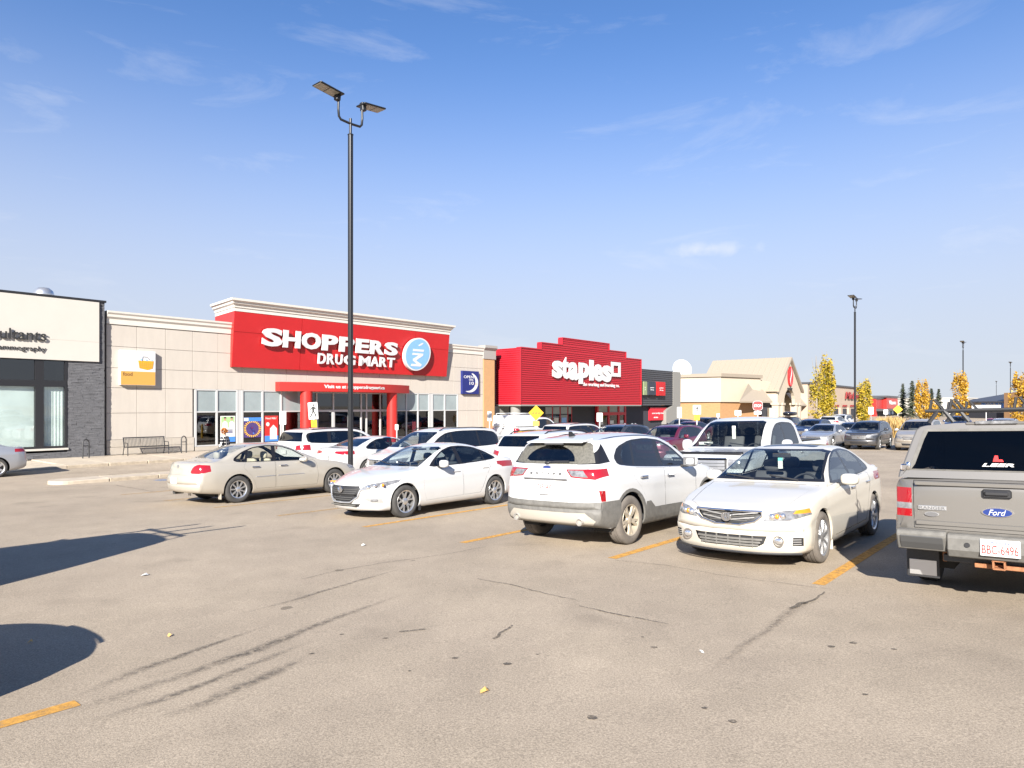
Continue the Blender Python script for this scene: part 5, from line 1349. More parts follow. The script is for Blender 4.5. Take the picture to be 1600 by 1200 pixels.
    doors=[[(1.50, 1.08), (1.58, 1.18), (2.74, 1.20), (2.76, 0.7), (2.75, 0.42), (1.52, 0.42)], [(2.76, 1.20), (3.70, 1.23), (3.72, 0.9), (3.66, 0.55), (3.6, 0.42), (2.77, 0.42)]],
    ws_=((0.80, 1.26), (0.665, 1.83), (1.3, 2.7)), rw_=((0.68, 1.40), (0.62, 1.80), (3.55, 3.95)), cabin=(1.7, 3.0, 0.6, 1.5, 1.2), hz=(2.52, 3.5, 1.06, 1.01),
    head=[(0.62, 0.86), (0.62, 1.06), (0.96, 1.06), (0.96, 0.86)], grl=[(-0.60, 1.07), (0.60, 1.07), (0.60, 0.80), (-0.60, 0.80)], low=(0.6, 0.62, 0.5),
    tail=[(0.80, 0.92), (0.80, 1.28), (1.0, 1.28), (1.0, 0.92)], plz=0.72, tum=0.26, mir=(1.98, 1.17, 1.28), chrome=True),
}

def vehicle(kind, name, label, pnt, cat='car', group=None, gtint=None, tintpanes=(1, 2), rim='rim', nx=64, lamp=True, st=None, detail=True):
    K = KINDS_[kind]
    L, W = K['L'], K['W']; cl = K['clear']
    zlast = K['top'][-1][1]
    S = dict(L=L, W=W, paint=pnt, tum=K['tum'], crown=0.05, rr=0.08, round_f=0.38 if kind != 'pickup' else 0.2, len_f=0.9, pow_f=2.6, round_r=0.22 if kind != 'pickup' else 0.06, len_r=0.7, crease=0.004, nx=nx,
        top=K['top'], belt=K['belt'],
        bot=[(0, K['top'][0][1] - 0.05), (0.02, cl + 0.14), (0.08, cl + 0.04), (0.2, cl), (0.8, cl), (L - 0.8, cl + 0.02), (L - 0.2, cl + 0.08), (L - 0.03, cl + 0.18), (L, zlast - 0.04)])
    S.update(std_widths(L, W, 0.88 if kind != 'pickup' else 0.94, 0.9 if kind != 'pickup' else 0.97, 0.05 if kind != 'pickup' else 0.01))
    c = Car(S, name, label, cat, group)
    ra = K['R'] + 0.055
    zc = K['R']
    if K.get('clad'):
        for x in K['ax']: c.reg('arch_trim', 'y', ngon(x, zc, ra + 0.045, 26), M['grey_plastic'], (x - 0.7, x + 0.7), nmin=0.15)
    lim = (1.0, L - 0.1)
    c.reg('window_trim', 'y', soft(K['dlo']), M['trim'], lim)
    nm = ['side_window', 'rear_side_window', 'quarter_window']
    for i, p in enumerate(K['panes']):
        c.reg(nm[i], 'y', p, M['glass_tint'] if i in tintpanes else M['glass'], lim)
    for i, p in enumerate(K['doors']):
        c.reg(['front_door', 'rear_door'][i], 'y', p, pnt, lim, gap=0.006)
    if K.get('clad'):
        c.reg('sill_cladding', 'y', [(K['ax'][0] + ra - 0.05, cl - 0.1), (K['ax'][0] + ra - 0.05, cl + 0.19), (K['ax'][1] - ra + 0.05, cl + 0.21), (K['ax'][1] - ra + 0.05, cl - 0.1)], M['grey_plastic'], lim, nmin=0.15)
    c.arches(K['ax'], zc, ra)
    (a, z0), (b, z1), wl_ = K['ws_']
    c.reg('windscreen', 'f', [(-a, z0), (a, z0), (a - 0.05, z0 + 0.09), (b, z1 - 0.03), (b - 0.1, z1), (-b + 0.1, z1), (-b, z1 - 0.03), (-a + 0.05, z0 + 0.09)], M['glass_clear'], wl_, split=False, nmin=0.1)
    (a, z0), (b, z1), wl_ = K['rw_']
    c.reg('rear_window', 'r', [(-a, z0), (a, z0), (b, z1), (-b, z1)], M['glass_tint'], wl_, split=False, nmin=0.1)
    c.reg('grille', 'f', K['grl'], M['black'], (-1, 0.6), depth=0.012, split=False, nmin=0.02)
    c.reg('headlamp', 'f', K['head'], M['lamp_clear'], (-1, 0.62), nmin=0.02)
    w, za, zb = K['low']
    c.reg('lower_grille', 'f', [(-w, za), (w, za), (w - 0.06, zb), (-w + 0.06, zb)], M['black'], (-1, 0.6), depth=0.01, split=False, nmin=-0.6)
    c.reg('tail_lamp', 'r', K['tail'], M['lamp_red'], (L - 0.5, L + 1), nmin=0.02)
    c.finish()
    r = c.root
    sv = M['chrome']
    gp = c.parts.get('grille', [r])[0]
    fx = lambda y, o=0.0: o + S['round_f'] * (abs(y) / (W / 2))**2.6
    zs = [p[1] for p in K['grl']]; z0, z1 = min(zs), max(zs); wg = max(p[0] for p in K['grl'])
    for t in ((0.2, 0.4, 0.6, 0.8) if not K.get('chrome') else (0.28, 0.52, 0.76)):
        z = z0 + (z1 - z0) * t; b = MB(); n = 8
        for k in range(n):
            ya, yb = (-1 + 2 * k / n) * wg * 0.93, (-1 + 2 * (k + 1) / n) * wg * 0.93
            h = 0.012 if not K.get('chrome') else 0.028
            b.add([(fx(ya, 0.012), ya, z - h), (fx(yb, 0.012), yb, z - h), (fx(yb, 0.012), yb, z + h), (fx(ya, 0.012), ya, z + h)], [(0, 1, 2, 3)])
        b.build('grille_bar', M['silver'], gp)
    b = MB(); pl = [(fx(y, 0.0), y, z1 + 0.005) for y in [wg * (-1 + k / 5) for k in range(11)]]
    b.tube(pl, 0.013, 6); b.build('grille_trim', sv, gp, smooth=True)
    badge_oval('emblem', sv, gp, (-0.01, 0, (z0 + z1) / 2), 0.15, 0.09, 'x', -1)
    plate(c, L + 0.002, K['plz'], 1) if kind not in ('pickup',) else None
    mx, my, mz = K['mir']
    mirror_pair(c, mx, my, mz, (0.15, 0.24, 0.17) if kind != 'pickup' else (0.14, 0.24, 0.26), pnt)
    h1, h2, hzz, hy = K['hz']
    handles(c, [(h1, hzz, hy - 0.015), (h2, hzz + 0.02, hy - 0.01)], pnt)
    x0, x1, fl, hz, bl = K['cabin']
    cabin(c, x0, x1, W / 2 - 0.16, fl, rows=2, hz=hz, belt=bl)
    if detail: wipers(c, x0 - 0.1 if kind != 'pickup' else 1.52, K['ws_'][0][1] + 0.03, 0.45, 0.05)
    if K.get('rails'):
        for sd in (1, -1):
            zt = K['top'][len(K['top']) // 2][1]
            yb = W / 2 * 0.66
            b = MB(); b.tube([(2.1, sd * yb, zt - 0.10), (2.3, sd * yb, zt - 0.02), (L - 1.5, sd * yb, zt - 0.01), (L - 0.8, sd * yb * 0.96, zt - 0.04), (L - 0.65, sd * yb * 0.95, zt - 0.11)], 0.018, 6); b.build('roof_rail', M['black'], r, smooth=True)
    if kind == 'pickup':
        b = MB(); b.box(4.0, 5.75, -0.86, 0.86, 1.335, 1.352); b.build('bed_cover', M['disc'], r)
        b = MB(); b.prism([(5.80, 0.80), (5.95, 0.79), (5.96, 0.62), (5.80, 0.6)], 'y', -0.98, 0.98); b.build('rear_bumper', sv, r, bevel=0.015)
        b = MB(); b.prism([(0.22, 0.80), (-0.06, 0.80), (-0.07, 0.60), (0.1, 0.56)], 'y', -0.94, 0.94); b.build('front_bumper', sv, r, bevel=0.02)
    b = MB(); b.box(1.3, L - 0.9, -0.55, 0.55, cl - 0.02, cl + 0.1); b.build('underbody', M['under'], r)
    add_wheels(c, K['ax'], K['R'], 0.225, K['rim'], st or K['st'], W / 2 - 0.02, rimmat=rim)
    r['mid'] = (K['ax'][0] + K['ax'][1]) / 2
    return r
# ================================================================== the lot
def asphalt():
    m = bpy.data.materials.new('asphalt')
    n, l = nodes_of(m)
    b = n['Principled BSDF']; b.inputs['Roughness'].default_value = 0.88; b.inputs['Specular IOR Level'].default_value = 0.25
    tc = n.new('ShaderNodeTexCoord')
    def noise(sc, det, rough, lo, hi, a, b_):
        t = n.new('ShaderNodeTexNoise'); t.inputs['Scale'].default_value = sc; t.inputs['Detail'].default_value = det; t.inputs['Roughness'].default_value = rough
        l.new(tc.outputs['Object'], t.inputs['Vector'])
        r = n.new('ShaderNodeMapRange'); r.inputs['From Min'].default_value = lo; r.inputs['From Max'].default_value = hi
        r.inputs['To Min'].default_value = a; r.inputs['To Max'].default_value = b_
        l.new(t.outputs['Fac'], r.inputs['Value']); return r.outputs[0]
    def mul(a, b_):
        q = n.new('ShaderNodeMath'); q.operation = 'MULTIPLY'; l.new(a, q.inputs[0]); l.new(b_, q.inputs[1]); return q.outputs[0]
    f = mul(noise(75, 3, 0.7, 0.32, 0.68, 0.66, 1.3), noise(0.28, 6, 0.65, 0.3, 0.7, 0.82, 1.12))
    f = mul(f, noise(190, 1, 0.5, 0.3, 0.7, 0.86, 1.14))
    f = mul(f, noise(2.2, 6, 0.7, 0.3, 0.75, 0.93, 1.06))
    # scattered drips and gum: small dark spots of uneven size
    v = n.new('ShaderNodeTexVoronoi'); v.inputs['Scale'].default_value = 0.95; v.inputs['Randomness'].default_value = 1
    dn = n.new('ShaderNodeTexNoise'); dn.inputs['Scale'].default_value = 9
    ad = n.new('ShaderNodeVectorMath'); ad.operation = 'MULTIPLY_ADD'; ad.inputs[1].default_value = (0.16, 0.16, 0); 
    l.new(tc.outputs['Object'], dn.inputs['Vector']); l.new(dn.outputs['Color'], ad.inputs[0]); l.new(tc.outputs['Object'], ad.inputs[2])
    l.new(ad.outputs[0], v.inputs['Vector'])
    sep = n.new('ShaderNodeSeparateColor'); l.new(v.outputs['Color'], sep.inputs[0])
    rad = n.new('ShaderNodeMath'); rad.operation = 'POWER'; rad.inputs[1].default_value = 3.0; l.new(sep.outputs[0], rad.inputs[0])
    rs = n.new('ShaderNodeMath'); rs.operation = 'MULTIPLY'; rs.inputs[1].default_value = 0.075; l.new(rad.outputs[0], rs.inputs[0])
    lt = n.new('ShaderNodeMath'); lt.operation = 'LESS_THAN'; l.new(v.outputs['Distance'], lt.inputs[0]); l.new(rs.outputs[0], lt.inputs[1])
    sp = n.new('ShaderNodeMapRange'); sp.inputs['To Min'].default_value = 1; sp.inputs['To Max'].default_value = 0.55; l.new(lt.outputs[0], sp.inputs['Value'])
    f = mul(f, sp.outputs[0])
    # soft oil stains
    f = mul(f, noise(0.9, 3, 0.5, 0.60, 0.72, 1.0, 0.84))
    col = n.new('ShaderNodeMixRGB'); col.inputs['Color1'].default_value = (0.328, 0.270, 0.205, 1); col.inputs['Color2'].default_value = (0.348, 0.287, 0.215, 1)
    l.new(noise(0.5, 4, 0.6, 0.35, 0.65, 0, 1), col.inputs['Fac'])
    mx = n.new('ShaderNodeVectorMath'); mx.operation = 'SCALE'; l.new(col.outputs[0], mx.inputs[0]); l.new(f, mx.inputs['Scale'])
    l.new(mx.outputs[0], b.inputs['Base Color'])
    bt = n.new('ShaderNodeTexNoise'); bt.inputs['Scale'].default_value = 130; bt.inputs['Detail'].default_value = 3
    l.new(tc.outputs['Object'], bt.inputs['Vector'])
    bp = n.new('ShaderNodeBump'); bp.inputs['Strength'].default_value = 0.45; bp.inputs['Distance'].default_value = 0.006
    l.new(bt.outputs['Fac'], bp.inputs['Height']); l.new(bp.outputs[0], b.inputs['Normal'])
    return m

def axis(lo, hi, step, far):
    a = list(np.arange(lo, hi + 1e-6, step))
    s = step
    q = hi; up = []
    while q < far: s *= 1.35; q += s; up.append(q)
    s = step; q = lo; dn = []
    while q > -far: s *= 1.35; q -= s; dn.append(q)
    return dn[::-1] + a + up
xs, ys = axis(-32, 44, 0.5, 2600), axis(-6, 60, 0.5, 2600)
gm = bpy.data.meshes.new('ground')
gv = [(x, y, gz(x, y)) for y in ys for x in xs]
nxs = len(xs)
gf = [(j * nxs + i, j * nxs + i + 1, (j + 1) * nxs + i + 1, (j + 1) * nxs + i) for j in range(len(ys) - 1) for i in range(nxs - 1)]
gm.from_pydata(gv, [], gf); gm.polygons.foreach_set('use_smooth', [True] * len(gf)); gm.materials.append(asphalt())
tag(link('ground', gm), 'weathered warm grey asphalt of the open parking lot', kind='structure')

def worn(name, col, back, amount=0.5, scale=14, fade=0):
    """paint or dirt that has worn through to the tarmac below"""
    m = bpy.data.materials.new(name); n, l = nodes_of(m)
    b = n['Principled BSDF']; b.inputs['Base Color'].default_value = (*col, 1); b.inputs['Roughness'].default_value = 0.8
    tc = n.new('ShaderNodeTexCoord'); t = n.new('ShaderNodeTexNoise'); t.inputs['Scale'].default_value = scale; t.inputs['Detail'].default_value = 7; t.inputs['Roughness'].default_value = 0.75
    l.new(tc.outputs['Object'], t.inputs['Vector'])
    r = n.new('ShaderNodeMapRange'); r.inputs['From Min'].default_value = 0.52 - amount * 0.2; r.inputs['From Max'].default_value = 0.62
    l.new(t.outputs['Fac'], r.inputs['Value'])
    tr = n.new('ShaderNodeBsdfTransparent'); ms = n.new('ShaderNodeMixShader')
    mt = n.new('ShaderNodeMath'); mt.operation = 'MULTIPLY'; mt.inputs[1].default_value = back; l.new(r.outputs[0], mt.inputs[0])
    if fade:      # thins out to both edges of the mark
        va = n.new('ShaderNodeAttribute'); va.attribute_name = 'fade'
        iv = n.new('ShaderNodeMath'); iv.operation = 'SUBTRACT'; iv.inputs[0].default_value = 1; l.new(mt.outputs[0], iv.inputs[1])
        m2 = n.new('ShaderNodeMath'); m2.operation = 'MULTIPLY'; l.new(iv.outputs[0], m2.inputs[0]); l.new(va.outputs['Fac'], m2.inputs[1])
        m3 = n.new('ShaderNodeMath'); m3.operation = 'MULTIPLY'; m3.inputs[1].default_value = fade; l.new(m2.outputs[0], m3.inputs[0])
        mt = n.new('ShaderNodeMath'); mt.operation = 'SUBTRACT'; mt.inputs[0].default_value = 1; l.new(m3.outputs[0], mt.inputs[1])
    l.new(mt.outputs[0], ms.inputs['Fac']); l.new(b.outputs[0], ms.inputs[1]); l.new(tr.outputs[0], ms.inputs[2])
    l.new(ms.outputs[0], n['Material Output'].inputs['Surface'])
    return m
M['line'] = worn('line_yellow', (0.56, 0.285, 0.05), 0.55, 0.5)
M['line_pale'] = worn('line_yellow_faded', (0.50, 0.31, 0.11), 0.85, 0.9)
M['blue_paint'] = worn('bay_blue', (0.20, 0.27, 0.42), 0.8, 0.9)
M['skid'] = worn('tyre_rubber_mark', (0.075, 0.065, 0.055), 1.0, 0.5, 20, 0.72)
M['crumble'] = worn('crumbled_joint', (0.15, 0.12, 0.09), 1.0, 0.5, 24, 0.6)
M['crack'] = worn('crack_dirt', (0.105, 0.087, 0.065), 1.0, 0.5, 30)
M['crack_pale'] = worn('crack_crumbs', (0.22, 0.18, 0.135), 1.0, 1.0, 26)

def strip(name, pts, widths, m, dz=0.004, parent=None, step=0.4, jit=0.0, seed=1, soft_=False):
    """a sheet lying on the lot along a polyline of (x, y)"""
    rnd = random.Random(seed)
    P = [Vector((p[0], p[1])) for p in pts]
    q = []; w = []
    for i in range(len(P) - 1):
        k = max(1, int((P[i + 1] - P[i]).length / step))
        for j in range(k):
            t = j / k
            q.append(P[i].lerp(P[i + 1], t) + Vector((rnd.uniform(-jit, jit), rnd.uniform(-jit, jit)))); w.append(widths[i] * (1 - t) + widths[i + 1] * t)
    q.append(P[-1]); w.append(widths[-1])
    vs = []
    for i, p in enumerate(q):
        d = (q[min(i + 1, len(q) - 1)] - q[max(i - 1, 0)]).normalized(); nn = Vector((-d.y, d.x))
        for s in (1, -1):
            a = p + nn * s * w[i] / 2
            vs.append((a.x, a.y, gz(a.x, a.y) + dz))
    fs = [(2 * i, 2 * i + 1, 2 * i + 3, 2 * i + 2) for i in range(len(q) - 1)]
    if soft_:
        n_ = len(q); k = len(vs)
        vs += [((vs[2 * i][0] + vs[2 * i + 1][0]) / 2, (vs[2 * i][1] + vs[2 * i + 1][1]) / 2, (vs[2 * i][2] + vs[2 * i + 1][2]) / 2) for i in range(n_)]
        fs = [(2 * i, k + i, k + i + 1, 2 * i + 2) for i in range(n_ - 1)] + [(k + i, 2 * i + 1, 2 * i + 3, k + i + 1) for i in range(n_ - 1)]
    b = MB(); b.add(vs, fs)
    o = tag(b.build(name, m, parent, recalc=False), kind='structure')
    if soft_:
        at_ = o.data.color_attributes.new('fade', 'FLOAT_COLOR', 'POINT')
        for i in range(n_):
            f_ = min(1, 3 * i / n_, 3 * (n_ - 1 - i) / n_) * rnd.uniform(.7, 1); at_.data[k + i].color = (f_, f_, f_, 1)
            at_.data[2 * i].color = at_.data[2 * i + 1].color = (0, 0, 0, 1)
    return o

def lotxy(ed, en): p = lot(ed, en); return (p.x, p.y)
def gxy(u, v):
    y = EYE / ((v - 634.4) / FPX - 0.02966 + 0.01666 * (u - 800) / FPX)
    return ((u - 800) / FPX * y, y)

for i, (e0, en) in enumerate([(7.91, 2.27), (7.87, 4.89), (7.60, 7.43), (7.78, 10.11), (7.73, 12.93), (7.67, 15.56), (7.61, 18.1), (7.55, 20.7), (7.9, -0.4)]):
    strip('parking_line', [lotxy(e0, en), lotxy(13.1, en)], [0.135, 0.135], M['line'] if i < 4 else M['line_pale'])
    strip('parking_line', [lotxy(13.35, en), lotxy(18.6, en)], [0.12, 0.12], M['line_pale'])
fx0, fy0 = gxy(121, 1099)
for k in range(4):
    p = Vector((fx0, fy0, 0)) + N * 2.62 * k
    strip('parking_line', [(p.x, p.y), (p.x - D.x * 5.2, p.y - D.y * 5.2)], [0.13, 0.13], M['line'])
for en in (9.0, 11.6, 14.2, 16.8, 19.4, 22.0, 24.6): strip('parking_line', [lotxy(26.2, en), lotxy(31.2, en)], [0.12, 0.12], M['line_pale'])
_a, _b = gxy(244, 757.5), gxy(262, 756)
strip('bay_paint', [_a, _b], [0.5, 0.6], M['blue_paint'])
# tyre marks at lower left
for i, (pts, w) in enumerate([
    ([(112, 1093), (205, 1052), (275, 1028), (352, 1000), (430, 975)], [0.05, 0.09, 0.07, 0.05, 0.02]),
    ([(60, 1128), (180, 1090), (300, 1051), (400, 1016), (520, 968), (640, 925)], [0.08, 0.10, 0.09, 0.10, 0.08, 0.03]),
    ([(130, 1133), (250, 1095), (330, 1065), (420, 1028), (500, 998)], [0.07, 0.08, 0.06, 0.07, 0.02]),
    ([(250, 1128), (330, 1095), (420, 1055), (490, 1020)], [0.10, 0.09, 0.10, 0.03]),
    ([(360, 965), (470, 935), (560, 908), (640, 886)], [0.02, 0.05, 0.04, 0.02])]):
    strip('tyre_mark', [gxy(*p) for p in pts], [x * 1.8 for x in w], M['skid'], 0.004 + 0.0007 * i, step=0.15, jit=0.012, seed=i, soft_=True)
for i, (pts, w, mm) in enumerate([
    ([(1285, 930), (1268, 941), (1240, 952), (1205, 982), (1165, 1008), (1125, 1038), (1090, 1062)], [0.02, 0.07, 0.09, 0.05, 0.06, 0.05, 0.02], 'crack_pale'),
    ([(1290, 926), (1272, 938), (1255, 945)], [0.015, 0.03, 0.035], 'crack'), ([(1258, 942), (1236, 952)], [0.06, 0.05], 'crack'),
    ([(470, 906), (530, 892), (600, 880), (690, 868), (760, 855)], [0.012] * 5, 'crack'),
    ([(960, 876), (1040, 884), (1130, 900), (1215, 911), (1300, 922)], [0.010] * 5, 'crack'),
    ([(905, 948), (975, 963), (1045, 976)], [0.012, 0.03, 0.008], 'crack'),
    ([(745, 905), (800, 915), (850, 928), (900, 938)], [0.012, 0.02, 0.015, 0.01], 'crack'),
    ([(770, 1000), (800, 978)], [0.03, 0.02], 'crack'), ([(625, 988), (664, 984)], [0.035, 0.03], 'crack'),
    ([(30, 770), (180, 764), (240, 772)], [0.03, 0.03, 0.02], 'crack')]):
    strip('pavement_crack', [gxy(*p) for p in pts], [x * (1.8 if mm == 'crack_pale' else 1) for x in w], M['crumble' if mm == 'crack_pale' else mm], 0.008, step=0.08, jit=0.012, seed=20 + i, soft_=mm == 'crack_pale')
# oil spots near the middle right
def spot(name, u, v, ra, rb, m, dz=0.004):
    x, y = gxy(u, v); rnd = random.Random(int(u * 7 + v)); n = 14; a0 = rnd.uniform(0, 6)
    b = MB(); vs = [(x + ra * rnd.uniform(.75, 1.15) * math.cos(6.283 * k / n) , y + rb * rnd.uniform(.75, 1.15) * math.sin(6.283 * k / n)) for k in range(n)]
    b.add([(p, q, gz(p, q) + dz) for p, q in vs], [tuple(range(n))]); return tag(b.build(name, m, None, recalc=False), kind='structure')
M['oil'] = worn('oil_spot', (0.085, 0.07, 0.055), 0.9, 0.45, 38)
for u, v, r_ in [(1299, 1011, .045), (1333, 1005, .045), (1397, 1015, .03), (534, 992, .03), (711, 1029, .035), (793, 1038, .05), (640, 1049, .02), (1100, 1107, .03), (1145, 1128, .04), (487, 1022, .03), (602, 998, .03), (1022, 1012, .04), (1004, 996, .02), (840, 1023, .02), (1352, 1086, .025), (925, 1122, .05)]:
    spot('oil_spot', u, v, r_ * .75, r_ * 0.6, M['oil'])
# litter
def flake(name, label, cat, u, v, w, m, yaw=0.3):
    x, y = gxy(u, v)
    b = MB(); b.add([(-w, -w * .6, .006), (w * .2, -w * .75, .02), (w, 0, .008), (w * .3, w * .7, .03), (-w * .7, w * .5, .012)], [(0, 1, 2, 3, 4)])
    o = b.build(name, m); o.location = (x, y, gz(x, y)); o.rotation_euler = (0, 0, yaw); return tag(o, label, cat)
M['leaf'] = mat('dry_leaf', (0.55, 0.33, 0.10), 0.8)
flake('fallen_leaf', 'dry yellow leaf lying alone on the bare tarmac at the bottom centre', 'leaf', 757, 1082, 0.035, M['leaf'])
flake('fallen_leaf', 'small pale leaf on tarmac right of the rounded shadow', 'leaf', 265, 995, 0.022, M['leaf'], 1.2)
flake('litter_scrap', 'white paper scrap on tarmac below the long left shadow', 'litter', 226, 900, 0.045, M['paper'])
flake('litter_scrap', 'white paper scrap on tarmac left of the centre stalls', 'litter', 568, 853, 0.045, M['paper'], 0.8)
flake('litter_scrap', 'small white scrap on tarmac below the cream saloon', 'litter', 1096, 1021, 0.02, M['paper'], 2.0)
flake('fallen_leaf', 'pale leaf lying inside the rounded shadow at the lower left', 'leaf', 47, 1005, 0.022, M['leaf'], 0.4)

# ------------------------------------------------------------------ kerbs, sidewalk
M['concrete'] = mat('concrete', (0.40, 0.34, 0.265), 0.85, noise=(3, 0.18), bump=(40, 0.2))
M['kerb'] = mat('kerb_concrete', (0.34, 0.285, 0.215), 0.9, noise=(5, 0.28), bump=(30, 0.3))
def lotbox(name, e0, e1, n0, n1, z0, z1, m, parent, bevel=0.0, jit=0):
    b = MB(); b.T = Matrix.Rotation(ANG, 4, 'Z')
    b.box(e0, e1, n0, n1, z0, z1)
    o = b.build(name, m, parent, bevel=bevel); return o
sw = bpy.data.objects.new('sidewalk', None); COL.objects.link(sw); tag(sw, 'pale concrete sidewalk with a kerb along the store fronts', kind='structure')
rnd = random.Random(5)
e = 9.75
while e < 62:
    w = 1.6
    for n0, n1 in ((32.62, 34.98), (35.0, 37.3)):
        lotbox('paving_slab', e, e + w - 0.015, n0, n1, -0.86, -0.665 + rnd.uniform(-.004, .004), M['concrete'], sw, 0.008)
    lotbox('kerb_stone', e, e + w - 0.02, 32.40, 32.605, -0.9, -0.668 + rnd.uniform(-.012, .008), M['kerb'], sw, 0.025)
    e += w
e = 9.72
while e > -16:
    e -= 1.6
    for n0, n1 in ((33.6, 35.3), (35.32, 37.0)):
        lotbox('paving_slab', e, e + 1.585, n0, n1, -0.9, -0.70 + rnd.uniform(-.004, .004), M['concrete'], sw, 0.008)
b = MB(); b.T = Matrix.Rotation(ANG, 4, 'Z'); b.add([(7.2, 32.4, -0.795), (9.73, 32.4, -0.67), (9.73, 33.58, -0.67), (7.2, 33.58, -0.70), (7.2, 32.4, -0.9), (9.73, 32.4, -0.9)], [(0, 1, 2, 3), (4, 5, 1, 0)])
b.build('kerb_ramp', M['concrete'], sw, recalc=False)
isl = bpy.data.objects.new('kerb_island', None); COL.objects.link(isl); tag(isl, 'long low concrete island between the stalls and the drive lane', kind='structure')
e = 7.3; k = 0
while e < 24:
    zt = gl(e + 0.8, 25.9)
    if k == 0:
        b = MB(); b.T = Matrix.Rotation(ANG, 4, 'Z')
        ring = [(e + 0.5 + 0.55 * math.cos(R(a)), 25.9 + 0.55 * math.sin(R(a))) for a in range(90, 271, 15)] + [(e + 1.58, 25.35), (e + 1.58, 26.45)]
        b.prism(ring, 'z', zt - 0.15, zt + 0.12); b.build('kerb_stone', M['concrete'], isl, bevel=0.02)
    else:
        lotbox('kerb_stone', e, e + 1.585, 25.35, 25.52, zt - 0.15, zt + 0.13 + rnd.uniform(-.008, .008), M['kerb'], isl, 0.02)
        lotbox('kerb_stone', e, e + 1.585, 26.28, 26.45, zt - 0.15, zt + 0.13, M['kerb'], isl, 0.02)
        lotbox('paving_slab', e, e + 1.585, 25.535, 26.265, zt - 0.15, zt + 0.122, M['concrete'], isl, 0.006)
    e += 1.6; k += 1

# ================================================================== buildings
class Bld:
    """a building; its parts are given in lot coordinates (along, into, height)"""
    def __init__(s, name, label, cat, e0, n0, z0):
        s.o = (e0, n0, z0)
        s.root = thing(name, lot(e0, n0, z0), ANG, label, cat)
        s.T = Matrix.Translation((-e0, -n0, -z0))
    def mb(s):
        b = MB(); b.T = s.T; return b
    def box(s, name, m, e0, e1, n0, n1, z0, z1, parent=None, bevel=0, label=None):
        b = s.mb(); b.box(e0, e1, n0, n1, z0, z1)
        o = b.build(name, m, parent or s.root, bevel=bevel)
        if label: o['label'] = label
        return o
    def text(s, name, t, m, e0, e1, en, z0, z1, thick=0.06, bold=0.0, shear=0.0, parent=None, up=(0, 0, 1), space=1.0, warp=None):
        q = lambda p: s.T @ (warp(Vector(p)) if warp else Vector(p))
        return lettering(name, t, m, parent or s.root, (e0, en, z0), (1, 0, 0), up, e1 - e0, z1 - z0, thick, bold, shear, space, q)
    def flat(s, name, m, pts, en, thick, parent=None):
        """outline of (along, height) raised towards the viewer"""
        b = s.mb(); b.prism(pts, 'y', en, en - thick)
        return b.build(name, m, parent or s.root)

M['stucco'] = mat('stucco_cream', (0.42, 0.38, 0.332), 0.9, noise=(2.4, 0.06, (1, 1, 0.22)), bump=(60, 0.12))
M['joint'] = mat('joint_grey', (0.35, 0.32, 0.28), 0.9)
M['cornice'] = mat('cornice_cream', (0.53, 0.50, 0.45), 0.75, noise=(2, 0.05))
M['red'] = mat('sign_red', (0.40, 0.012, 0.014), 0.45, noise=(1.5, 0.06))
M['red2'] = mat('canopy_red', (0.42, 0.020, 0.016), 0.4)
M['sign_white'] = mat('letter_white', (0.54, 0.545, 0.545), 0.4)
M['alu'] = mat('aluminium_frame', (0.42, 0.42, 0.415), 0.45)
M['store_glass'] = glass('store_glass', (0.32, 0.35, 0.34), 0.06)
M['frosted'] = mat('frosted_pane', (0.24, 0.28, 0.285), 0.12, spec=0.8, noise=(0.5, 0.18))
M['tan'] = mat('tan_pier', (0.40, 0.24, 0.115), 0.85, noise=(2, 0.06))
M['pier_cap'] = mat('grey_cap', (0.27, 0.26, 0.245), 0.8)
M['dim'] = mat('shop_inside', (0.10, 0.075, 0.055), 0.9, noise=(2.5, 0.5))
M['shelf'] = mat('shop_shelf', (0.22, 0.17, 0.13), 0.8, noise=(6, 0.7))
M['block'] = mat('base_block', (0.37, 0.33, 0.28), 0.9, noise=(2, 0.1), bump=(40, 0.3))
M['navy'] = mat('sign_navy', (0.012, 0.02, 0.13), 0.35)
M['blue'] = mat('sign_blue', (0.05, 0.19, 0.55), 0.4)
M['skyblue'] = mat('logo_blue', (0.18, 0.36, 0.68), 0.4)
M['orange'] = mat('sign_orange', (0.52, 0.27, 0.06), 0.5)
M['yellow'] = mat('basket_yellow', (0.55, 0.29, 0.008), 0.5)
M['ink'] = mat('ink_black', (0.02, 0.02, 0.02), 0.5)
M['green'] = mat('poster_green', (0.30, 0.48, 0.20), 0.6)
M['purple'] = mat('poster_purple', (0.06, 0.035, 0.14), 0.6, noise=(30, 0.6))
M['petal'] = mat('poster_petal', (0.75, 0.42, 0.02), 0.6)
M['skin'] = mat('skin', (0.42, 0.24, 0.16), 0.6)

EN = 37.39
Z0 = -0.66
sh = Bld('drug_store', 'cream store with a big red leaning fascia sign and red round columns', 'store', 12.93, EN, Z0)
B = sh
wl0, wl1 = ed_of(304, EN), ed_of(714.4, EN)
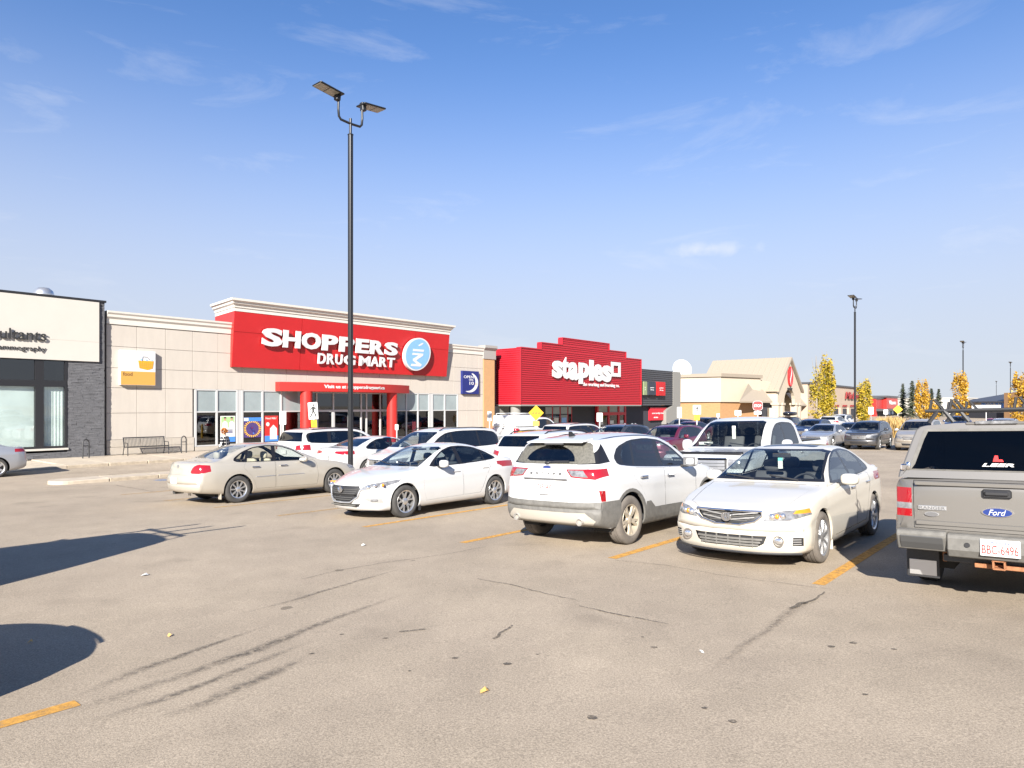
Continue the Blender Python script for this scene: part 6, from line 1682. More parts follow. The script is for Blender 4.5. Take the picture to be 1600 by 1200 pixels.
# core walls behind the panels
B.box('wall', M['joint'], 12.95, wl0 - 0.02, EN + 0.07, EN + 0.35, Z0, 5.9)
B.box('wall', M['joint'], wl0 - 0.02, wl1 + 0.02, EN + 0.07, EN + 0.35, 2.74, 5.9)
B.box('wall', M['joint'], wl1 + 0.02, 40.66, EN + 0.07, EN + 0.35, Z0, 5.9)
B.box('roof', M['pier_cap'], 12.95, 41.9, EN + 0.35, EN + 26, 5.3, 5.5)
B.box('side_wall', M['stucco'], 41.3, 41.9, EN + 0.4, EN + 26, Z0, 6.2)
B.box('side_wall', M['stucco'], 12.95, 13.2, EN + 0.36, EN + 26, Z0, 6.2)
cols = [12.95 + 1.43 * k for k in range(20)] + [40.66]
rows = [0.10, 1.44, 2.72, 3.72, 4.80, 5.90]
for i in range(len(cols) - 1):
    for j in range(len(rows) - 1):
        a, b_ = cols[i], cols[i + 1]
        if rows[j] < 2.7:
            if a >= wl0 and b_ <= wl1: continue
            if a < wl0 < b_: b_ = wl0 - 0.03
            elif a < wl1 < b_: a = wl1 + 0.03
        if b_ - a < 0.1: continue
        B.box('wall_panel', M['stucco'], a + 0.008, b_ - 0.008, EN, EN + 0.068, rows[j] + 0.008, rows[j + 1] - 0.008, bevel=0.006)
for x0, x1 in ((12.95, wl0 - 0.03), (wl1 + 0.03, 40.66)):
    k = 0; x = x0
    while x < x1 - 0.15:
        w = min(0.8, x1 - x)
        for z_ in (Z0, Z0 + 0.38): B.box('base_block', M['block'], x + 0.006, x + w - 0.006, EN - 0.03, EN + 0.068, z_ + 0.005, z_ + 0.375, bevel=0.01)
        x += w
prof = lambda o: [(EN + o + 0.0, 5.91), (EN + o - 0.05, 5.91), (EN + o - 0.06, 6.16), (EN + o - 0.14, 6.26), (EN + o - 0.15, 6.38), (EN + o - 0.21, 6.46), (EN + o - 0.22, 6.55), (EN + o + 0.34, 6.56), (EN + o + 0.34, 5.91)]
for a, b_ in ((12.95, 19.6), (36.0, 40.66)):
    b = B.mb(); b.prism(prof(0), 'x', a, b_); b.build('parapet_cornice', M['cornice'], B.root)
B.box('end_pier', M['tan'], 40.68, 42.0, EN - 0.06, EN + 0.4, Z0, 5.62, bevel=0.01)
b = B.mb(); b.prism([(EN - 0.12, 5.62), (EN - 0.12, 6.3), (EN - 0.22, 6.42), (EN - 0.30, 6.52), (EN - 0.30, 6.72), (EN + 0.5, 6.72), (EN + 0.5, 5.62)], 'x', 40.62, 42.1); b.build('pier_cap', M['pier_cap'], B.root)
# leaning red fascia
SL, SR = 19.33, 36.28
zb_, zt_ = 4.03, 7.16
lean = lambda z: EN - 0.27 - 0.33 * (z - zb_) / (zt_ - zb_)
back = 2.7
b = B.mb()
b.add([(SL, lean(zb_) + .03, zb_), (SR, lean(zb_) + .03, zb_), (SR, lean(zt_) + .03, zt_), (SL, lean(zt_) + .03, zt_),
       (SL + .5, EN + back, zb_), (SR - .5, EN + back, zb_), (SR - .5, EN + back, zt_), (SL + .5, EN + back, zt_)],
      [(0, 1, 2, 3), (5, 4, 7, 6), (4, 0, 3, 7), (1, 5, 6, 2), (3, 2, 6, 7), (4, 5, 1, 0)])
fas = b.build('fascia_box', M['red2'], B.root)
ce = [SL, SL + 4.35, SL + 13.6, SR]; cz = [zb_, 6.02, zt_]
for i in range(3):
    for j in range(2):
        b = B.mb(); g = 0.012
        a0, a1, z0_, z1_ = ce[i] + (g if i else 0), ce[i + 1] - (g if i < 2 else 0), cz[j] + (g if j else 0), cz[j + 1] - (g if j == 0 else 0)
        b.add([(a0, lean(z0_), z0_), (a1, lean(z0_), z0_), (a1, lean(z1_), z1_), (a0, lean(z1_), z1_), (a0, lean(z0_) + .028, z0_), (a1, lean(z0_) + .028, z0_), (a1, lean(z1_) + .028, z1_), (a0, lean(z1_) + .028, z1_)],
              [(0, 1, 2, 3), (4, 0, 3, 7), (1, 5, 6, 2), (3, 2, 6, 7), (4, 5, 1, 0)])
        b.build('fascia_panel', M['red'], fas)
f = EN - 0.62
cp = [(0, 7.17), (0, 7.36), (-.05, 7.38), (-.06, 7.50), (-.17, 7.58), (-.19, 7.68), (-.30, 7.74), (-.31, 7.86)]
b = B.mb(); n_ = len(cp)
def crn(side): return [(side[0] + side[2] * -o, side[1] + o, z) for o, z in cp]
A_ = [(SL - .02 + o, f + o, z) for o, z in cp]; C_ = [(SR + .02 - o, f + o, z) for o, z in cp]
Ab = [(SL + .50 + o, EN + back, z) for o, z in cp]; Cb = [(SR - .50 - o, EN + back, z) for o, z in cp]
vs = A_ + C_ + Ab + Cb; fs = []
for k in range(n_ - 1):
    fs += [(k, n_ + k, n_ + k + 1, k + 1), (2 * n_ + k, k, k + 1, 2 * n_ + k + 1), (n_ + k, 3 * n_ + k, 3 * n_ + k + 1, n_ + k + 1), (3 * n_ + k, 2 * n_ + k, 2 * n_ + k + 1, 3 * n_ + k + 1)]
fs.append((n_ - 1, 2 * n_ - 1, 4 * n_ - 1, 3 * n_ - 1)); fs.append((0, 2 * n_, 3 * n_, n_))
b.add(vs, fs); b.build('fascia_cornice', M['cornice'], fas)
# lettering on the fascia
PL = EN - 0.48
up = Vector((0, -0.33, zt_ - zb_)).normalized()
def on_face(e0, z0, off=0.10): return Vector((e0, lean(z0) - off, z0))
def face_text(name, t, u0, u1, va, vb, bold, off=0.13, th=0.10, space=1.0):
    e0, e1 = ed_of(u0, PL), ed_of(u1, PL)
    z1, z0 = wz_of(u0, va, PL), wz_of(u0, vb, PL)
    O = on_face(e0, z0, off)
    return lettering(name, t, M['sign_white'], fas, O, (1, 0, 0), up, e1 - e0, z1 - z0, th, bold, 0, space, lambda p: B.T @ p)
for i, (ch, u0, u1) in enumerate([('S', 407, 439), ('H', 440, 467), ('O', 469, 499), ('P', 501, 525.5), ('P', 528, 551), ('E', 554, 574), ('R', 576, 598), ('S', 599, 619)]):
    sl_ = 0.1216
    t0, b0 = 511.5 + (u0 - 407) * 0.117, 540.0 + (u0 - 407) * 0.076
    face_text('sign_letter', ch, u0, u1, t0, b0, 0.045)
for i, (ch, u0, u1) in enumerate([('D', 496.5, 509), ('R', 511, 522.5), ('U', 524, 535), ('G', 537, 555), ('M', 561, 578.5), ('A', 579, 592), ('R', 593, 604), ('T', 605, 616.5)]):
    face_text('sign_letter', ch, u0, u1, 551.3 + (u0 - 497) * 0.066, 568.0 + (u0 - 497) * 0.050, 0.03, 0.10, 0.07)
# oval emblem with mortar and pestle
ec, zc_ = ed_of(648.5, PL), wz_of(648.5, 553.8, PL)
def oval(name, m, w, h, off, th, par):
    b = MB(); n = 40; vs = []
    for s_ in (off, off + th):
        for k in range(n):
            x, y = w / 2 * math.cos(6.2832 * k / n), h / 2 * math.sin(6.2832 * k / n)
            p = Vector((ec + x + y * 0.10, 0, 0)); z = zc_ + y
            vs.append(B.T @ Vector((p.x, lean(z) - s_, z)))
    b.add(vs, [tuple(range(n)), tuple(range(n, 2 * n))] + [(k, (k + 1) % n, n + (k + 1) % n, n + k) for k in range(n)])
    return b.build(name, m, par)
wo = ed_of(668.5, PL) - ed_of(628, PL)
ho = wz_of(648.5, 528.5, PL) - wz_of(648.5, 579.5, PL)
ov = oval('sign_oval', M['sign_white'], wo, ho, 0.12, 0.22, fas)
oval('oval_ground', M['skyblue'], wo * 0.90, ho * 0.92, 0.341, 0.012, ov)
def mark(name, pts, par):
    b = MB(); n = len(pts); vs = []
    for s_ in (0.354, 0.362):
        for x, y in pts:
            z = zc_ + y * ho / 2; vs.append(B.T @ Vector((ec + x * wo / 2 + y * ho * 0.05, lean(z) - s_, z)))
    b.add(vs, [tuple(range(n)), tuple(range(n, 2 * n))] + [(k, (k + 1) % n, n + (k + 1) % n, n + k) for k in range(n)]); b.build(name, M['sign_white'], par)
mark('emblem_pestle', [(.12 + .16 * math.cos(a) + .08 * math.sin(a), .60 + .10 * math.sin(a) + .05 * math.cos(a)) for a in [6.2832 * k / 12 for k in range(12)]], ov)
mark('emblem_rim', [(-.42, .30), (.42, .30), (.42, .17), (-.42, .17)], ov)
mark('emblem_bowl', [(-.42, .06), (.42, .06), (.40, -.08), (-.06, -.38), (.42, -.62), (.34, -.74), (-.40, -.74), (-.38, -.60), (.02, -.60), (-.32, -.40), (-.32, -.30), (.06, -.06), (-.42, -.06)], ov)
# canopy on two columns
CA, CB = ed_of(437, EN - 0.5), ed_of(639.5, EN - 0.5)
cm = (CA + CB) / 2
bow = lambda x: 0.5 + 1.15 * (1 - ((x - cm) / ((CB - CA) / 2))**2)
b = B.mb(); ring = [(CA + (CB - CA) * k / 24, EN - bow(CA + (CB - CA) * k / 24)) for k in range(25)] + [(CB, EN - 0.01), (CA, EN - 0.01)]
b.prism(ring, 'z', 2.70, 3.25); can = b.build('entrance_canopy', M['red2'], B.root, smooth=30)
B.text('canopy_letters', 'Visit us at shoppersdrugmart.ca', M['sign_white'], ed_of(510, EN - 1.6), ed_of(603, EN - 1.6), EN, 2.84, 3.12, 0.02, 0.02, parent=can, warp=lambda p: Vector((p.x, p.y - bow(p.x) - 0.002, p.z)))
for u in (478.5, 612.5):
    b = B.mb(); b.lathe([(0.36, Z0), (0.36, 2.695)], 28, (ed_of(u, EN - 0.75), EN - 0.75, 0), 'z'); b.build('entrance_column', M['red2'], B.root, smooth=60)
# glazing
def bank(us, thick=()):
    es = [ed_of(u, EN + 0.05) for u in us]
    for i, x in enumerate(es):
        w = 0.05
        B.box('mullion', M['alu'], x - w, x + w, EN - 0.01, EN + 0.12, -0.43, 2.72)
    i = 0
    for i in range(len(es) - 1):
        a, b_ = es[i] + 0.05, es[i + 1] - 0.05
        if i in thick:
            B.box('mullion_infill', M['alu'], a, b_, EN + 0.0, EN + 0.10, -0.43, 2.72); continue
        for z_ in (-0.43, 1.44, 2.66): B.box('transom', M['alu'], a, b_, EN + 0.0, EN + 0.11, z_, z_ + 0.07)
        B.box('window_pane', M['frosted'], a, b_, EN + 0.05, EN + 0.07, 1.51, 2.66)
        B.box('window_pane', M['store_glass'], a, b_, EN + 0.05, EN + 0.07, -0.36, 1.44)
    return es
e1 = bank([304.9, 338, 370, 378, 409.5, 438.6, 471], (2,))
e2 = bank([618.7, 634.4, 652.5, 670, 675, 694.4, 714.4], (3,))
B.box('window_sill', M['block'], e1[0] - 0.03, e1[-1], EN - 0.04, EN + 0.06, Z0, -0.44)
B.box('window_sill', M['block'], e2[0], e2[-1] + 0.03, EN - 0.04, EN + 0.06, Z0, -0.44)
ev = [e1[-1] + 0.1 + (e2[0] - e1[-1] - 0.2) * t for t in (0, .13, .30, .47, .60, .66, .82, 1)]
for i, x in enumerate(ev): B.box('door_post', M['alu'], x - 0.05, x + 0.05, EN - 0.01, EN + 0.12, Z0, 2.72)
for i in range(len(ev) - 1):
    a, b_ = ev[i] + 0.05, ev[i + 1] - 0.05
    B.box('transom', M['alu'], a, b_, EN, EN + 0.11, 2.62, 2.70); B.box('transom', M['alu'], a, b_, EN, EN + 0.11, 1.42, 1.56)
    B.box('window_pane', M['store_glass'], a, b_, EN + 0.05, EN + 0.07, 1.56, 2.62)
    if i in (1, 2):
        dd = B.box('sliding_door', M['store_glass'], a + 0.06, b_ - 0.06, EN + 0.04, EN + 0.06, Z0 + 0.1, 1.36)
        for x_ in (a, b_ - 0.06): B.box('door_stile', M['alu'], x_, x_ + 0.06, EN + 0.0, EN + 0.10, Z0, 1.42, parent=None)
        B.box('door_rail', M['alu'], a + 0.06, b_ - 0.06, EN + 0.01, EN + 0.09, Z0, Z0 + 0.1)
    else: B.box('window_pane', M['store_glass'], a, b_, EN + 0.05, EN + 0.07, Z0 + 0.05, 1.42)
# inside of the shop
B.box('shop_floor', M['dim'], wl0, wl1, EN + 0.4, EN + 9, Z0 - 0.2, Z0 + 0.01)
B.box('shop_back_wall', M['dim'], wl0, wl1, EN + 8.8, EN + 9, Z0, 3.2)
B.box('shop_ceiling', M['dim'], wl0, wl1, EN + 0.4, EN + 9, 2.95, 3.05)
rr_ = random.Random(3)
x = wl0 + 0.4
while x < wl1 - 1:
    if not (ev[0] - 0.3 < x < ev[-1] - 0.5):
        d_ = EN + rr_.uniform(1.2, 2.2); h_ = rr_.uniform(0.2, 1.0)
        sf = B.box('shop_shelf', M['shelf'], x, x + 0.95, d_, d_ + 0.5, Z0 + 0.02, h_)
        for q in range(3):
            z_ = Z0 + 0.25 + q * 0.4
            for k in range(4):
                B.box('shelf_goods', rr_.choice([M['white'], M['shelf'], M['orange'], M['blue'], M['green'], M['dim']]), x + 0.05 + k * 0.22, x + 0.2 + k * 0.22, d_ - 0.12, d_ - 0.005, z_, z_ + rr_.uniform(0.12, 0.28), parent=sf)
    x += 1.25
# posters in the windows
pe = EN + 0.035
def poster(u0, u1, v0, v1): return ed_of(u0, pe), ed_of(u1, pe), wz_of(u0, v1, pe), wz_of(u0, v0, pe)
a, b_, z0, z1 = poster(344.2, 367.4, 650, 691)
p = B.box('window_poster', M['paper'], a, b_, pe - 0.006, pe + 0.006, z0, z1, label='poster of two people in white coats with a blue foot')
w, h = b_ - a, z1 - z0
B.flat('poster_field', M['green'], [(a + .05, z0 + h * .55), (b_ - .05, z0 + h * .55), (b_ - .05, z1 - .05), (a + .05, z1 - .05)], pe - 0.007, 0.002, p)
for cx, hm in ((a + w * .3, M['skin']), (a + w * .75, M['skin'])):
    B.flat('poster_coat', M['white'], [(cx - .17, z0 + h * .5), (cx + .17, z0 + h * .5), (cx + .15, z0 + h * .74), (cx + .05, z0 + h * .80), (cx - .05, z0 + h * .80), (cx - .15, z0 + h * .74)], pe - 0.010, 0.002, p)
    B.flat('poster_face', hm, [(cx + .065 * math.cos(t), z0 + h * .88 + .09 * math.sin(t)) for t in [6.283 * k / 12 for k in range(12)]], pe - 0.013, 0.002, p)
    B.flat('poster_hair', M['ink'], [(cx + .08 * math.cos(t), z0 + h * .91 + .08 * math.sin(t)) for t in [3.1416 * k / 8 for k in range(9)]], pe - 0.016, 0.002, p)
B.flat('poster_foot', M['blue'], [(a, z0), (b_, z0), (b_, z0 + h * .2), (a, z0 + h * .2)], pe - 0.007, 0.002, p)
for k in range(3): B.flat('poster_line', M['navy'], [(a + w * .4, z0 + h * (.44 - .05 * k)), (a + w * .82, z0 + h * (.44 - .05 * k)), (a + w * .82, z0 + h * (.47 - .05 * k)), (a + w * .4, z0 + h * (.47 - .05 * k))], pe - 0.007, 0.002, p)
a, b_, z0, z1 = poster(380, 408, 652.5, 684); w, h = b_ - a, z1 - z0
p = B.box('window_poster', M['purple'], a, b_, pe - 0.006, pe + 0.006, z0, z1 - 0.2, label='poster of a dark flower bunch ringed by yellow petals')
B.flat('poster_heading', M['blue'], [(a, z1 - .22), (b_, z1 - .22), (b_, z1), (a, z1)], pe - 0.004, 0.008, p)
B.flat('poster_heading', M['paper'], [(a, z1 - .20), (a + w * .28, z1 - .20), (a + w * .28, z1 - .02), (a, z1 - .02)], pe - 0.013, 0.002, p)
for k in range(26):
    t = 6.283 * k / 26; r0, r1 = .36, .47; cx, cz_ = (a + b_) / 2, z0 + (h - .2) / 2 + .02
    sx = w / 1.0
    B.flat('poster_petal', M['petal'], [(cx + sx * r0 * math.cos(t - .07), cz_ + r0 * 1.05 * math.sin(t - .07)), (cx + sx * r1 * math.cos(t - .05), cz_ + r1 * math.sin(t - .05)), (cx + sx * (r1 + .03) * math.cos(t), cz_ + (r1 + .03) * math.sin(t)), (cx + sx * r1 * math.cos(t + .06), cz_ + r1 * math.sin(t + .06)), (cx + sx * r0 * math.cos(t + .07), cz_ + r0 * 1.05 * math.sin(t + .07))], pe - 0.007, 0.003, p)
for k in range(16):
    t = rr_.uniform(0, 6.28); q = rr_.uniform(0, .27); cx, cz_ = (a + b_) / 2 + q * math.cos(t) * w, z0 + (h - .2) / 2 + q * math.sin(t)
    B.flat('poster_bloom', rr_.choice([M['navy'], M['blue'], M['lamp_red'], M['white'], M['purple']]), [(cx + .045 * math.cos(s_), cz_ + .04 * math.sin(s_)) for s_ in [6.283 * j / 7 for j in range(7)]], pe - 0.007 - 0.0004 * k, 0.003, p)
a, b_, z0, z1 = poster(413.5, 434.5, 649.6, 690); w, h = b_ - a, z1 - z0
p = B.box('window_poster', M['red2'], a, b_, pe - 0.006, pe + 0.006, z0, z1, label='red poster with a white pack shape over a blue foot')
B.flat('poster_foot', M['blue'], [(a, z0), (b_, z0), (b_, z0 + h * .22), (a, z0 + h * .22)], pe - 0.007, 0.002, p)
B.flat('poster_pack', M['paper'], [(a + w * .38, z0 + h * .08), (a + w * .9, z0 + h * .08), (a + w * .9, z0 + h * .5), (a + w * .64, z0 + h * .65), (a + w * .38, z0 + h * .5)], pe - 0.010, 0.003, p)
B.flat('poster_roundel', M['paper'], [(a + w * .22 + .11 * math.cos(s_), z0 + h * .67 + .12 * math.sin(s_)) for s_ in [6.283 * j / 14 for j in range(14)]], pe - 0.007, 0.003, p)
B.text('poster_words', 'Need Milk?', M['paper'], a + w * .07, b_ - w * .14, pe - 0.007, z0 + h * .86, z0 + h * .94, 0.003, 0.01, parent=p)
# wall signs
def wallsign(name, label, u0, u1, v0, v1, t, m):
    a, b_ = ed_of(u0, EN - t), ed_of(u1, EN - t); z0, z1 = wz_of(u0, v1, EN - t), wz_of(u0, v0, EN - t)
    o = B.box(name, m, a, b_, EN - t, EN - 0.002, z0, z1, bevel=0.01, label=label); return o, a, b_, z0, z1, EN - t
o, a, b_, z0, z1, pn = wallsign('food_sign', 'square lightbox with a yellow shopping basket and the word food', 188, 243, 546.5, 601.5, 0.22, M['sign_white'])
w, h = b_ - a, z1 - z0
B.flat('sign_band', M['orange'], [(a + .02, z0 + .02), (b_ - .02, z0 + .02), (b_ - .02, z0 + h * .40), (a + .02, z0 + h * .40)], pn - 0.001, 0.004, o)
B.text('sign_word', 'food', M['ink'], a + w * .07, a + w * .33, pn - 0.006, z0 + h * .265, z0 + h * .375, 0.004, 0.0, parent=o)
bx0, bx1 = a + w * .50, a + w * .94
B.flat('basket_body', M['yellow'], [(bx0 + .05, z0 + h * .50), (bx0 + w * .26, z0 + h * .455), (bx1 - .06, z0 + h * .50), (bx1, z0 + h * .69), (bx1, z0 + h * .72), (bx0, z0 + h * .72), (bx0, z0 + h * .69)], pn - 0.002, 0.010, o)
for k in range(7): 
    x = bx0 + .05 + k * .098
    B.flat('basket_rib', M['orange'], [(x, z0 + h * .50), (x + .02, z0 + h * .50), (x + .02, z0 + h * .69), (x, z0 + h * .69)], pn - 0.013, 0.003, o)
for k in range(3): B.flat('basket_rib', M['orange'], [(bx0 + .03, z0 + h * (.53 + .05 * k)), (bx1 - .03, z0 + h * (.53 + .05 * k)), (bx1 - .03, z0 + h * (.54 + .05 * k)), (bx0 + .03, z0 + h * (.54 + .05 * k))], pn - 0.017, 0.003, o)
b = B.mb(); b.tube([(bx0 + .16, pn - .012, z0 + h * .70), (bx0 + .2, pn - .012, z0 + h * .84), (bx0 + .42, pn - .012, z0 + h * .83), (bx0 + .54, pn - .012, z0 + h * .76)], .016, 6); b.build('basket_handle', M['chrome'], o)
for k, (cx, q) in enumerate(((.10, .10), (.36, .07), (.62, .05))): B.flat('basket_goods', M['skyblue'], [(bx0 + cx, z0 + h * .72), (bx0 + cx + .1, z0 + h * .72), (bx0 + cx + .09, z0 + h * .72 + q), (bx0 + cx + .01, z0 + h * .72 + q)], pn - 0.002, 0.006, o)
o, a, b_, z0, z1, pn = wallsign('hours_sign', 'blue lightbox with a white crescent moon and opening hours', 722.5, 748.5, 579, 615.5, 0.2, M['navy'])
w, h = b_ - a, z1 - z0
for t, x0, x1, y0, y1 in (('OPEN', .08, .66, .68, .80), ('UNTIL', .40, .66, .58, .65), ('10', .42, .68, .40, .54)):
    B.text('sign_word', t, M['sign_white'], a + w * x0, a + w * x1, pn - 0.001, z0 + h * y0, z0 + h * y1, 0.006, 0.012, parent=o)
out = [(a + w * (.42 + .52 * math.cos(R(t))), z0 + h * (.50 + .43 * math.sin(R(t)))) for t in range(72, -119, -10)]
inn = [(a + w * (.28 + .50 * math.cos(R(t))), z0 + h * (.53 + .40 * math.sin(R(t)))) for t in range(-92, 62, 10)]
B.flat('sign_moon', M['sign_white'], out + inn, pn - 0.001, 0.005, o)
B.text('sign_word', 'PM', M['orange'], a + w * .76, a + w * .88, pn - 0.008, z0 + h * .41, z0 + h * .47, 0.004, 0.0, parent=o)

# ------------------------------------------------------------------ dark brick clinic at the left
ED_ = 37.2
cr_ = ed_of(163, ED_)
cl_ = Bld('clinic_building', 'dark brick clinic with a white sign panel and tall black framed windows', 'building', -6.0, ED_, Z0)
B = cl_
M['veneer'] = mat('dark_stone', (0.105, 0.105, 0.112), 0.85, noise=(4, 0.55, (0.6, 1, 6)), bump=(30, 0.5))
M['blackframe'] = mat('black_frame', (0.016, 0.016, 0.018), 0.4)
M['panel_white'] = mat('panel_white', (0.46, 0.435, 0.39), 0.8, noise=(0.8, 0.03))
M['curtain'] = mat('white_blind', (0.80, 0.81, 0.83), 0.7, noise=(1.0, 0.12))
ztop = wz_of(163, 470, ED_)
zp1, zp0 = wz_of(154.8, 473, ED_), wz_of(154.8, 565.6, ED_)
wx1 = ed_of(104, ED_); zw0 = wz_of(100, 703, ED_)
B.box('wall', M['blackframe'], wx1, cr_ - 0.02, ED_ + 0.08, ED_ + 0.4, Z0, ztop - 0.1)
B.box('wall', M['blackframe'], -6, wx1, ED_ + 0.08, ED_ + 0.4, Z0, zw0 - 0.1)
B.box('wall', M['blackframe'], -6, wx1, ED_ + 0.08, ED_ + 0.4, zp0 - 0.1, ztop - 0.1)
B.box('roof', M['pier_cap'], -6, cr_ - 0.03, ED_ + 0.4, ED_ + 22, ztop - 0.9, ztop - 0.7)
B.box('side_wall', M['veneer'], cr_ - 0.35, cr_ - 0.03, ED_ + 0.41, ED_ + 22, Z0, ztop - 0.1)
B.box('roof_cap', M['blackframe'], -6, cr_ + 0.06, ED_ - 0.08, ED_ + 0.5, ztop - 0.1, ztop)
b = B.mb(); rr_ = random.Random(8)
def stones(x0, x1, z0, z1):
    z = z0
    while z < z1 - 0.02:
        x = x0 - rr_.uniform(0, .2)
        while x < x1:
            w = rr_.uniform(.18, .5); a, c_ = max(x, x0), min(x + w - .006, x1)
            if c_ - a > .02: b.box(a, c_, ED_ - rr_.uniform(0, .022), ED_ + .09, z, min(z + .066, z1))
            x += w
        z += .072
stones(wx1 + 0.03, cr_, Z0, ztop - 0.1)
stones(-2.0, wx1 + 0.03, Z0, zw0 - 0.1)
tag(b.build('veneer_stone', M['veneer'], B.root, recalc=False), kind='stuff')
sp = B.box('sign_panel', M['panel_white'], -6, ed_of(154.8, ED_ - .1), ED_ - 0.10, ED_ - 0.025, zp0, zp1)
B.box('panel_joint', M['joint'], -6, ed_of(154.8, ED_ - .1) - .02, ED_ - 0.1025, ED_ - 0.1, zp0 + 0.95, zp0 + 0.965, parent=sp)
e1_ = ed_of(72, ED_ - .16); zc0, zc1 = wz_of(0, 528.5, ED_ - .16), wz_of(0, 511.0, ED_ - .16)
e0_ = ed_of(0, ED_ - .16)
wd = (e1_ - e0_) * 1.84
B.text('sign_word', 'Consultants', M['ink'], e1_ - wd, e1_, ED_ - .15, zc0, zc1, 0.04, 0.006, parent=sp)
z0_, z1_ = wz_of(70, 551.5, ED_ - .13), wz_of(70, 541.5, ED_ - .13)
B.text('sign_word', 'mammography', M['ink'], e1_ - (e1_ - e0_) * 1.18, e1_, ED_ - .12, z0_, z1_, 0.018, 0.0, parent=sp)
ux = [-40, 54.5, 68, 101]
zs_ = [wz_of(60, 698, ED_), wz_of(60, 604, ED_), wz_of(60, 594, ED_), wz_of(60, 563, ED_)]
xe = [-5.6] + [ed_of(u, ED_) for u in ux[1:]]
for a, c_, z0, z1 in ((-6, wx1, zs_[0] - .10, zs_[0]), (-6, wx1, zs_[1], zs_[2]), (-6, wx1, zs_[3], zs_[3] + .15), (xe[1], xe[2], zs_[0], zs_[1]), (xe[1], xe[2], zs_[2], zs_[3]), (xe[3], wx1 + .02, zs_[0], zs_[1]), (xe[3], wx1 + .02, zs_[2], zs_[3]), (xe[0] - .4, xe[0], zs_[0], zs_[1]), (xe[0] - .4, xe[0], zs_[2], zs_[3])):
    B.box('window_frame', M['blackframe'], a, c_, ED_ - .03, ED_ + .14, z0, z1)
for a, c_ in ((xe[0], xe[1]), (xe[2], xe[3])):
    for z0, z1 in ((zs_[0], zs_[1]), (zs_[2], zs_[3])):
        w_ = B.box('window_pane', M['glass_clear'] if z0 < 1 else M['store_glass'], a, c_, ED_ + .05, ED_ + .07, z0, z1)
    b = B.mb(); n = 30; vs = []
    for k in range(n + 1):
        x = a + (c_ - a) * k / n; y = ED_ + .16 + .012 * math.sin(k * 1.3)
        vs += [(x, y, zs_[0]), (x, y, zs_[1])]
    b.add(vs, [(2 * k, 2 * k + 2, 2 * k + 3, 2 * k + 1) for k in range(n)]); b.build('window_blind', M['curtain'], B.root, smooth=60, recalc=False)
B.box('window_sill', M['panel_white'], -6, wx1 + .05, ED_ - .09, ED_ + .06, zs_[0] - .19, zs_[0] - .10)
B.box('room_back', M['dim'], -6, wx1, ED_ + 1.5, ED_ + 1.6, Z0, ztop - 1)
# round steel vent on the clinic roof
vu = 68; vy = ED_ + 2.2
vx = ed_of(vu, vy); zv = wz_of(vu, 459, vy)
vt = thing('roof_vent', lot(vx, vy, ztop - 0.72), ANG, 'shiny steel hooded vent standing on the clinic roof', 'vent')
b = MB(); b.lathe([(0.34, 0), (0.34, 0.75)], 20, (0, 0, 0), 'z'); b.build('vent_pipe', M['silver'], vt, smooth=60)
b = MB(); b.lathe([(0.05, 0.0), (0.30, 0.02), (0.42, 0.10), (0.45, 0.30), (0.40, 0.48), (0.24, 0.62), (0.0, 0.66)], 22, (0, 0, 0.72), 'z'); b.build('vent_hood', M['silver'], vt, smooth=60)

# ------------------------------------------------------------------ red ribbed office store
SF = N.dot(Vector((0.708, 56, 0)))
se0 = D.dot(Vector((0.708, 56, 0)))
REC = 2.6
st = Bld('office_store', 'store with a stepped red ribbed facade and white lettering', 'store', se0, SF, -0.8)
B = st
M['rib_red'] = mat('ribbed_red', (0.37, 0.013, 0.024), 0.38)
M['rib_grey'] = mat('ribbed_grey', (0.055, 0.056, 0.062), 0.45)
M['rib_brown'] = mat('ribbed_brown', (0.12, 0.085, 0.08), 0.5)
M['dark_wall'] = mat('dark_render', (0.030, 0.032, 0.042), 0.8)
M['grey_wall'] = mat('grey_render', (0.20, 0.195, 0.18), 0.85)
M['sage'] = mat('sage', (0.20, 0.24, 0.13), 0.6)
M['slate'] = mat('slate', (0.03, 0.035, 0.05), 0.5)
M['red_frame'] = mat('red_frame', (0.45, 0.015, 0.03), 0.4)
def ribs(name, m, e0, e1, n_, z0, z1, pitch=0.178, depth=0.075, parent=None, axis='e'):
    """horizontal folded sheet facing the viewer (axis e) or the left (axis n: e0..e1 run along depth)"""
    b = B.mb(); prof = []; z = z0
    while z < z1 - 1e-6:
        for dz, o in ((0, 0), (pitch * .32, 0), (pitch * .45, depth), (pitch * .87, depth)):
            if z + dz <= z1: prof.append((o, z + dz))
        z += pitch
    prof.append((0, z1))
    vs = []
    for o, zz in prof:
        if axis == 'e': vs += [(e0, n_ + o, zz), (e1, n_ + o, zz)]
        else: vs += [(n_ + o, e0, zz), (n_ + o, e1, zz)]
    b.add(vs, [(2 * k, 2 * k + 1, 2 * k + 3, 2 * k + 2) for k in range(len(prof) - 1)])
    return tag(b.build(name, m, parent or B.root, recalc=False), kind='stuff')
zB = 1.80
steps = [(0, 19.75, zB + .12, 6.60), (2.77, 16.69, 6.60, 7.19), (5.81, 13.55, 7.19, 7.82)]
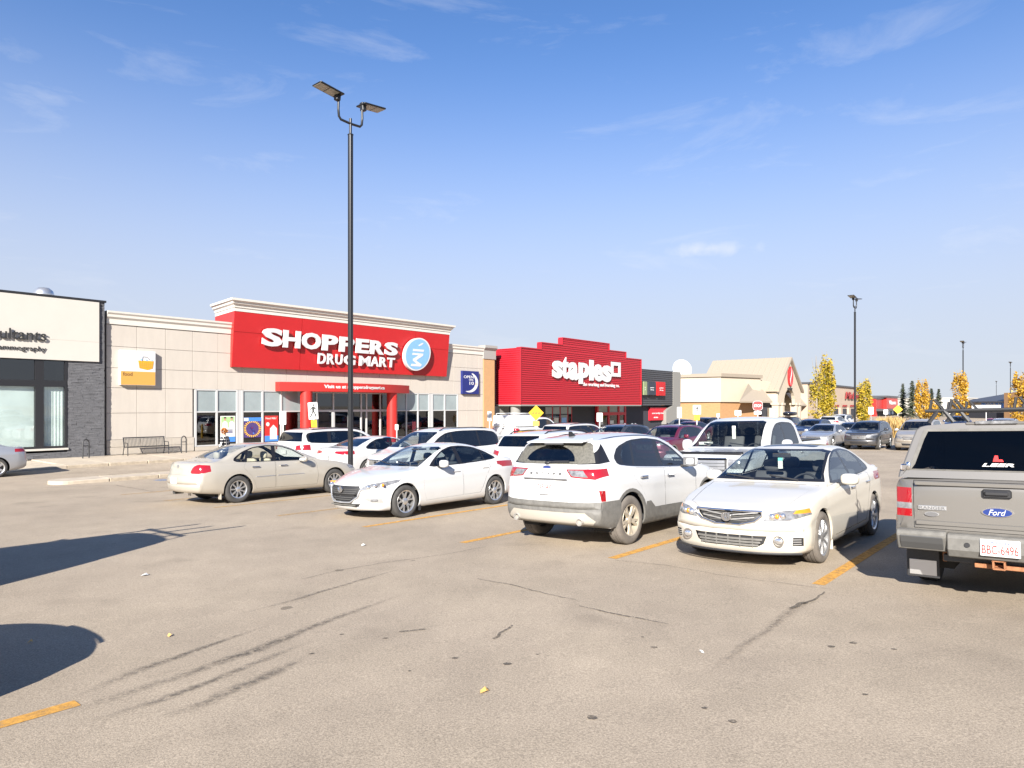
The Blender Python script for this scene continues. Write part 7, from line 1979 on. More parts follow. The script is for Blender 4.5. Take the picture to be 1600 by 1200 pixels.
for a, c_, z0, z1 in steps:
    ribs('ribbed_cladding', M['rib_red'], se0 + a, se0 + c_, SF, z0, z1)
    B.box('facade_core', M['rib_red'], se0 + a + .02, se0 + c_ - .02, SF + .055, SF + .5, z0, z1 - .02)
    for x in (a, c_): B.box('corner_flashing', M['rib_red'], se0 + x - .05, se0 + x + .05, SF - .04, SF + .06, z0, z1 + .06)
    segs = [(a, c_)] if z1 > 7.5 else ([(a, 2.77), (16.69, c_)] if z1 < 7 else [(a, 5.81), (13.55, c_)])
    for p_, q_ in segs: B.box('top_flashing', M['rib_red'], se0 + p_ + .05, se0 + q_ - .05, SF - .04, SF + .5, z1, z1 + .07)
ribs('ribbed_return', M['rib_red'], SF + .05, SF + REC + .6, se0 - .02, zB + .12, 6.60, parent=None, axis='n')
B.box('return_core', M['rib_red'], se0 + .04, se0 + .4, SF + .5, SF + REC + .6, zB + .12, 6.55)
B.box('right_return', M['rib_red'], se0 + 19.3, se0 + 19.74, SF + .5, SF + REC + .6, zB + .12, 6.55)
B.box('soffit', M['grey_wall'], se0, se0 + 19.75, SF - .02, SF + REC + .6, zB, zB + .115)
B.box('roof', M['pier_cap'], se0 - 3, se0 + 33, SF + REC + .6, SF + 30, 4.6, 4.8)
zg = -0.8
pn = SF + REC
B.box('recess_wall', M['dark_wall'], se0 + 1.6, se0 + 19.75, pn, pn + .4, zg, zB)
B.box('recess_wall', M['grey_wall'], se0 - 2.9, se0 + 1.58, pn, pn + .4, zg, zB)
b = B.mb(); b.lathe([(.42, zg), (.42, zB)], 24, (se0 + .55, SF + 1.0, 0), 'z'); b.build('round_column', M['grey_wall'], B.root, smooth=60)
ribs('ribbed_cladding', M['rib_brown'], se0 - 3.0, se0 - .05, pn, zB + .1, 5.9)
B.box('facade_core', M['rib_brown'], se0 - 3.0, se0 - .05, pn + .055, pn + .5, zB + .1, 5.88)
# windows and red entrance under the soffit
def sx(u): return ed_of(u, pn)
for i, (u0, u1) in enumerate(((852, 863), (864, 875), (876, 887), (888, 893))):
    a, c_ = sx(u0), sx(u1)
    B.box('window_pane', M['store_glass'] if i != 2 else M['frosted'], a, c_ - .08, pn - .03, pn - .01, zg + .5, 0.95)
    B.box('window_pane', M['frosted'], a, c_ - .08, pn - .03, pn - .01, 1.05, zB - .1)
    B.box('window_post', M['red_frame'], c_ - .08, c_, pn - .06, pn - .005, zg, zB - .05)
    if i < 3: B.box('window_poster', [M['orange'], M['paper'], M['skyblue']][i], a + .15, c_ - .3, pn - .05, pn - .035, zg + .8, .7)
a, c_ = sx(929), sx(974)
for x in (a, a + (c_ - a) * .37, a + (c_ - a) * .72, c_ - .25): B.box('entrance_post', M['red_frame'], x, x + .25, pn - .35, pn - .06, zg, zB - .01)
B.box('entrance_beam', M['red_frame'], a, c_, pn - .36, pn - .06, .85, 1.15)
for k in range(3):
    x0, x1 = a + .25 + (c_ - a) * [0, .37, .72][k], a + (c_ - a) * [.37, .72, 1][k] - (.25 if k == 2 else 0)
    B.box('entrance_pane', M['store_glass'], x0, x1, pn - .25, pn - .22, zg, .85); B.box('entrance_pane', M['frosted'], x0, x1, pn - .25, pn - .22, 1.15, zB - .01)
    B.box('entrance_poster', M['paper'], x0 + .2, x0 + .9, pn - .27, pn - .255, zg + .7, zg + 1.1)
# lettering
o_ = SF - .16
for ch, u0, u1, v0, v1 in (('s', 864, 879.5, 563.5, 591), ('t', 879, 889, 558, 592), ('a', 889.5, 904, 566, 594), ('p', 905.5, 921, 567, 600), ('l', 922, 928, 562.5, 594.5), ('e', 928.5, 942, 569, 596), ('s', 942, 955.5, 571, 597)):
    B.text('sign_letter', ch, M['sign_white'], ed_of(u0, o_), ed_of(u1, o_), SF - .06, wz_of((u0 + u1) / 2, v1, o_), wz_of((u0 + u1) / 2, v0, o_), .10, .045)
a, c_, z0, z1 = ed_of(956, o_), ed_of(970, o_), wz_of(963, 588.5, o_), wz_of(963, 566, o_)
b = B.mb(); t = .34
for x0, x1, y0, y1 in ((a, c_, z1 - t, z1), (a, c_, z0, z0 + t), (a, a + t, z0 + t, z1 - t), (c_ - t, c_, z0 + t, z1 - t)): b.box(x0, x1, SF - .16, SF - .06, y0, y1)
b.build('sign_square', M['sign_white'], B.root)
B.text('sign_words', 'the working and learning co.', M['sign_white'], ed_of(912, o_), ed_of(969, o_), SF - .06, wz_of(940, 605.5, o_), wz_of(940, 598.5, o_), .03, .012)
# grey wing to the right
g0, g1 = se0 + 19.8, ed_of(1045.5, pn)
ribs('ribbed_cladding', M['rib_grey'], g0 - .5, g1, pn - .5, zB + .1, 5.9, pitch=.22)
B.box('facade_core', M['rib_grey'], g0 - .5, g1, pn - .44, pn + .2, zB + .1, 5.88)
B.box('recess_wall', M['dark_wall'], g0 - .1, g1 - .2, pn + .1, pn + .5, zg, zB + .09)
b = B.mb(); b.prism([(g1 + .02, zg), (g1 + 1.9, zg), (g1 + 2.0, 5.9), (g1 + .02, 5.9), (g1 + .02, 1.9), (g1 - 1.7, 1.2), (g1 - 1.7, zg)], 'y', pn - .52, pn + .6); b.build('end_wall', M['grey_wall'], B.root)
for lab, mm, u0, u1, v0, v1 in (('pale green', M['sage'], 1005, 1010, 596, 617), ('dark slate', M['slate'], 1013, 1024, 596.5, 617), ('red', M['red'], 1027.5, 1038.5, 596.5, 618)):
    q = pn - .8; a, c_ = ed_of(u0, q), ed_of(u1, q)
    z0, z1 = wz_of(u0, v1, q), wz_of(u0, v0, q)
    o = B.box('wall_sign', mm, a, c_, q - .1, pn - .5, z0, z1, label=lab + ' upright sign panel on the grey ribbed wing')
    for k in range(2): B.text('sign_word', ['print', 'shop'][k], M['sign_white'], a + .3, c_ - .5, q - .101, z0 + (z1 - z0) * (.5 - .16 * k), z0 + (z1 - z0) * (.6 - .16 * k), .02, .02, parent=o)
q = pn - .05; a, c_, z0, z1 = ed_of(1015, q), ed_of(1044, q), wz_of(1030, 656.5, q), wz_of(1030, 636.5, q)
o = B.box('wall_banner', M['red_frame'], a, c_, q - .1, pn + .09, z0, z1)
B.text('banner_words', 'now newly remodeled', M['sign_white'], a + .4, c_ - .3, q - .101, z0 + (z1 - z0) * .46, z0 + (z1 - z0) * .62, .02, .02, parent=o)
B.box('banner_patch', M['red'], a + (c_ - a) * .66, c_ - .3, q - .108, q - .1, z0 + .15, z0 + (z1 - z0) * .42, parent=o)
B.text('banner_words', 'store hours', M['sign_white'], a + .8, a + (c_ - a) * .4, q - .101, z0 + (z1 - z0) * .18, z0 + (z1 - z0) * .30, .02, 0, parent=o)
# ================================================================== vehicles in their places
ROW1 = 'cars parked in the front row'; ROW2 = 'vehicles parked in the second row'; ROW3 = 'vehicles parked in the third row'; FARG = 'cars parked on the far side of the lot'
random.seed(4)
seat_on_lot(compact_sedan(), 10.42, 11.30, False, 2.275)
seat_on_lot(shield_sedan(), 10.50, 3.42, False, 2.285)
seat_on_lot(crossover(), 10.32, 6.14, True, 2.285)
seat_on_lot(gold_saloon(), 9.92, 16.9, True, 2.445)
seat_on_lot(capped_pickup(), 10.50, 0.62, True, 2.45)

def park(r, ed, en, flip, yaw=0.0): seat_on_lot(r, ed, en, flip, r['mid'], yaw)
def dup(src, label, ed, en, flip, col=None, group=FARG, yaw=0.0):
    c = copy_tree(src, None, {src['pm']: col} if col else None)
    c['label'] = label; c['group'] = group
    seat_on_lot(c, ed, en, flip, c['mid'], yaw)
    return c
P_grey = paint('paint_dark_grey', (0.055, 0.058, 0.066), 0.5, 0.35, 0.05)
P_blue = paint('paint_dark_blue', (0.03, 0.05, 0.12), 0.5, 0.35, 0.04)
P_wine = paint('paint_wine', (0.13, 0.012, 0.035), 0.4, 0.35, 0.05)
P_silver = paint('paint_silver', (0.40, 0.41, 0.43), 0.6, 0.35, 0.05)
P_champ = paint('paint_champagne', (0.42, 0.38, 0.32), 0.5, 0.4, 0.10)
P_black = paint('paint_black', (0.012, 0.012, 0.014), 0.2, 0.3, 0.03)
P_red = paint('paint_red', (0.40, 0.015, 0.015), 0.1, 0.3, 0.03)
P_sky = paint('paint_light_blue', (0.10, 0.24, 0.42), 0.4, 0.35, 0.03)

pk = vehicle('pickup', 'pickup_truck', 'white full size pickup nosed towards the viewer behind the cream saloon', PW, 'pickup', ROW2, nx=80)
pk['pm'] = 'paint_white'; park(pk, 16.05, 6.15, False)
b = MB(); pl = [(0.62 - 0.44 + 0.2 * (abs(y) / 1.0)**2.6, y, 1.17) for y in [-0.85 + 0.17 * k for k in range(11)]]
b.tube(pl, 0.035, 6); b.build('bonnet_guard', M['trim'], pk, smooth=True)
b = MB(); b.box(1.9, 1.93, -0.05, 0.03, 1.42, 1.72); b.build('hanging_charm', M['paper'], pk, bevel=0.006)
b = MB(); b.box(1.60, 1.80, 0.45, 0.70, 1.30, 1.36); b.build('dash_paper', M['paper'], pk)
su = vehicle('suv', 'suv', 'white hatchback suv seen between the compact saloon and the crossover, black rear glass', PW, 'car', ROW2)
su['pm'] = 'paint_white'; park(su, 15.85, 11.35, True)
mv = vehicle('minivan', 'minivan', 'white minivan with dark tinted rear windows and black roof rails', PW, 'van', ROW2, nx=80)
mv['pm'] = 'paint_white'; park(mv, 15.95, 16.85, False)
sd = vehicle('sedan', 'sedan', 'white saloon with thin wide red tail lamps behind the tall lamp post', PW, 'car', ROW2, nx=80)
sd['pm'] = 'paint_white'; park(sd, 15.95, 19.45, True)
bs = vehicle('bigsuv', 'suv', 'large white suv with dark rear windows in front of the drug store entrance', PW, 'car', ROW2, nx=80)
bs['pm'] = 'paint_white'; park(bs, 16.05, 22.05, True)
# third row
dup(bs, 'white suv with a roof rack, low behind the crossover and left of the dark one', 28.7, 19.6, True, None, ROW3)
dup(su, 'dark grey suv parked under the office store entrance, behind the white roofs', 28.5, 17.5, False, P_grey, ROW3)
dup(su, 'wine red crossover parked left of the white pickup', 28.4, 14.6, False, P_wine, ROW3)
ut = dup(pk, 'white work pickup with a tall white canopy and ladder rack', 34.0, 26.8, True, None, ROW3)
for ch in list(ut.children):
    if ch.name.split('.')[0] in ('hanging_charm', 'dash_paper', 'bonnet_guard', 'bed_cover'): bpy.data.objects.remove(ch)
b = MB(); b.prism([(3.86, 1.34), (5.87, 1.34), (5.80, 2.02), (3.92, 2.06)], 'y', -0.90, 0.90); cp_ = b.build('work_canopy', M['white'], ut, bevel=0.05)
b = MB(); b.box(5.83, 5.86, -0.75, 0.75, 1.40, 1.42); b.box(5.82, 5.855, -0.10, 0.10, 1.44, 1.52); b.box(5.85, 5.875, -0.08, 0.05, 1.2, 1.28); b.build('canopy_latch', M['trim'], cp_)
b = MB()
for y in (-0.7, 0.7): b.tube([(4.0, y, 2.05), (4.0, y, 2.16), (5.7, y, 2.13), (5.7, y, 2.0)], 0.02, 6)
for x in (4.1, 4.8, 5.6): b.tube([(x, -0.7, 2.15), (x, 0.7, 2.15)], 0.018, 6)
b.build('ladder_rack', M['white'], cp_)
# far side of the lot, to the right
dup(su, 'dark grey suv with chrome grille beside the champagne minivan', 45.2, 10.1, False, P_grey)
dup(mv, 'champagne minivan facing the viewer left of the grey pickup', 45.5, 7.45, False, P_champ)
dup(sd, 'silver saloon facing the viewer right of the white pickup', 45.6, 12.7, False, P_silver)
dup(su, 'dark blue suv behind the silver saloon', 51.4, 15.2, False, P_blue)
dup(sd, 'dark blue saloon seen between the silver saloon and the dark grey suv', 51.2, 12.5, False, P_blue)
rb = dup(su, 'black suv carrying a long roof box in front of the grocery arch', 61.5, 19.9, True, P_black)
blob('roof_box', M['trim'], rb, (2.6, 0, 1.93), (2.1, 0.85, 0.36), 3.2, 20, 10)
dup(su, 'white suv seen from behind beside the yellow columnar trees', 72.5, 19.3, True, PW)
dup(bs, 'white suv farther back, right of the one by the columnar trees', 77.0, 20.0, False, PW)
dup(sd, 'dark red saloon facing the viewer below the pedestrian sign on the right', 47.5, 22.8, False, P_wine)
dup(su, 'black suv behind the dark red saloon by the brick grocery wall', 53.5, 24.3, False, P_black)
dup(sd, 'black saloon beside the slanting end wall of the office store', 55.0, 27.2, False, P_black)
dup(bs, 'white suv below the two dark spruces', 82.0, -1.0, True, PW)
dup(sd, 'small red car right of the white suv below the spruces', 82.0, -3.8, True, P_red)
dup(sd, 'red car beyond the tufts of yellow grass', 78.0, 6.6, True, P_red)
dup(su, 'dark blue suv beyond the tufts of yellow grass', 77.0, 9.5, False, P_blue)
dup(bs, 'dark blue suv just over the left end of the roof rack', 62.0, 1.5, False, P_blue)
dup(mv, 'light blue van roof under the middle of the roof rack', 56.0, -4.0, False, P_sky)
dup(bs, 'light blue suv roof near the right edge above the pickup cap', 58.0, -7.8, False, P_sky)
dup(su, 'silver suv over the left end of the roof rack', 60.0, 4.6, False, P_silver)
# cars at and beyond the left edge
lc = dup(sd, 'light silver saloon cut by the left edge with a red tail lamp showing', 0, 0, False, P_silver, None)
del lc['group']
p0 = lot(5.05, 31.0)
seat_on_lot(lc, 5.35, 31.0, False, lc['mid'])

# ================================================================== lamp posts
M['pole'] = mat('pole_black', (0.022, 0.023, 0.026), 0.35, 0.3)
M['lens'] = mat('lamp_lens', (0.30, 0.27, 0.21), 0.4, noise=(8, 0.25))
def lamp_post(x, y, h, label, zg=None, rz=ANG, sq=0.125):
    zg = gz(x, y) if zg is None else zg
    t = thing('lamp_post', (x, y, zg), rz, label, 'lamp post', 'double headed lamp posts')
    b = MB(); b.lathe([(0.30, -0.2), (0.30, 0.0)], 20, (0, 0, 0), 'z', True); b.build('base', M['kerb'], t)
    b = MB(); b.box(-sq / 2, sq / 2, -sq / 2, sq / 2, 0.0, h - 0.75); b.box(-sq / 2 - .012, sq / 2 + .012, -sq / 2 - .012, sq / 2 + .012, h - 0.80, h - 0.77); b.build('pole', M['pole'], t, bevel=0.012)
    b = MB(); b.lathe([(0.042, h - 0.77), (0.042, h - 0.28)], 12, (0, 0, 0), 'z', True); b.build('tenon', M['pole'], t, smooth=50)
    b = MB(); b.tube([(-0.44, 0, h + 0.24), (-0.45, 0, h - 0.14), (-0.43, 0, h - 0.34), (-0.36, 0, h - 0.42), (0, 0, h - 0.44), (0.36, 0, h - 0.42), (0.43, 0, h - 0.34), (0.45, 0, h - 0.14), (0.44, 0, h + 0.24)], 0.038, 10); b.build('arm', M['pole'], t, smooth=60)
    for s in (-1, 1):
        b = MB(); rot = Matrix.Rotation(s * R(-6), 3, 'Y')
        b.cbox((s * 0.80, 0, h + 0.33), (0.86, 0.46, 0.05), rot)
        hd = b.build('lamp_head', M['pole'], t, bevel=0.018)
        b = MB()
        for k in range(2): b.cbox((s * (0.70 + 0.35 * k), 0, h + 0.294 + 0.037 * k), (0.32, 0.38, 0.012), rot)
        b.build('lamp_lens', M['lens'], hd)
        b = MB(); b.cbox((s * 0.48, 0, h + 0.24), (0.16, 0.16, 0.26), rot); b.build('lamp_knuckle', M['pole'], hd, bevel=0.02)
    return t
def post_at(u, vtop, y, label):
    p = at(u, vtop, y); g = gz(p.x, p.y)
    return lamp_post(p.x, p.y, p.z - g - 0.1, label)
post_at(547.6, 166, 21.2, 'tall black double headed lamp post rising in front of the drug store')
post_at(1336, 470, 52, 'black lamp post standing by a yellow tree right of the grocery store')
post_at(1505, 537, 88, 'distant black lamp post behind the yellow tree near the right edge')
post_at(1579, 568, 130, 'thin distant lamp post closest to the right edge')
post_at(1557, 597, 215, 'faint grey lamp post over the dark roof of the tan building')

# ================================================================== sign posts
M['steel'] = mat('galvanised', (0.45, 0.45, 0.45), 0.45, 0.6)
M['sign_back'] = mat('sign_white_sheet', (0.56, 0.56, 0.55), 0.45)
M['sign_yellow'] = mat('sign_yellow_sheet', (0.62, 0.36, 0.006), 0.45)
def board(t, name, w, h, z, m, y=-0.035, r=0.03, yaw=0):
    b = MB(); b.prism(rrect(-w / 2, w / 2, z, z + h, min(r, w / 3)), 'y', y, y - 0.004); return b.build(name, m, t)
def sign_post(u, y, vtop, label, cat='sign', facing=0.0, tilt=0.0, postm='steel', dx=0):
    p = at(u, vtop, y); g = gz(p.x, p.y)
    t = thing('sign_post', (p.x, p.y, g), facing, label, cat)
    t.rotation_euler = (0, tilt, facing)
    b = MB(); b.box(-0.025, 0.025, -0.03, 0.03, 0, p.z - g - 0.05); b.build('post', M[postm], t)
    return t, p.z - g
def walker(t, par, z, s):
    m = M['ink']; y = -0.041
    def pl(pts): 
        b = MB(); b.prism([(a * s, z + c * s) for a, c in pts], 'y', y, y - 0.002); b.build('walking_figure', m, par)
    pl([(.06 + .065 * math.cos(k * .6283), .86 + .065 * math.sin(k * .6283)) for k in range(10)])
    pl([(-.06, .76), (.10, .77), (.13, .62), (.06, .44), (-.05, .44), (-.06, .60)])
    pl([(-.06, .75), (-.05, .66), (-.13, .55), (-.22, .47), (-.25, .51), (-.16, .61)]); pl([(.10, .76), (.18, .64), (.28, .60), (.29, .55), (.16, .58), (.10, .66)])
    pl([(-.05, .46), (.03, .44), (-.06, .24), (-.17, .05), (-.25, .08), (-.13, .27)]); pl([(.06, .46), (-.02, .44), (.08, .25), (.13, .04), (.22, .05), (.16, .28)])
t, h = sign_post(494, 37, 628.5, 'white pedestrian crossing sign with a yellow tab before the store entrance', facing=R(12), tilt=R(-4))
o = board(t, 'sign_board', 0.50, 0.92, h - 0.92, M['sign_back']); walker(t, o, h - 0.84, 0.80); o2 = board(t, 'sign_tab', 0.30, 0.44, h - 1.40, M['sign_yellow'])
lettering('tab_letters', 'XING', M['ink'], o2, (-0.1, -0.0395, h - 1.22), (1, 0, 0), (0, 0, 1), 0.2, 0.1, 0.002, 0.01)
t, h = sign_post(442, 31.5, 642.5, 'narrow white no stopping sign on a white post left of the entrance', facing=R(10), postm='white')
o = board(t, 'sign_board', 0.29, 0.62, h - 0.62, M['sign_back'])
for k, (mm, zz) in enumerate(((M['red_mark'], 0.18), (M['blue'], 0.44))):
    b = MB(); b.lathe([(0.085, -0.040), (0.105, -0.040), (0.105, -0.0415), (0.085, -0.0415), (0.085, -0.040)], 20, (0, 0, h - zz), 'y'); b.build('sign_ring', mm, o)
lettering('sign_letter', 'P', M['ink'], o, (-0.035, -0.0395, h - 0.235), (1, 0, 0), (0, 0, 1), 0.06, 0.11, 0.002, 0.01)
t, h = sign_post(837.5, 30, 632.5, 'yellow diamond speed bump sign with a yellow tab below', facing=R(4))
b = MB(); q = 0.335; zc = h - q - .02; b.prism([(0, zc - q), (q, zc), (0, zc + q), (-q, zc)], 'y', -0.035, -0.040); o = b.build('sign_board', M['sign_yellow'], t)
b = MB(); prof = [(-.19, -.03)]
for c in (-.13, 0, .13): prof += [(c - .06, -.025), (c - .02, .02), (c, .032), (c + .02, .02), (c + .06, -.025)]
prof += [(.19, -.03)]
b.prism([(a, zc + c) for a, c in prof], 'y', -0.0405, -0.043); b.build('bump_mark', M['ink'], o)
board(t, 'sign_tab', 0.29, 0.22, zc - q - 0.24, M['orange'])
t, h = sign_post(1089, 41, 633, 'white pedestrian crossing sign with a yellow tab before the brick grocery wall', facing=R(-12))
o = board(t, 'sign_board', 0.46, 0.55, h - 0.55, M['sign_back']); walker(t, o, h - 0.53, 0.54); board(t, 'sign_tab', 0.32, 0.34, h - 0.91, M['sign_yellow'])
t, h = sign_post(1184, 48, 627, 'red and white stop sign in front of the grocery doors', facing=R(-15))
o = board(t, 'stop_board', 0.62, 0.62, h - 0.62, M['red_mark'], r=0.19); o2 = board(t, 'stop_border', 0.66, 0.66, h - 0.64, M['sign_back'], -0.028, 0.2)
lettering('stop_letters', 'STOP', M['sign_white'], o, (-0.24, -0.0395, h - 0.41), (1, 0, 0), (0, 0, 1), 0.48, 0.19, 0.002, 0.02)
board(t, 'sign_tab', 0.5, 0.22, h - 0.92, M['sign_back'])
for u, y, v, w, h_, lab in ((1061.5, 42, 636, 0.28, 0.66, 'white sheet sign on a post left of the brick grocery wall'), (937, 34, 645, 0.29, 0.44, 'white no parking sign right of the speed bump sign'), (765, 40, 643, 0.26, 0.55, 'slim pale sign against the tan pier'), (1153, 45, 641, 0.42, 0.34, 'small white board above the white pickup roof'), (1122, 45, 646, 0.2, 0.25, 'tiny white tab sign by the brick grocery wall'), (620, 36, 663, 0.18, 0.30, 'thin bare sign post right of the entrance column'), (1361, 70, 636, 0.5, 0.75, 'white sign sheet beside the yellow tree right of the lamp post'), (1384, 72, 640, 0.45, 0.5, 'small white board in front of the red building')):
    t, h = sign_post(u, y, v, lab, facing=R(-6))
    board(t, 'sign_board', w, h_, h - h_, M['sign_back'])
t, h = sign_post(1403, 66, 633, 'yellow diamond sign beside the dark spruces', facing=R(-20))
b = MB(); q = 0.42; b.prism([(0, h - 2 * q), (q, h - q), (0, h), (-q, h - q)], 'y', -0.035, -0.040); b.build('sign_board', M['sign_yellow'], t)
t, h = sign_post(1541, 58, 633, 'wide white store name board above the roof rack', facing=R(-25))
o = board(t, 'sign_board', 2.05, 0.48, h - 0.48, M['sign_back'])
lettering('board_letters', 'SAFEWAY', M['pier_cap'], o, (-0.6, -0.0395, h - 0.34), (1, 0, 0), (0, 0, 1), 1.2, 0.2, 0.002, 0.0)

# ================================================================== sidewalk furniture
M['iron'] = mat('black_iron', (0.03, 0.03, 0.032), 0.5)
zs = -0.664
bn = thing('bench', lot(14.5, 36.55, zs), ANG, 'black slatted metal bench on the sidewalk under the food sign', 'bench')
for sd_ in (-1, 1):
    b = MB(); x = sd_ * 0.98
    b.tube([(x, -0.32, 0), (x, -0.30, 0.42), (x, 0.12, 0.40)], 0.022, 6); b.tube([(x, 0.30, 0), (x, 0.16, 0.42), (x, 0.26, 0.86)], 0.022, 6); b.tube([(x, -0.30, 0.40), (x, -0.28, 0.62), (x, 0.16, 0.63)], 0.02, 6)
    b.build('leg', M['iron'], bn, smooth=60)
for k in range(30):
    x = -0.95 + 1.9 * k / 29
    b = MB(); b.tube([(x, -0.30, 0.43), (x, 0.10, 0.40), (x, 0.17, 0.46), (x, 0.26, 0.86)], 0.012, 5); b.build('slat', M['iron'], bn)
b = MB(); b.tube([(-1.0, 0.26, 0.87), (1.0, 0.26, 0.87)], 0.028, 8); b.tube([(-1.0, -0.30, 0.42), (1.0, -0.30, 0.42)], 0.025, 8); b.build('rail', M['iron'], bn, smooth=60)
for ed_, en_, lab in ((ed_of(134, 36.2), 36.2, 'black hoop bike rack in front of the dark stone wall'), (ed_of(287, 36.3), 36.3, 'black hoop bike rack between the bench and the store windows')):
    t = thing('bike_rack', lot(ed_, en_, zs), ANG + R(20), lab, 'bike rack')
    b = MB(); b.tube([(-0.16, 0, 0), (-0.16, 0, 0.72), (-0.11, 0, 0.84), (0, 0, 0.89), (0.11, 0, 0.84), (0.16, 0, 0.72), (0.16, 0, 0)], 0.028, 8); b.build('hoop', M['iron'], t, smooth=60)
    b = MB(); b.tube([(-0.16, 0, 0.58), (0.16, 0, 0.58)], 0.02, 6); b.build('crossbar', M['iron'], t)
M['bollard'] = mat('bollard_yellow', (0.60, 0.34, 0.012), 0.5, noise=(6, 0.12))
for u, y, vt, lab in ((806, 30.5, 681, 'yellow steel bollard just right of the white minivan'), (820.5, 29.5, 682, 'yellow steel bollard nearest to the speed bump sign post'), (829, 33, 681, 'yellow steel bollard behind the speed bump sign')):
    p = at(u, vt, y); g = gz(p.x, p.y)
    t = thing('bollard', (p.x, p.y, g), 0, lab, 'bollard', 'yellow bollards')
    hb_ = p.z - g; b = MB(); b.lathe([(0.085, 0), (0.085, hb_ - 0.06), (0.06, hb_ - 0.015), (0, hb_)], 16, (0, 0, 0), 'z'); b.build('post', M['bollard'], t, smooth=50)
p = at(816, 672, 35); g = gz(p.x, p.y)
t = thing('grit_bin', (p.x, p.y, g), ANG, 'yellow plastic bin with a sloped lid behind the bollards', 'bin')
hh = p.z - g
b = MB(); b.prism([(-.38, 0), (.38, 0), (.46, hh * .75), (-.46, hh * .75)], 'y', -.32, .32); b.build('bin_body', M['bollard'], t, bevel=0.04)
b = MB(); b.prism([(-.35, hh * .74), (.35, hh * .74), (.33, hh * .80), (-.33, hh)], 'x', -.5, .5); b.build('bin_lid', M['bollard'], t, bevel=0.03)
p = at(788, 662, 50); g = gz(p.x, p.y)
t = thing('newspaper_box', (p.x, p.y, g), ANG, 'pink and red newspaper box beside the dark recess of the office store', 'newspaper box')
M['pink'] = mat('faded_red', (0.55, 0.10, 0.14), 0.6)
hh = p.z - g
b = MB(); b.box(-.3, .3, -.25, .25, 0.25, hh); b.build('cabinet', M['pink'], t, bevel=0.03)
b = MB(); b.box(-.24, .24, -.26, -.25, hh * .55, hh * .9); b.build('display_window', M['lamp_dark'], t)
b = MB(); b.box(-.28, .28, -.2, .2, 0, 0.26); b.build('stand', M['black'], t)
for u, lab in ((976.5, 'left silver bollard before the dark recess of the office store'), (988, 'middle silver bollard before the dark recess of the office store'), (993, 'right silver bollard before the dark recess of the office store')):
    p = at(u, 661, 55); g = -0.8
    t = thing('bollard', (p.x, p.y, g), 0, lab, 'bollard', 'silver bollards')
    hb_ = p.z - g
    b = MB(); b.lathe([(0.11, 0), (0.11, hb_ - .5), (0.17, hb_ - .5), (0.17, hb_ - .34), (0.10, hb_ - .34), (0.10, hb_ - .16), (0.19, hb_ - .13), (0, hb_)], 16, (0, 0, 0), 'z'); b.build('post', M['steel'], t, smooth=40)

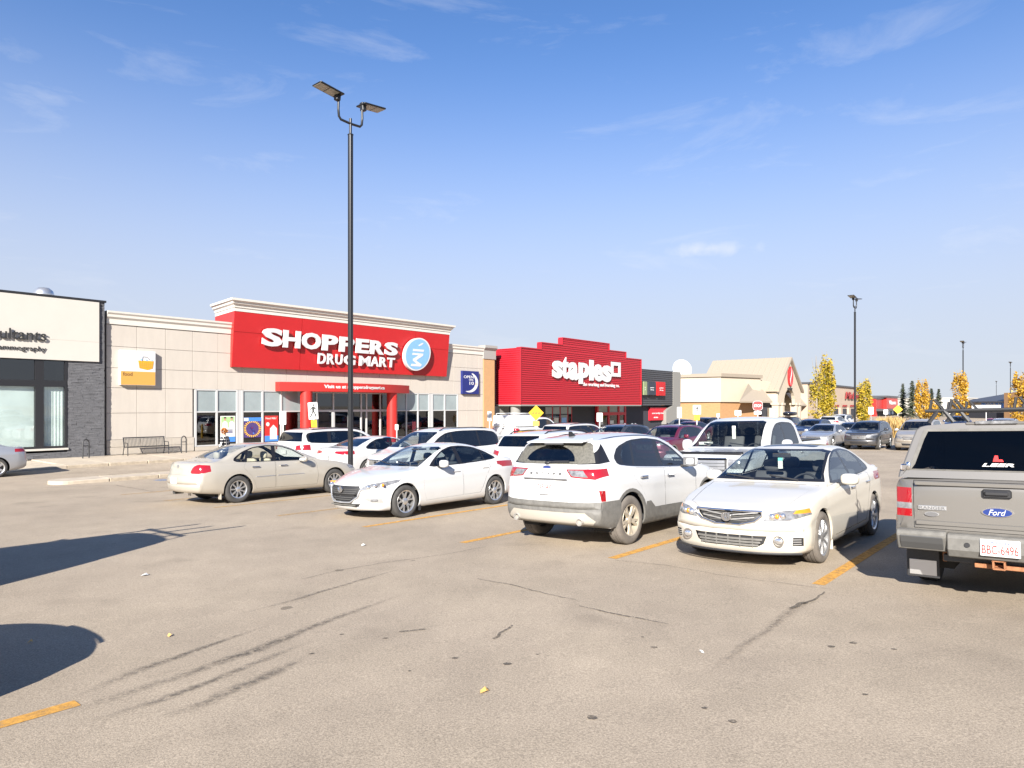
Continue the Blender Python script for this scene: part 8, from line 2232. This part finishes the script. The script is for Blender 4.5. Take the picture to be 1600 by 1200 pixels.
# ------------------------------------------------------------------ a shopper behind the gold saloon
def person():
    p = at(351, 671, 27.0); g = gz(p.x, p.y)
    H = p.z - g
    t = thing('person', (p.x, p.y, g), ANG - R(150), 'person with bushy copper hair in a black and white plaid coat behind the gold saloon', 'person')
    k = H / 1.70
    J = {'pelvis': (0, 0, .92, .15), 'waist': (0, .01, 1.08, .135), 'chest': (0, .02, 1.26, .16), 'neckb': (0, 0, 1.40, .09), 'neck': (0, -.015, 1.47, .055), 'head0': (0, -.03, 1.54, .078), 'head1': (0, -.03, 1.62, .088),
         'shL': (-.17, 0, 1.37, .075), 'elL': (-.27, .03, 1.10, .055), 'wrL': (-.20, -.16, .96, .038), 'haL': (-.17, -.22, .94, .036), 'shR': (.17, 0, 1.37, .075), 'elR': (.27, .03, 1.10, .055), 'wrR': (.24, -.12, .92, .038), 'haR': (.23, -.18, .90, .036),
         'hiL': (-.09, 0, .88, .11), 'knL': (-.11, -.06, .50, .075), 'anL': (-.10, .10, .10, .05), 'toL': (-.11, -.05, .04, .045), 'hiR': (.09, 0, .88, .11), 'knR': (.10, -.12, .50, .075), 'anR': (.10, -.16, .09, .05), 'toR': (.11, -.32, .04, .045)}
    E_ = [('pelvis', 'waist'), ('waist', 'chest'), ('chest', 'neckb'), ('neckb', 'neck'), ('neck', 'head0'), ('head0', 'head1'), ('chest', 'shL'), ('shL', 'elL'), ('elL', 'wrL'), ('wrL', 'haL'), ('chest', 'shR'), ('shR', 'elR'), ('elR', 'wrR'), ('wrR', 'haR'),
          ('pelvis', 'hiL'), ('hiL', 'knL'), ('knL', 'anL'), ('anL', 'toL'), ('pelvis', 'hiR'), ('hiR', 'knR'), ('knR', 'anR'), ('anR', 'toR')]
    names = list(J)
    me = bpy.data.meshes.new('body'); me.from_pydata([tuple(c * k for c in J[n][:3]) for n in names], [(names.index(a), names.index(b_)) for a, b_ in E_], [])
    o = link('body', me)
    sk = o.modifiers.new('skin', 'SKIN')
    for i, n in enumerate(names):
        me.skin_vertices[0].data[i].radius = (J[n][3] * k, J[n][3] * k); me.skin_vertices[0].data[i].use_root = (i == 0)
    ss = o.modifiers.new('sub', 'SUBSURF'); ss.levels = 2; ss.render_levels = 2
    dg = bpy.context.evaluated_depsgraph_get(); dg.update()
    bm_ = bpy.data.meshes.new_from_object(o.evaluated_get(dg)); bpy.data.objects.remove(o)
    # cloth on the trunk and arms, skin on head and hands, dark trousers
    plaid = bpy.data.materials.new('plaid_wool'); n, l = nodes_of(plaid); bs_ = n['Principled BSDF']; bs_.inputs['Roughness'].default_value = 0.9
    tc = n.new('ShaderNodeTexCoord'); outs = []
    for dr in ('X', 'Z'):
        w = n.new('ShaderNodeTexWave'); w.bands_direction = dr; w.inputs['Scale'].default_value = 2.6; l.new(tc.outputs['Object'], w.inputs['Vector']); outs.append(w.outputs['Fac'])
    mx = n.new('ShaderNodeMath'); mx.operation = 'MAXIMUM'; l.new(outs[0], mx.inputs[0]); l.new(outs[1], mx.inputs[1])
    rp = n.new('ShaderNodeValToRGB'); rp.color_ramp.elements[0].position = .86; rp.color_ramp.elements[0].color = (.02, .02, .025, 1); rp.color_ramp.elements[1].position = .93; rp.color_ramp.elements[1].color = (.62, .6, .55, 1)
    l.new(mx.outputs[0], rp.inputs[0]); l.new(rp.outputs[0], bs_.inputs['Base Color'])
    tr_ = mat('dark_trousers', (0.03, 0.03, 0.04), 0.9)
    for m_ in (plaid, M['skin'], tr_): bm_.materials.append(m_)
    for f in bm_.polygons:
        c = f.center / k; f.use_smooth = True
        f.material_index = 1 if c.z > 1.45 or (abs(c.x) > .13 and c.y < -.13 and .82 < c.z < 1.02) else (2 if c.z < .80 else 0)
    bm_.transform(Matrix.Identity(4)); o = link('body', bm_, t)
    # face
    hd = Vector((0, -.03, 1.61)) * k
    for sx_ in (-1, 1): blob('eye', M['ink'], o, (hd.x + sx_ * .034 * k, hd.y - .088 * k, hd.z + .005 * k), (.02, .012, .012), 2, 8, 6); blob('ear', M['skin'], o, (hd.x + sx_ * .092 * k, hd.y + .01, hd.z), (.02, .035, .06), 2, 8, 6)
    blob('nose', M['skin'], o, (hd.x, hd.y - .10 * k, hd.z - .02 * k), (.026, .035, .045), 2, 8, 6); blob('mouth', M['red_mark'], o, (hd.x, hd.y - .088 * k, hd.z - .06 * k), (.05, .012, .014), 2, 8, 6)
    hr = mat('copper_hair', (0.42, 0.15, 0.035), 0.7, noise=(40, 0.4))
    b = MB(); rg = random.Random(2)
    for i in range(90):
        a_, e_ = rg.uniform(0, 6.283), rg.uniform(-.5, 1.5)
        d_ = Vector((math.cos(a_) * math.cos(e_), math.sin(a_) * math.cos(e_), math.sin(e_)))
        if d_.y < -.45 and d_.z < .55: continue
        c = hd + d_ * .10 * k; s_ = rg.uniform(.035, .06)
        vs = [c + Vector((rg.uniform(-1, 1), rg.uniform(-1, 1), rg.uniform(-1, 1))).normalized() * s_ for _ in range(5)] + [c + d_ * s_ * 1.1]
        b.add(vs, [(0, 1, 2), (1, 2, 3), (2, 3, 4), (3, 4, 5), (0, 2, 5), (1, 4, 5), (0, 5, 3)])
    b.build('hair', hr, t, recalc=False)
    # fingers
    for sx_, hx in ((-1, J['haL']), (1, J['haR'])):
        for q in range(4):
            x = (hx[0] + (-.027 + .018 * q)) * k; b = MB(); L_ = [.06, .07, .065, .05][q]
            b.tube([(x, hx[1] * k - .02, hx[2] * k), (x, hx[1] * k - .02 - L_ * .6, hx[2] * k - .012), (x, hx[1] * k - .02 - L_, hx[2] * k - .045)], [.0095, .009, .007], 6); b.build('finger', M['skin'], o, smooth=60)
        b = MB(); b.tube([(hx[0] * k - sx_ * .03, hx[1] * k, hx[2] * k), (hx[0] * k - sx_ * .055, hx[1] * k - .03, hx[2] * k - .01), (hx[0] * k - sx_ * .05, hx[1] * k - .06, hx[2] * k - .02)], [.011, .01, .008], 6); b.build('thumb', M['skin'], o, smooth=60)
person()
# ================================================================== distant stores
M['sf_cream'] = mat('render_cream', (0.42, 0.36, 0.28), 0.9, noise=(0.6, 0.05))
M['sf_brick'] = mat('brick_tan', (0.33, 0.185, 0.085), 0.9, noise=(2.0, 0.14, (1, 1, 5)))
M['sf_roof'] = mat('metal_roof_tan', (0.29, 0.245, 0.19), 0.5)
M['sf_trim'] = mat('trim_taupe', (0.25, 0.21, 0.165), 0.7)
M['pinkish'] = mat('render_pinkish', (0.40, 0.31, 0.235), 0.9, noise=(0.3, 0.05))
M['maroon'] = mat('letters_maroon', (0.25, 0.02, 0.02), 0.5)

# grocery: brick ground floor, cream band, steep gable over an arched porch
def poly_wall(B, name, m, p, q, z0, z1, t=0.4):
    d_ = (q - p); d_.z = 0; d_.normalize(); nn = Vector((-d_.y, d_.x, 0))
    b = MB(); b.T = B.root.matrix_world.inverted() if False else None
    o = B.root.location
    vs = [p, q, q + nn * t, p + nn * t]
    b.add([(v.x - o.x, v.y - o.y, z - o.z) for z in (z0, z1) for v in vs], [(0, 1, 2, 3), (4, 5, 6, 7), (0, 1, 5, 4), (1, 2, 6, 5), (2, 3, 7, 6), (3, 0, 4, 7)])
    return b.build(name, m, B.root)
class W: pass
gr = W(); gr.root = thing('grocery_store', (30.6, 100, -0.8), 0, 'tan brick grocery store with a steep gabled porch and round red emblem', 'store')
Q = lambda x, y: Vector((x, y, 0))
Zg = -0.8
A_, Bc, C_ = Q(25.0, 103.6), Q(30.6, 100.0), Q(38.6, 106.0)
A0 = Q(24.0, 110)
poly_wall(gr, 'brick_wall', M['sf_brick'], A0, A0 + (Bc - A_) * 1.8, Zg, 5.9)
poly_wall(gr, 'brick_wall', M['sf_brick'], A_ + Q(.3, .25), Bc + Q(0, .3), Zg, 2.4)
poly_wall(gr, 'brick_wall', M['sf_brick'], Bc + Q(0, .3), C_ + Q(-.2, .3), Zg, 2.4)
poly_wall(gr, 'band_wall', M['sf_cream'], A_, Bc, 2.4, 6.1)
poly_wall(gr, 'band_wall', M['sf_cream'], Bc, C_, 2.4, 6.1)
for p, q in ((A_, Bc), (Bc, C_)):
    d_ = (q - p).normalized(); nn = Vector((d_.y, -d_.x, 0))
    poly_wall(gr, 'parapet_trim', M['sf_trim'], p + nn * .25 - d_ * .2, q + nn * .25 + d_ * .2, 6.1, 6.6, .6)
# gable body in lot directions
ap = Vector((44.4, 110, 0)); pe_ = D.dot(ap); pn_ = N.dot(ap)
g = Bld('grocery_porch', 'x', 'store', pe_, pn_, Zg)
for ch in ('label', 'category'):
    if ch in g.root: del g.root[ch]
g.root.parent = gr.root; g.root.location = lot(pe_, pn_, Zg) - Vector(gr.root.location)
g.root.name = 'porch'
def P(e, n_, z): return (e, n_, z)
GL, GR = pe_ - 4.6, pe_ + 6.6
def gpart(name, m, mb): return mb.build(name, m, g.root)
apz, evz = 9.7, 4.7
b = g.mb(); th = .35
b.add([P(GL - .5, pn_ - .4, evz - .3), P(pe_ + .9, pn_ - .4, apz), P(pe_ + .9, pn_ + 13, apz), P(GL - .5, pn_ + 13, evz - .3), P(GL - .5, pn_ - .4, evz - .3 - th), P(pe_ + .9, pn_ - .4, apz - th), P(pe_ + .9, pn_ + 13, apz - th), P(GL - .5, pn_ + 13, evz - .3 - th)], [(0, 1, 2, 3), (7, 6, 5, 4), (0, 4, 5, 1), (3, 2, 6, 7), (0, 3, 7, 4)])
gpart('roof_slope', M['sf_roof'], b)
b = g.mb()
b.add([P(pe_ + .9, pn_ - .4, apz), P(GR + .5, pn_ - .4, evz - .3), P(GR + .5, pn_ + 13, evz - .3), P(pe_ + .9, pn_ + 13, apz), P(pe_ + .9, pn_ - .4, apz - th), P(GR + .5, pn_ - .4, evz - .3 - th), P(GR + .5, pn_ + 13, evz - .3 - th), P(pe_ + .9, pn_ + 13, apz - th)], [(0, 1, 2, 3), (7, 6, 5, 4), (0, 4, 5, 1), (3, 2, 6, 7)])
gpart('roof_slope', M['sf_roof'], b)
for k in range(14):
    b = g.mb(); n0 = pn_ + .2 + k * .92
    b.add([P(GL - .5, n0, evz - .28), P(pe_ + .9, n0, apz + .02), P(pe_ + .9, n0 + .06, apz + .08), P(GL - .5, n0 + .06, evz - .22), P(GL - .5, n0 + .12, evz - .28), P(pe_ + .9, n0 + .12, apz + .02)], [(0, 1, 2, 3), (3, 2, 5, 4)])
    gpart('roof_seam', M['sf_roof'], b)
b = g.mb(); arc = [(pe_ + 1 + 2.6 * math.cos(R(a)), 2.4 + 2.2 * math.sin(R(a))) for a in range(180, -1, -15)]
b.prism([(GL, 2.0), (GL, evz - .5), (pe_ + .9, apz - .5), (GR, evz - .5), (GR, 2.0), (pe_ + 3.6, 2.0)] + arc[::-1] + [(pe_ - 1.6, 2.0)], 'y', pn_, pn_ + .5); gpart('gable_wall', M['sf_cream'], b)
for s_, e_ in ((-1, GL), (1, GR)):
    b = g.mb(); a0, a1 = (e_ - .5 * -s_ * -1, evz - .45), (pe_ + .9, apz - .1)
    b.prism([(e_ + s_ * .45, evz - .75), (pe_ + .9, apz - .42), (pe_ + .9, apz + .03), (e_ + s_ * .45, evz - .28)], 'y', pn_ - .42, pn_ - .02); gpart('barge_board', M['sf_trim'], b)
for e_ in (GL + .5, GL + 2.4, pe_ + 4.6, GR - .5):
    b = g.mb(); b.box(e_ - .45, e_ + .45, pn_ - .1, pn_ + .9, Zg, 1.95); b.box(e_ - .6, e_ + .6, pn_ - .22, pn_ + 1.0, 1.95, 2.3); gpart('porch_pier', M['sf_cream'], b)
b = g.mb(); b.box(GL + .2, GR - .2, pn_ + 4, pn_ + 4.3, Zg, evz); gpart('porch_back', M['sf_brick'], b)
b = g.mb(); b.box(pe_ - .8, pe_ + 2.6, pn_ + 3.85, pn_ + 3.98, Zg, 1.9); gpart('porch_doors', M['navy'], b)
b = g.mb(); b.box(GL, GL + .4, pn_ + .5, pn_ + 13, 2.0, evz - .7); gpart('side_wall', M['sf_cream'], b)
b = g.mb(); b.box(GR - .4, GR + 10, pn_ + 3, pn_ + 3.5, Zg, 4.4); gpart('side_wall', M['sf_cream'], b)
b = g.mb(); b.add([P(GR, pn_ + .8, 2.0), P(GR + 9, pn_ + .8, 2.0), P(GR + 9, pn_ + 3, 4.6), P(GR, pn_ + 3, 4.6), P(GR, pn_ + .8, 1.8), P(GR + 9, pn_ + .8, 1.8)], [(0, 1, 2, 3), (4, 5, 1, 0)]); gpart('lean_to_roof', M['sf_roof'], b)
# emblem
ce_, cz_ = pe_ + .95, 6.6
b = g.mb(); b.prism([(ce_ + 1.05 * math.cos(6.283 * k / 28), cz_ + 1.6 * math.sin(6.283 * k / 28)) for k in range(28)], 'y', pn_ - .25, pn_ - .02); em = gpart('round_emblem', M['red_mark'], b)
b = g.mb(); pts = [(.28 * math.sin(1.9 * t) + .08, 1.35 * (1 - 2 * t / 1.0)) for t in [k / 12 for k in range(13)]]
s_pts = [(ce_ + .30 * math.sin(6.283 * t) + .02 - .16 * math.sin(3.1416 * t) , cz_ + 1.45 - 2.9 * t) for t in [k / 14 for k in range(15)]] + [(ce_ + .30 * math.sin(6.283 * t) + .02 + .16 * math.sin(3.1416 * t) , cz_ + 1.45 - 2.9 * t) for t in [k / 14 for k in range(14, -1, -1)]]
b.prism(s_pts, 'y', pn_ - .28, pn_ - .251); o = b.build('emblem_wave', M['sign_white'], em)
g.text('porch_letters', 'SAFEWAY', M['ink'], pe_ - .2, pe_ + 2.1, pn_ - .02, 4.35, 4.75, .1, .02)
# mansard between corner and porch
b = MB(); o0 = gr.root.location
mp = [(33.2, 99.6, 2.55), (40.4, 105.9, 2.55), (38.7, 107.2, 5.2), (36.0, 104.0, 5.2), (33.2, 99.6, 2.3), (40.4, 105.9, 2.3)]
b.add([(x - o0.x, y - o0.y, z - o0.z) for x, y, z in mp], [(0, 1, 2, 3), (4, 5, 1, 0)]); b.build('mansard_roof', M['sf_roof'], gr.root)
b = MB(); b.add([(x - o0.x, y - o0.y, z - o0.z) for x, y, z in ((36.0, 104.1, 2.3), (41.2, 108.4, 2.3), (41.2, 108.4, 5.6), (36.0, 104.1, 6.2), (36.5, 106, 6.2), (41.7, 109.9, 5.6))], [(0, 1, 2, 3), (3, 2, 5, 4)]); b.build('upper_wall', M['sf_cream'], gr.root)
b = MB(); b.add([(x - o0.x, y - o0.y, z - o0.z) for x, y, z in ((38.6, 105.4, Zg), (41.0, 107.6, Zg), (41.0, 107.6, 2.3), (38.6, 105.4, 2.3))], [(0, 1, 2, 3)]); b.build('shop_window', M['dark_wall'], gr.root)
b = MB(); b.cbox((39.9 - o0.x, 105.2 - o0.y, 0.75), (.8, .8, 3.1)); b.build('corner_pier', M['sf_cream'], gr.root)
# satellite dish on the brick roof
dz = at(1065.5, 577, 108)
ds = thing('satellite_dish', (dz.x, dz.y, 5.6), R(8), 'large white round satellite dish on the brick grocery roof', 'satellite dish')
b = MB(); b.T = Matrix.Translation((0, 0, dz.z - 5.6)) @ Matrix.Rotation(R(-12), 4, 'X')
b.lathe([(0.0, 0.12), (0.5, 0.09), (1.0, 0.0), (1.5, -0.16), (1.55, -0.16), (1.5, -0.10), (1.0, 0.06), (0.5, 0.15), (0, 0.18)], 32, (0, 0, 0), 'y'); b.build('dish', M['white'], ds, smooth=60)
b = MB(); b.tube([(0, .2, 0), (0, .2, dz.z - 5.6)], .12, 8); b.tube([(0, -1.0, dz.z - 5.6), (0, .05, dz.z - 5.6 - .9)], .04, 6); b.tube([(0, -1.0, dz.z - 5.6), (0, -.9, dz.z - 5.6 - .02)], .07, 8); b.build('mount', M['steel'], ds)

# craft store with red script letters
def simple(name, label, u0, u1, y0, y1, vt, m, cat='store', z0=-0.8, depth=14, cap=True):
    a, c = at(u0, vt, y0), at(u1, vt, y1); ztop = a.z
    d_ = Vector((c.x - a.x, c.y - a.y, 0)); ln = d_.length; rz = math.atan2(d_.y, d_.x)
    t = thing(name, (a.x, a.y, z0), rz, label, cat)
    h = ztop - z0
    b = MB(); b.box(0, ln, 0, depth, 0, h - .3); b.build('wall', m, t)
    if cap: b = MB(); b.box(-.2, ln + .2, -.25, depth + .2, h - .3, h); b.build('roof_cap', M['rib_grey'], t)
    return t, ln, h
t, ln, h = simple('craft_store', 'pinkish store with maroon script letters behind the yellow trees', 1262, 1353, 120, 160, 597, M['pinkish'])
lettering('sign_script', 'Michaels', M['maroon'], t, (ln * .56, -.2, h * .60), (1, 0, 0), (0, 0, 1), ln * .34, h * .22, .15, .02, .2)
for k, w in enumerate(('ART', 'FRAME', 'DECOR')): lettering('sign_words', w, M['maroon'], t, (ln * (.38 + .14 * k), -.12, h * .36), (1, 0, 0), (0, 0, 1), ln * .08, h * .055, .1, .02)
b = MB(); b.box(ln * .30, ln * .95, -.1, -.01, 0, h * .30); b.build('shop_front', M['dark_wall'], t)
for k in range(5):
    b = MB(); b.box(ln * (.30 + .15 * k), ln * (.335 + .15 * k), -.5, -.02, 0, h * .33); b.build('front_pier', M['pinkish'], t)
b = MB(); b.box(ln + .02, ln + 10, 1.0, 12, 0, h * .88); b.build('lower_wing', M['pinkish'], t)
t, ln, h = simple('red_store', 'low red fronted store beyond the craft store', 1369, 1403, 170, 195, 621, M['red2'])
b = MB(); b.box(ln * .30, ln * .82, -.8, 8, h * .3, h * 1.02); b.build('raised_front', M['red2'], t)
b = MB(); b.box(ln * .27, ln * .85, -1.0, 8, h * 1.02, h * 1.12); b.build('raised_cap', M['rib_grey'], t)
lettering('sign_word', 'Winners', M['sign_white'], t, (ln * .38, -.85, h * .64), (1, 0, 0), (0, 0, 1), ln * .34, h * .22, .1, .02)
b = MB(); b.box(0, ln, -1.6, 0, h * .28, h * .40); b.build('awning', M['rib_grey'], t); b = MB(); b.box(ln * .05, ln * .95, -.1, -.01, 0, h * .28); b.build('shop_front', M['dark_wall'], t)
for k in range(3): b = MB(); b.box(ln * (.35 + .15 * k), ln * (.44 + .15 * k), -.2, -.11, .3, h * .25); b.build('window_poster', M['skyblue'], t)
t, ln, h = simple('white_warehouse', 'long low white building behind the dark spruces', 1396, 1512, 230, 215, 622, M['panel_white'], cap=False)
b = MB(); b.box(-.2, ln + .2, -.3, 14, h - .3, h); b.build('roof_edge', M['panel_white'], t)
t, ln, h = simple('tan_store', 'tan store with a dark sloping roof and a blue sign at the right', 1508, 1576, 150, 138, 624, M['sf_cream'], cap=False)
b = MB(); b.add([(-.6, -.9, h - .5), (ln + .6, -.9, h - .5), (ln + .6, 8, h + 1.6), (ln * .45, 8, h + 1.6), (-.6, -.9, h - .8), (ln + .6, -.9, h - .8)], [(0, 1, 2, 3), (4, 5, 1, 0)]); b.build('roof', M['rib_grey'], t)
b = MB(); b.box(ln * .42, ln * .97, -.25, -.02, h * .40, h * .86); o = b.build('sign_panel', M['blue'], t)
lettering('sign_words', 'Walk In', M['sign_white'], o, (ln * .52, -.26, h * .66), (1, 0, 0), (0, 0, 1), ln * .36, h * .13, .05, .02); lettering('sign_words', 'Medical Clinic', M['sign_white'], o, (ln * .46, -.26, h * .48), (1, 0, 0), (0, 0, 1), ln * .46, h * .13, .05, .02)
b = MB(); b.box(ln * .06, ln * .34, -.15, -.02, h * .52, h * .68); b.build('pale_sign', M['orange'], t); b = MB(); b.box(0, ln, -.1, -.01, 0, h * .30); b.build('shop_front', M['dark_wall'], t)
b = MB(); b.box(ln + .05, ln + 12, -1, 6, 0, h + 1.2); o = b.build('brick_tower', M['sf_brick'], t)
b = MB(); b.box(ln + 5, ln + 11, -1.2, -1.02, h * .5, h * .95); b.build('tower_sign', M['blue'], o)

# ================================================================== trees and grass
def leaf_mat(name, cols, trans=0.25):
    m = bpy.data.materials.new(name); n, l = nodes_of(m); b = n['Principled BSDF']; b.inputs['Roughness'].default_value = 0.6
    tc = n.new('ShaderNodeTexCoord'); t = n.new('ShaderNodeTexNoise'); t.inputs['Scale'].default_value = 2.2; t.inputs['Detail'].default_value = 5; l.new(tc.outputs['Object'], t.inputs['Vector'])
    r = n.new('ShaderNodeValToRGB'); r.color_ramp.elements[0].position = .32; r.color_ramp.elements[0].color = (*cols[0], 1); r.color_ramp.elements[1].position = .68; r.color_ramp.elements[1].color = (*cols[2], 1)
    e = r.color_ramp.elements.new(.5); e.color = (*cols[1], 1)
    l.new(t.outputs['Fac'], r.inputs[0]); l.new(r.outputs[0], b.inputs['Base Color'])
    tr = n.new('ShaderNodeBsdfTranslucent'); l.new(r.outputs[0], tr.inputs['Color']); ms = n.new('ShaderNodeMixShader'); ms.inputs[0].default_value = trans
    l.new(b.outputs[0], ms.inputs[1]); l.new(tr.outputs[0], ms.inputs[2]); l.new(ms.outputs[0], n['Material Output'].inputs['Surface'])
    return m
LY = leaf_mat('leaves_yellow_green', [(0.13, 0.13, 0.012), (0.38, 0.28, 0.018), (0.52, 0.37, 0.03)])
LO = leaf_mat('leaves_gold', [(0.30, 0.15, 0.010), (0.48, 0.27, 0.02), (0.56, 0.35, 0.035)])
LS = leaf_mat('needles', [(0.055, 0.075, 0.045), (0.11, 0.135, 0.085), (0.18, 0.18, 0.115)], 0.05)
M['bark'] = mat('bark_pale', (0.24, 0.20, 0.15), 0.9, noise=(6, 0.3))
def columnar(u, vt, y, hw, label, lm, bare=0.0, seed=1, n=2600, gap=0.0):
    p = at(u, vt, y); g = gz(p.x, p.y) ; H = p.z - g
    rg = random.Random(seed)
    t = thing('columnar_tree', (p.x, p.y, g), 0, label, 'tree', 'yellow columnar trees')
    b = MB(); b.tube([(0, 0, 0), (.02, 0, H * .4), (-.02, .02, H * .8), (0, 0, H * .97)], [.11, .08, .04, .012], 7); b.build('trunk', M['bark'], t, smooth=60)
    limbs = []; b = MB()
    for k in range(26):
        a = rg.uniform(0, 6.283); z0 = H * rg.uniform(.10, .75); ln = H * rg.uniform(.16, .30); sp = hw * rg.uniform(.5, 1.0)
        tip = Vector((math.cos(a) * sp, math.sin(a) * sp, min(z0 + ln, H * .99)))
        mid = Vector((math.cos(a) * sp * .7, math.sin(a) * sp * .7, z0 + ln * .35))
        b.tube([(0, 0, z0), mid, tip], [.035, .022, .006], 5, False); limbs.append((Vector((0, 0, z0)), mid, tip))
    b.build('limb', M['bark'], t)
    b = MB(); vs = []; fs = []
    clumps = []
    for (p0, p1, p2) in limbs:
        for q in range(7):
            s_ = rg.uniform(.25, 1.0); c = p0.lerp(p1, s_ * 2) if s_ < .5 else p1.lerp(p2, s_ * 2 - 1)
            clumps.append(c + Vector((rg.gauss(0, .10), rg.gauss(0, .10), rg.gauss(0, .15))))
    for i in range(n):
        c = rg.choice(clumps); q = c + Vector((rg.gauss(0, .17), rg.gauss(0, .17), rg.gauss(0, .24)))
        zz = q.z / H
        if zz < .07 or zz > 1 - bare * rg.uniform(.2, 1.0): continue
        prof = hw * (1.12 if zz < .4 else 1.12 - .75 * ((zz - .4) / .6)**1.5)
        if math.hypot(q.x, q.y) > prof: continue
        s_ = rg.uniform(.09, .16)
        e1_ = Vector((rg.uniform(-1, 1), rg.uniform(-1, 1), rg.uniform(-1, 1))).normalized(); e2_ = e1_.cross(Vector((rg.uniform(-1, 1), rg.uniform(-1, 1), rg.uniform(-1, 1)))).normalized()
        k = len(vs); vs += [q - e1_ * s_, q + e2_ * s_ * .6, q + e1_ * s_, q - e2_ * s_ * .6]; fs.append((k, k + 1, k + 2, k + 3))
    b.add(vs, fs); b.build('crown', lm, t, recalc=False)
    return t
columnar(1276, 553, 74, 0.75, 'thin yellow columnar tree with bare twigs at its top, left of a pair', LY, .62, 1, 2300)
columnar(1291.5, 545, 75, 0.92, 'full yellow columnar tree, right and fuller of a pair', LY, .18, 2, 4200)
columnar(1350, 588, 80, 1.0, 'yellow columnar tree hugging the lamp post by the craft store', LY, .10, 3, 3000)
columnar(1441, 588, 88, 0.95, 'orange gold columnar tree right of the dark spruces', LO, .08, 4, 3000)
columnar(1500, 573, 78, 1.05, 'gold columnar tree in front of a lamp post over the roof rack', LO, .12, 5, 2800)
columnar(1596, 574, 74, 1.1, 'gold columnar tree cut by the right edge', LO, .12, 6, 2800)
columnar(1458, 622, 92, 0.8, 'low orange shrubby tree between the gold tree and the small spruces', LO, .2, 7, 1200)
def spruce(u, vt, y, label, seed, w=0.27):
    p = at(u, vt, y); g = -0.8; H = p.z - g; rg = random.Random(seed)
    t = thing('spruce_tree', (p.x, p.y, g), 0, label, 'tree', 'dark spruces in the distance')
    b = MB(); b.tube([(0, 0, 0), (0, 0, H)], [.18, .02], 6); b.build('trunk', M['bark'], t)
    vs = []; fs = []; z = H * .08
    while z < H * .985:
        r_ = w * H * (1 - z / H)**.85 * rg.uniform(.75, 1.1) + .08; nb = int(7 + 6 * (1 - z / H))
        for k in range(nb):
            a = rg.uniform(0, 6.283); dr = Vector((math.cos(a), math.sin(a), 0)); rr2 = r_ * rg.uniform(.6, 1.1)
            for q in range(7):
                s_ = (q + 1) / 7; c = dr * rr2 * s_ + Vector((0, 0, z - .22 * rr2 * s_ + rg.uniform(-.06, .06)))
                w_ = .30 * (1 - .6 * s_) + .05; sd2 = Vector((-dr.y, dr.x, 0)) * w_
                i = len(vs); vs += [c - sd2, c + dr * .22 + Vector((0, 0, -.05)), c + sd2, c - dr * .12 + Vector((0, 0, rg.uniform(-.18, .05)))]; fs.append((i, i + 1, i + 2, i + 3))
        z += H * rg.uniform(.022, .034)
    b = MB(); b.add(vs, fs); b.build('crown', LS, t, recalc=False)
spruce(1411, 598, 150, 'dark spruce, leftmost of the four in the distance', 1)
spruce(1425.5, 594, 145, 'tallest dark spruce, left of the orange gold tree', 2, .37)
spruce(1455.5, 606, 160, 'narrow dark spruce right of the orange gold tree', 3, .28)
spruce(1467, 607, 160, 'narrow dark spruce, rightmost of the four', 4, .27)
# tufts of ornamental grass on a planted island
GRS = leaf_mat('dry_grass', [(0.30, 0.19, 0.06), (0.42, 0.29, 0.11), (0.48, 0.34, 0.15)], .2)
rg = random.Random(11); vs = []; fs = []
def tuft(x, y, h, n_, r_):
    g_ = gz(x, y)
    for k in range(n_):
        a = rg.uniform(0, 6.283); s_ = rg.uniform(0, r_); lean_ = rg.uniform(.05, .35)
        bx, by = x + math.cos(a) * s_ * .5, y + math.sin(a) * s_ * .5; hh_ = h * rg.uniform(.6, 1.05); w_ = .018
        t_ = (bx + math.cos(a) * lean_ * hh_, by + math.sin(a) * lean_ * hh_, g_ + hh_)
        i = len(vs); vs.extend([(bx - w_, by, g_), (bx + w_, by, g_), (t_[0] + w_ * 1.6, t_[1], t_[2] * .8 + g_ * .2), t_, (t_[0] - w_ * 1.6, t_[1], t_[2] * .8 + g_ * .2)]); fs.append((i, i + 1, i + 2, i + 3, i + 4))
for k in range(26):
    c = at(rg.uniform(1380, 1416), 660, rg.uniform(56, 62)); tuft(c.x, c.y, rg.uniform(1.2, 1.75), 90, .5)
for k in range(30):
    c = at(rg.uniform(1490, 1600), 660, rg.uniform(64, 70)); tuft(c.x, c.y, rg.uniform(.8, 1.3), 60, .5)
b = MB(); b.add(vs, fs); tag(b.build('ornamental_grass', GRS, None, recalc=False), 'dry yellow ornamental grass on the planted islands', 'grass', kind='stuff')

# ================================================================== vehicles just outside the left edge that throw the long shadows
c1 = dup(mv, 'tall white van with a ladder rack standing beyond the left edge', 0, 0, True, None, None); del c1['group']
c2 = dup(sd, 'saloon standing just beyond the lower left edge', 0, 0, False, P_silver, None); del c2['group']
seat_on_lot(c1, -1.95, 10.05, False, c1['mid']); c1.scale = (1.08, 1.0, 1.42)
seat_on_lot(c2, -1.45, 6.18, True, c2['mid'])
b = MB()
for y in (-0.5, 0.0, 0.5): b.tube([(1.9, y, 1.84), (5.2 + (.55 if y < 0 else .2), y, 1.84)], 0.025, 6)
for x in (2.2, 3.4, 4.7): b.tube([(x, -.72, 1.80), (x, .72, 1.80)], 0.025, 6); b.tube([(x, -.7, 1.66), (x, -.7, 1.8)], .02, 6); b.tube([(x, .7, 1.66), (x, .7, 1.8)], .02, 6)
b.build('ladder_rack', M['black'], c1)
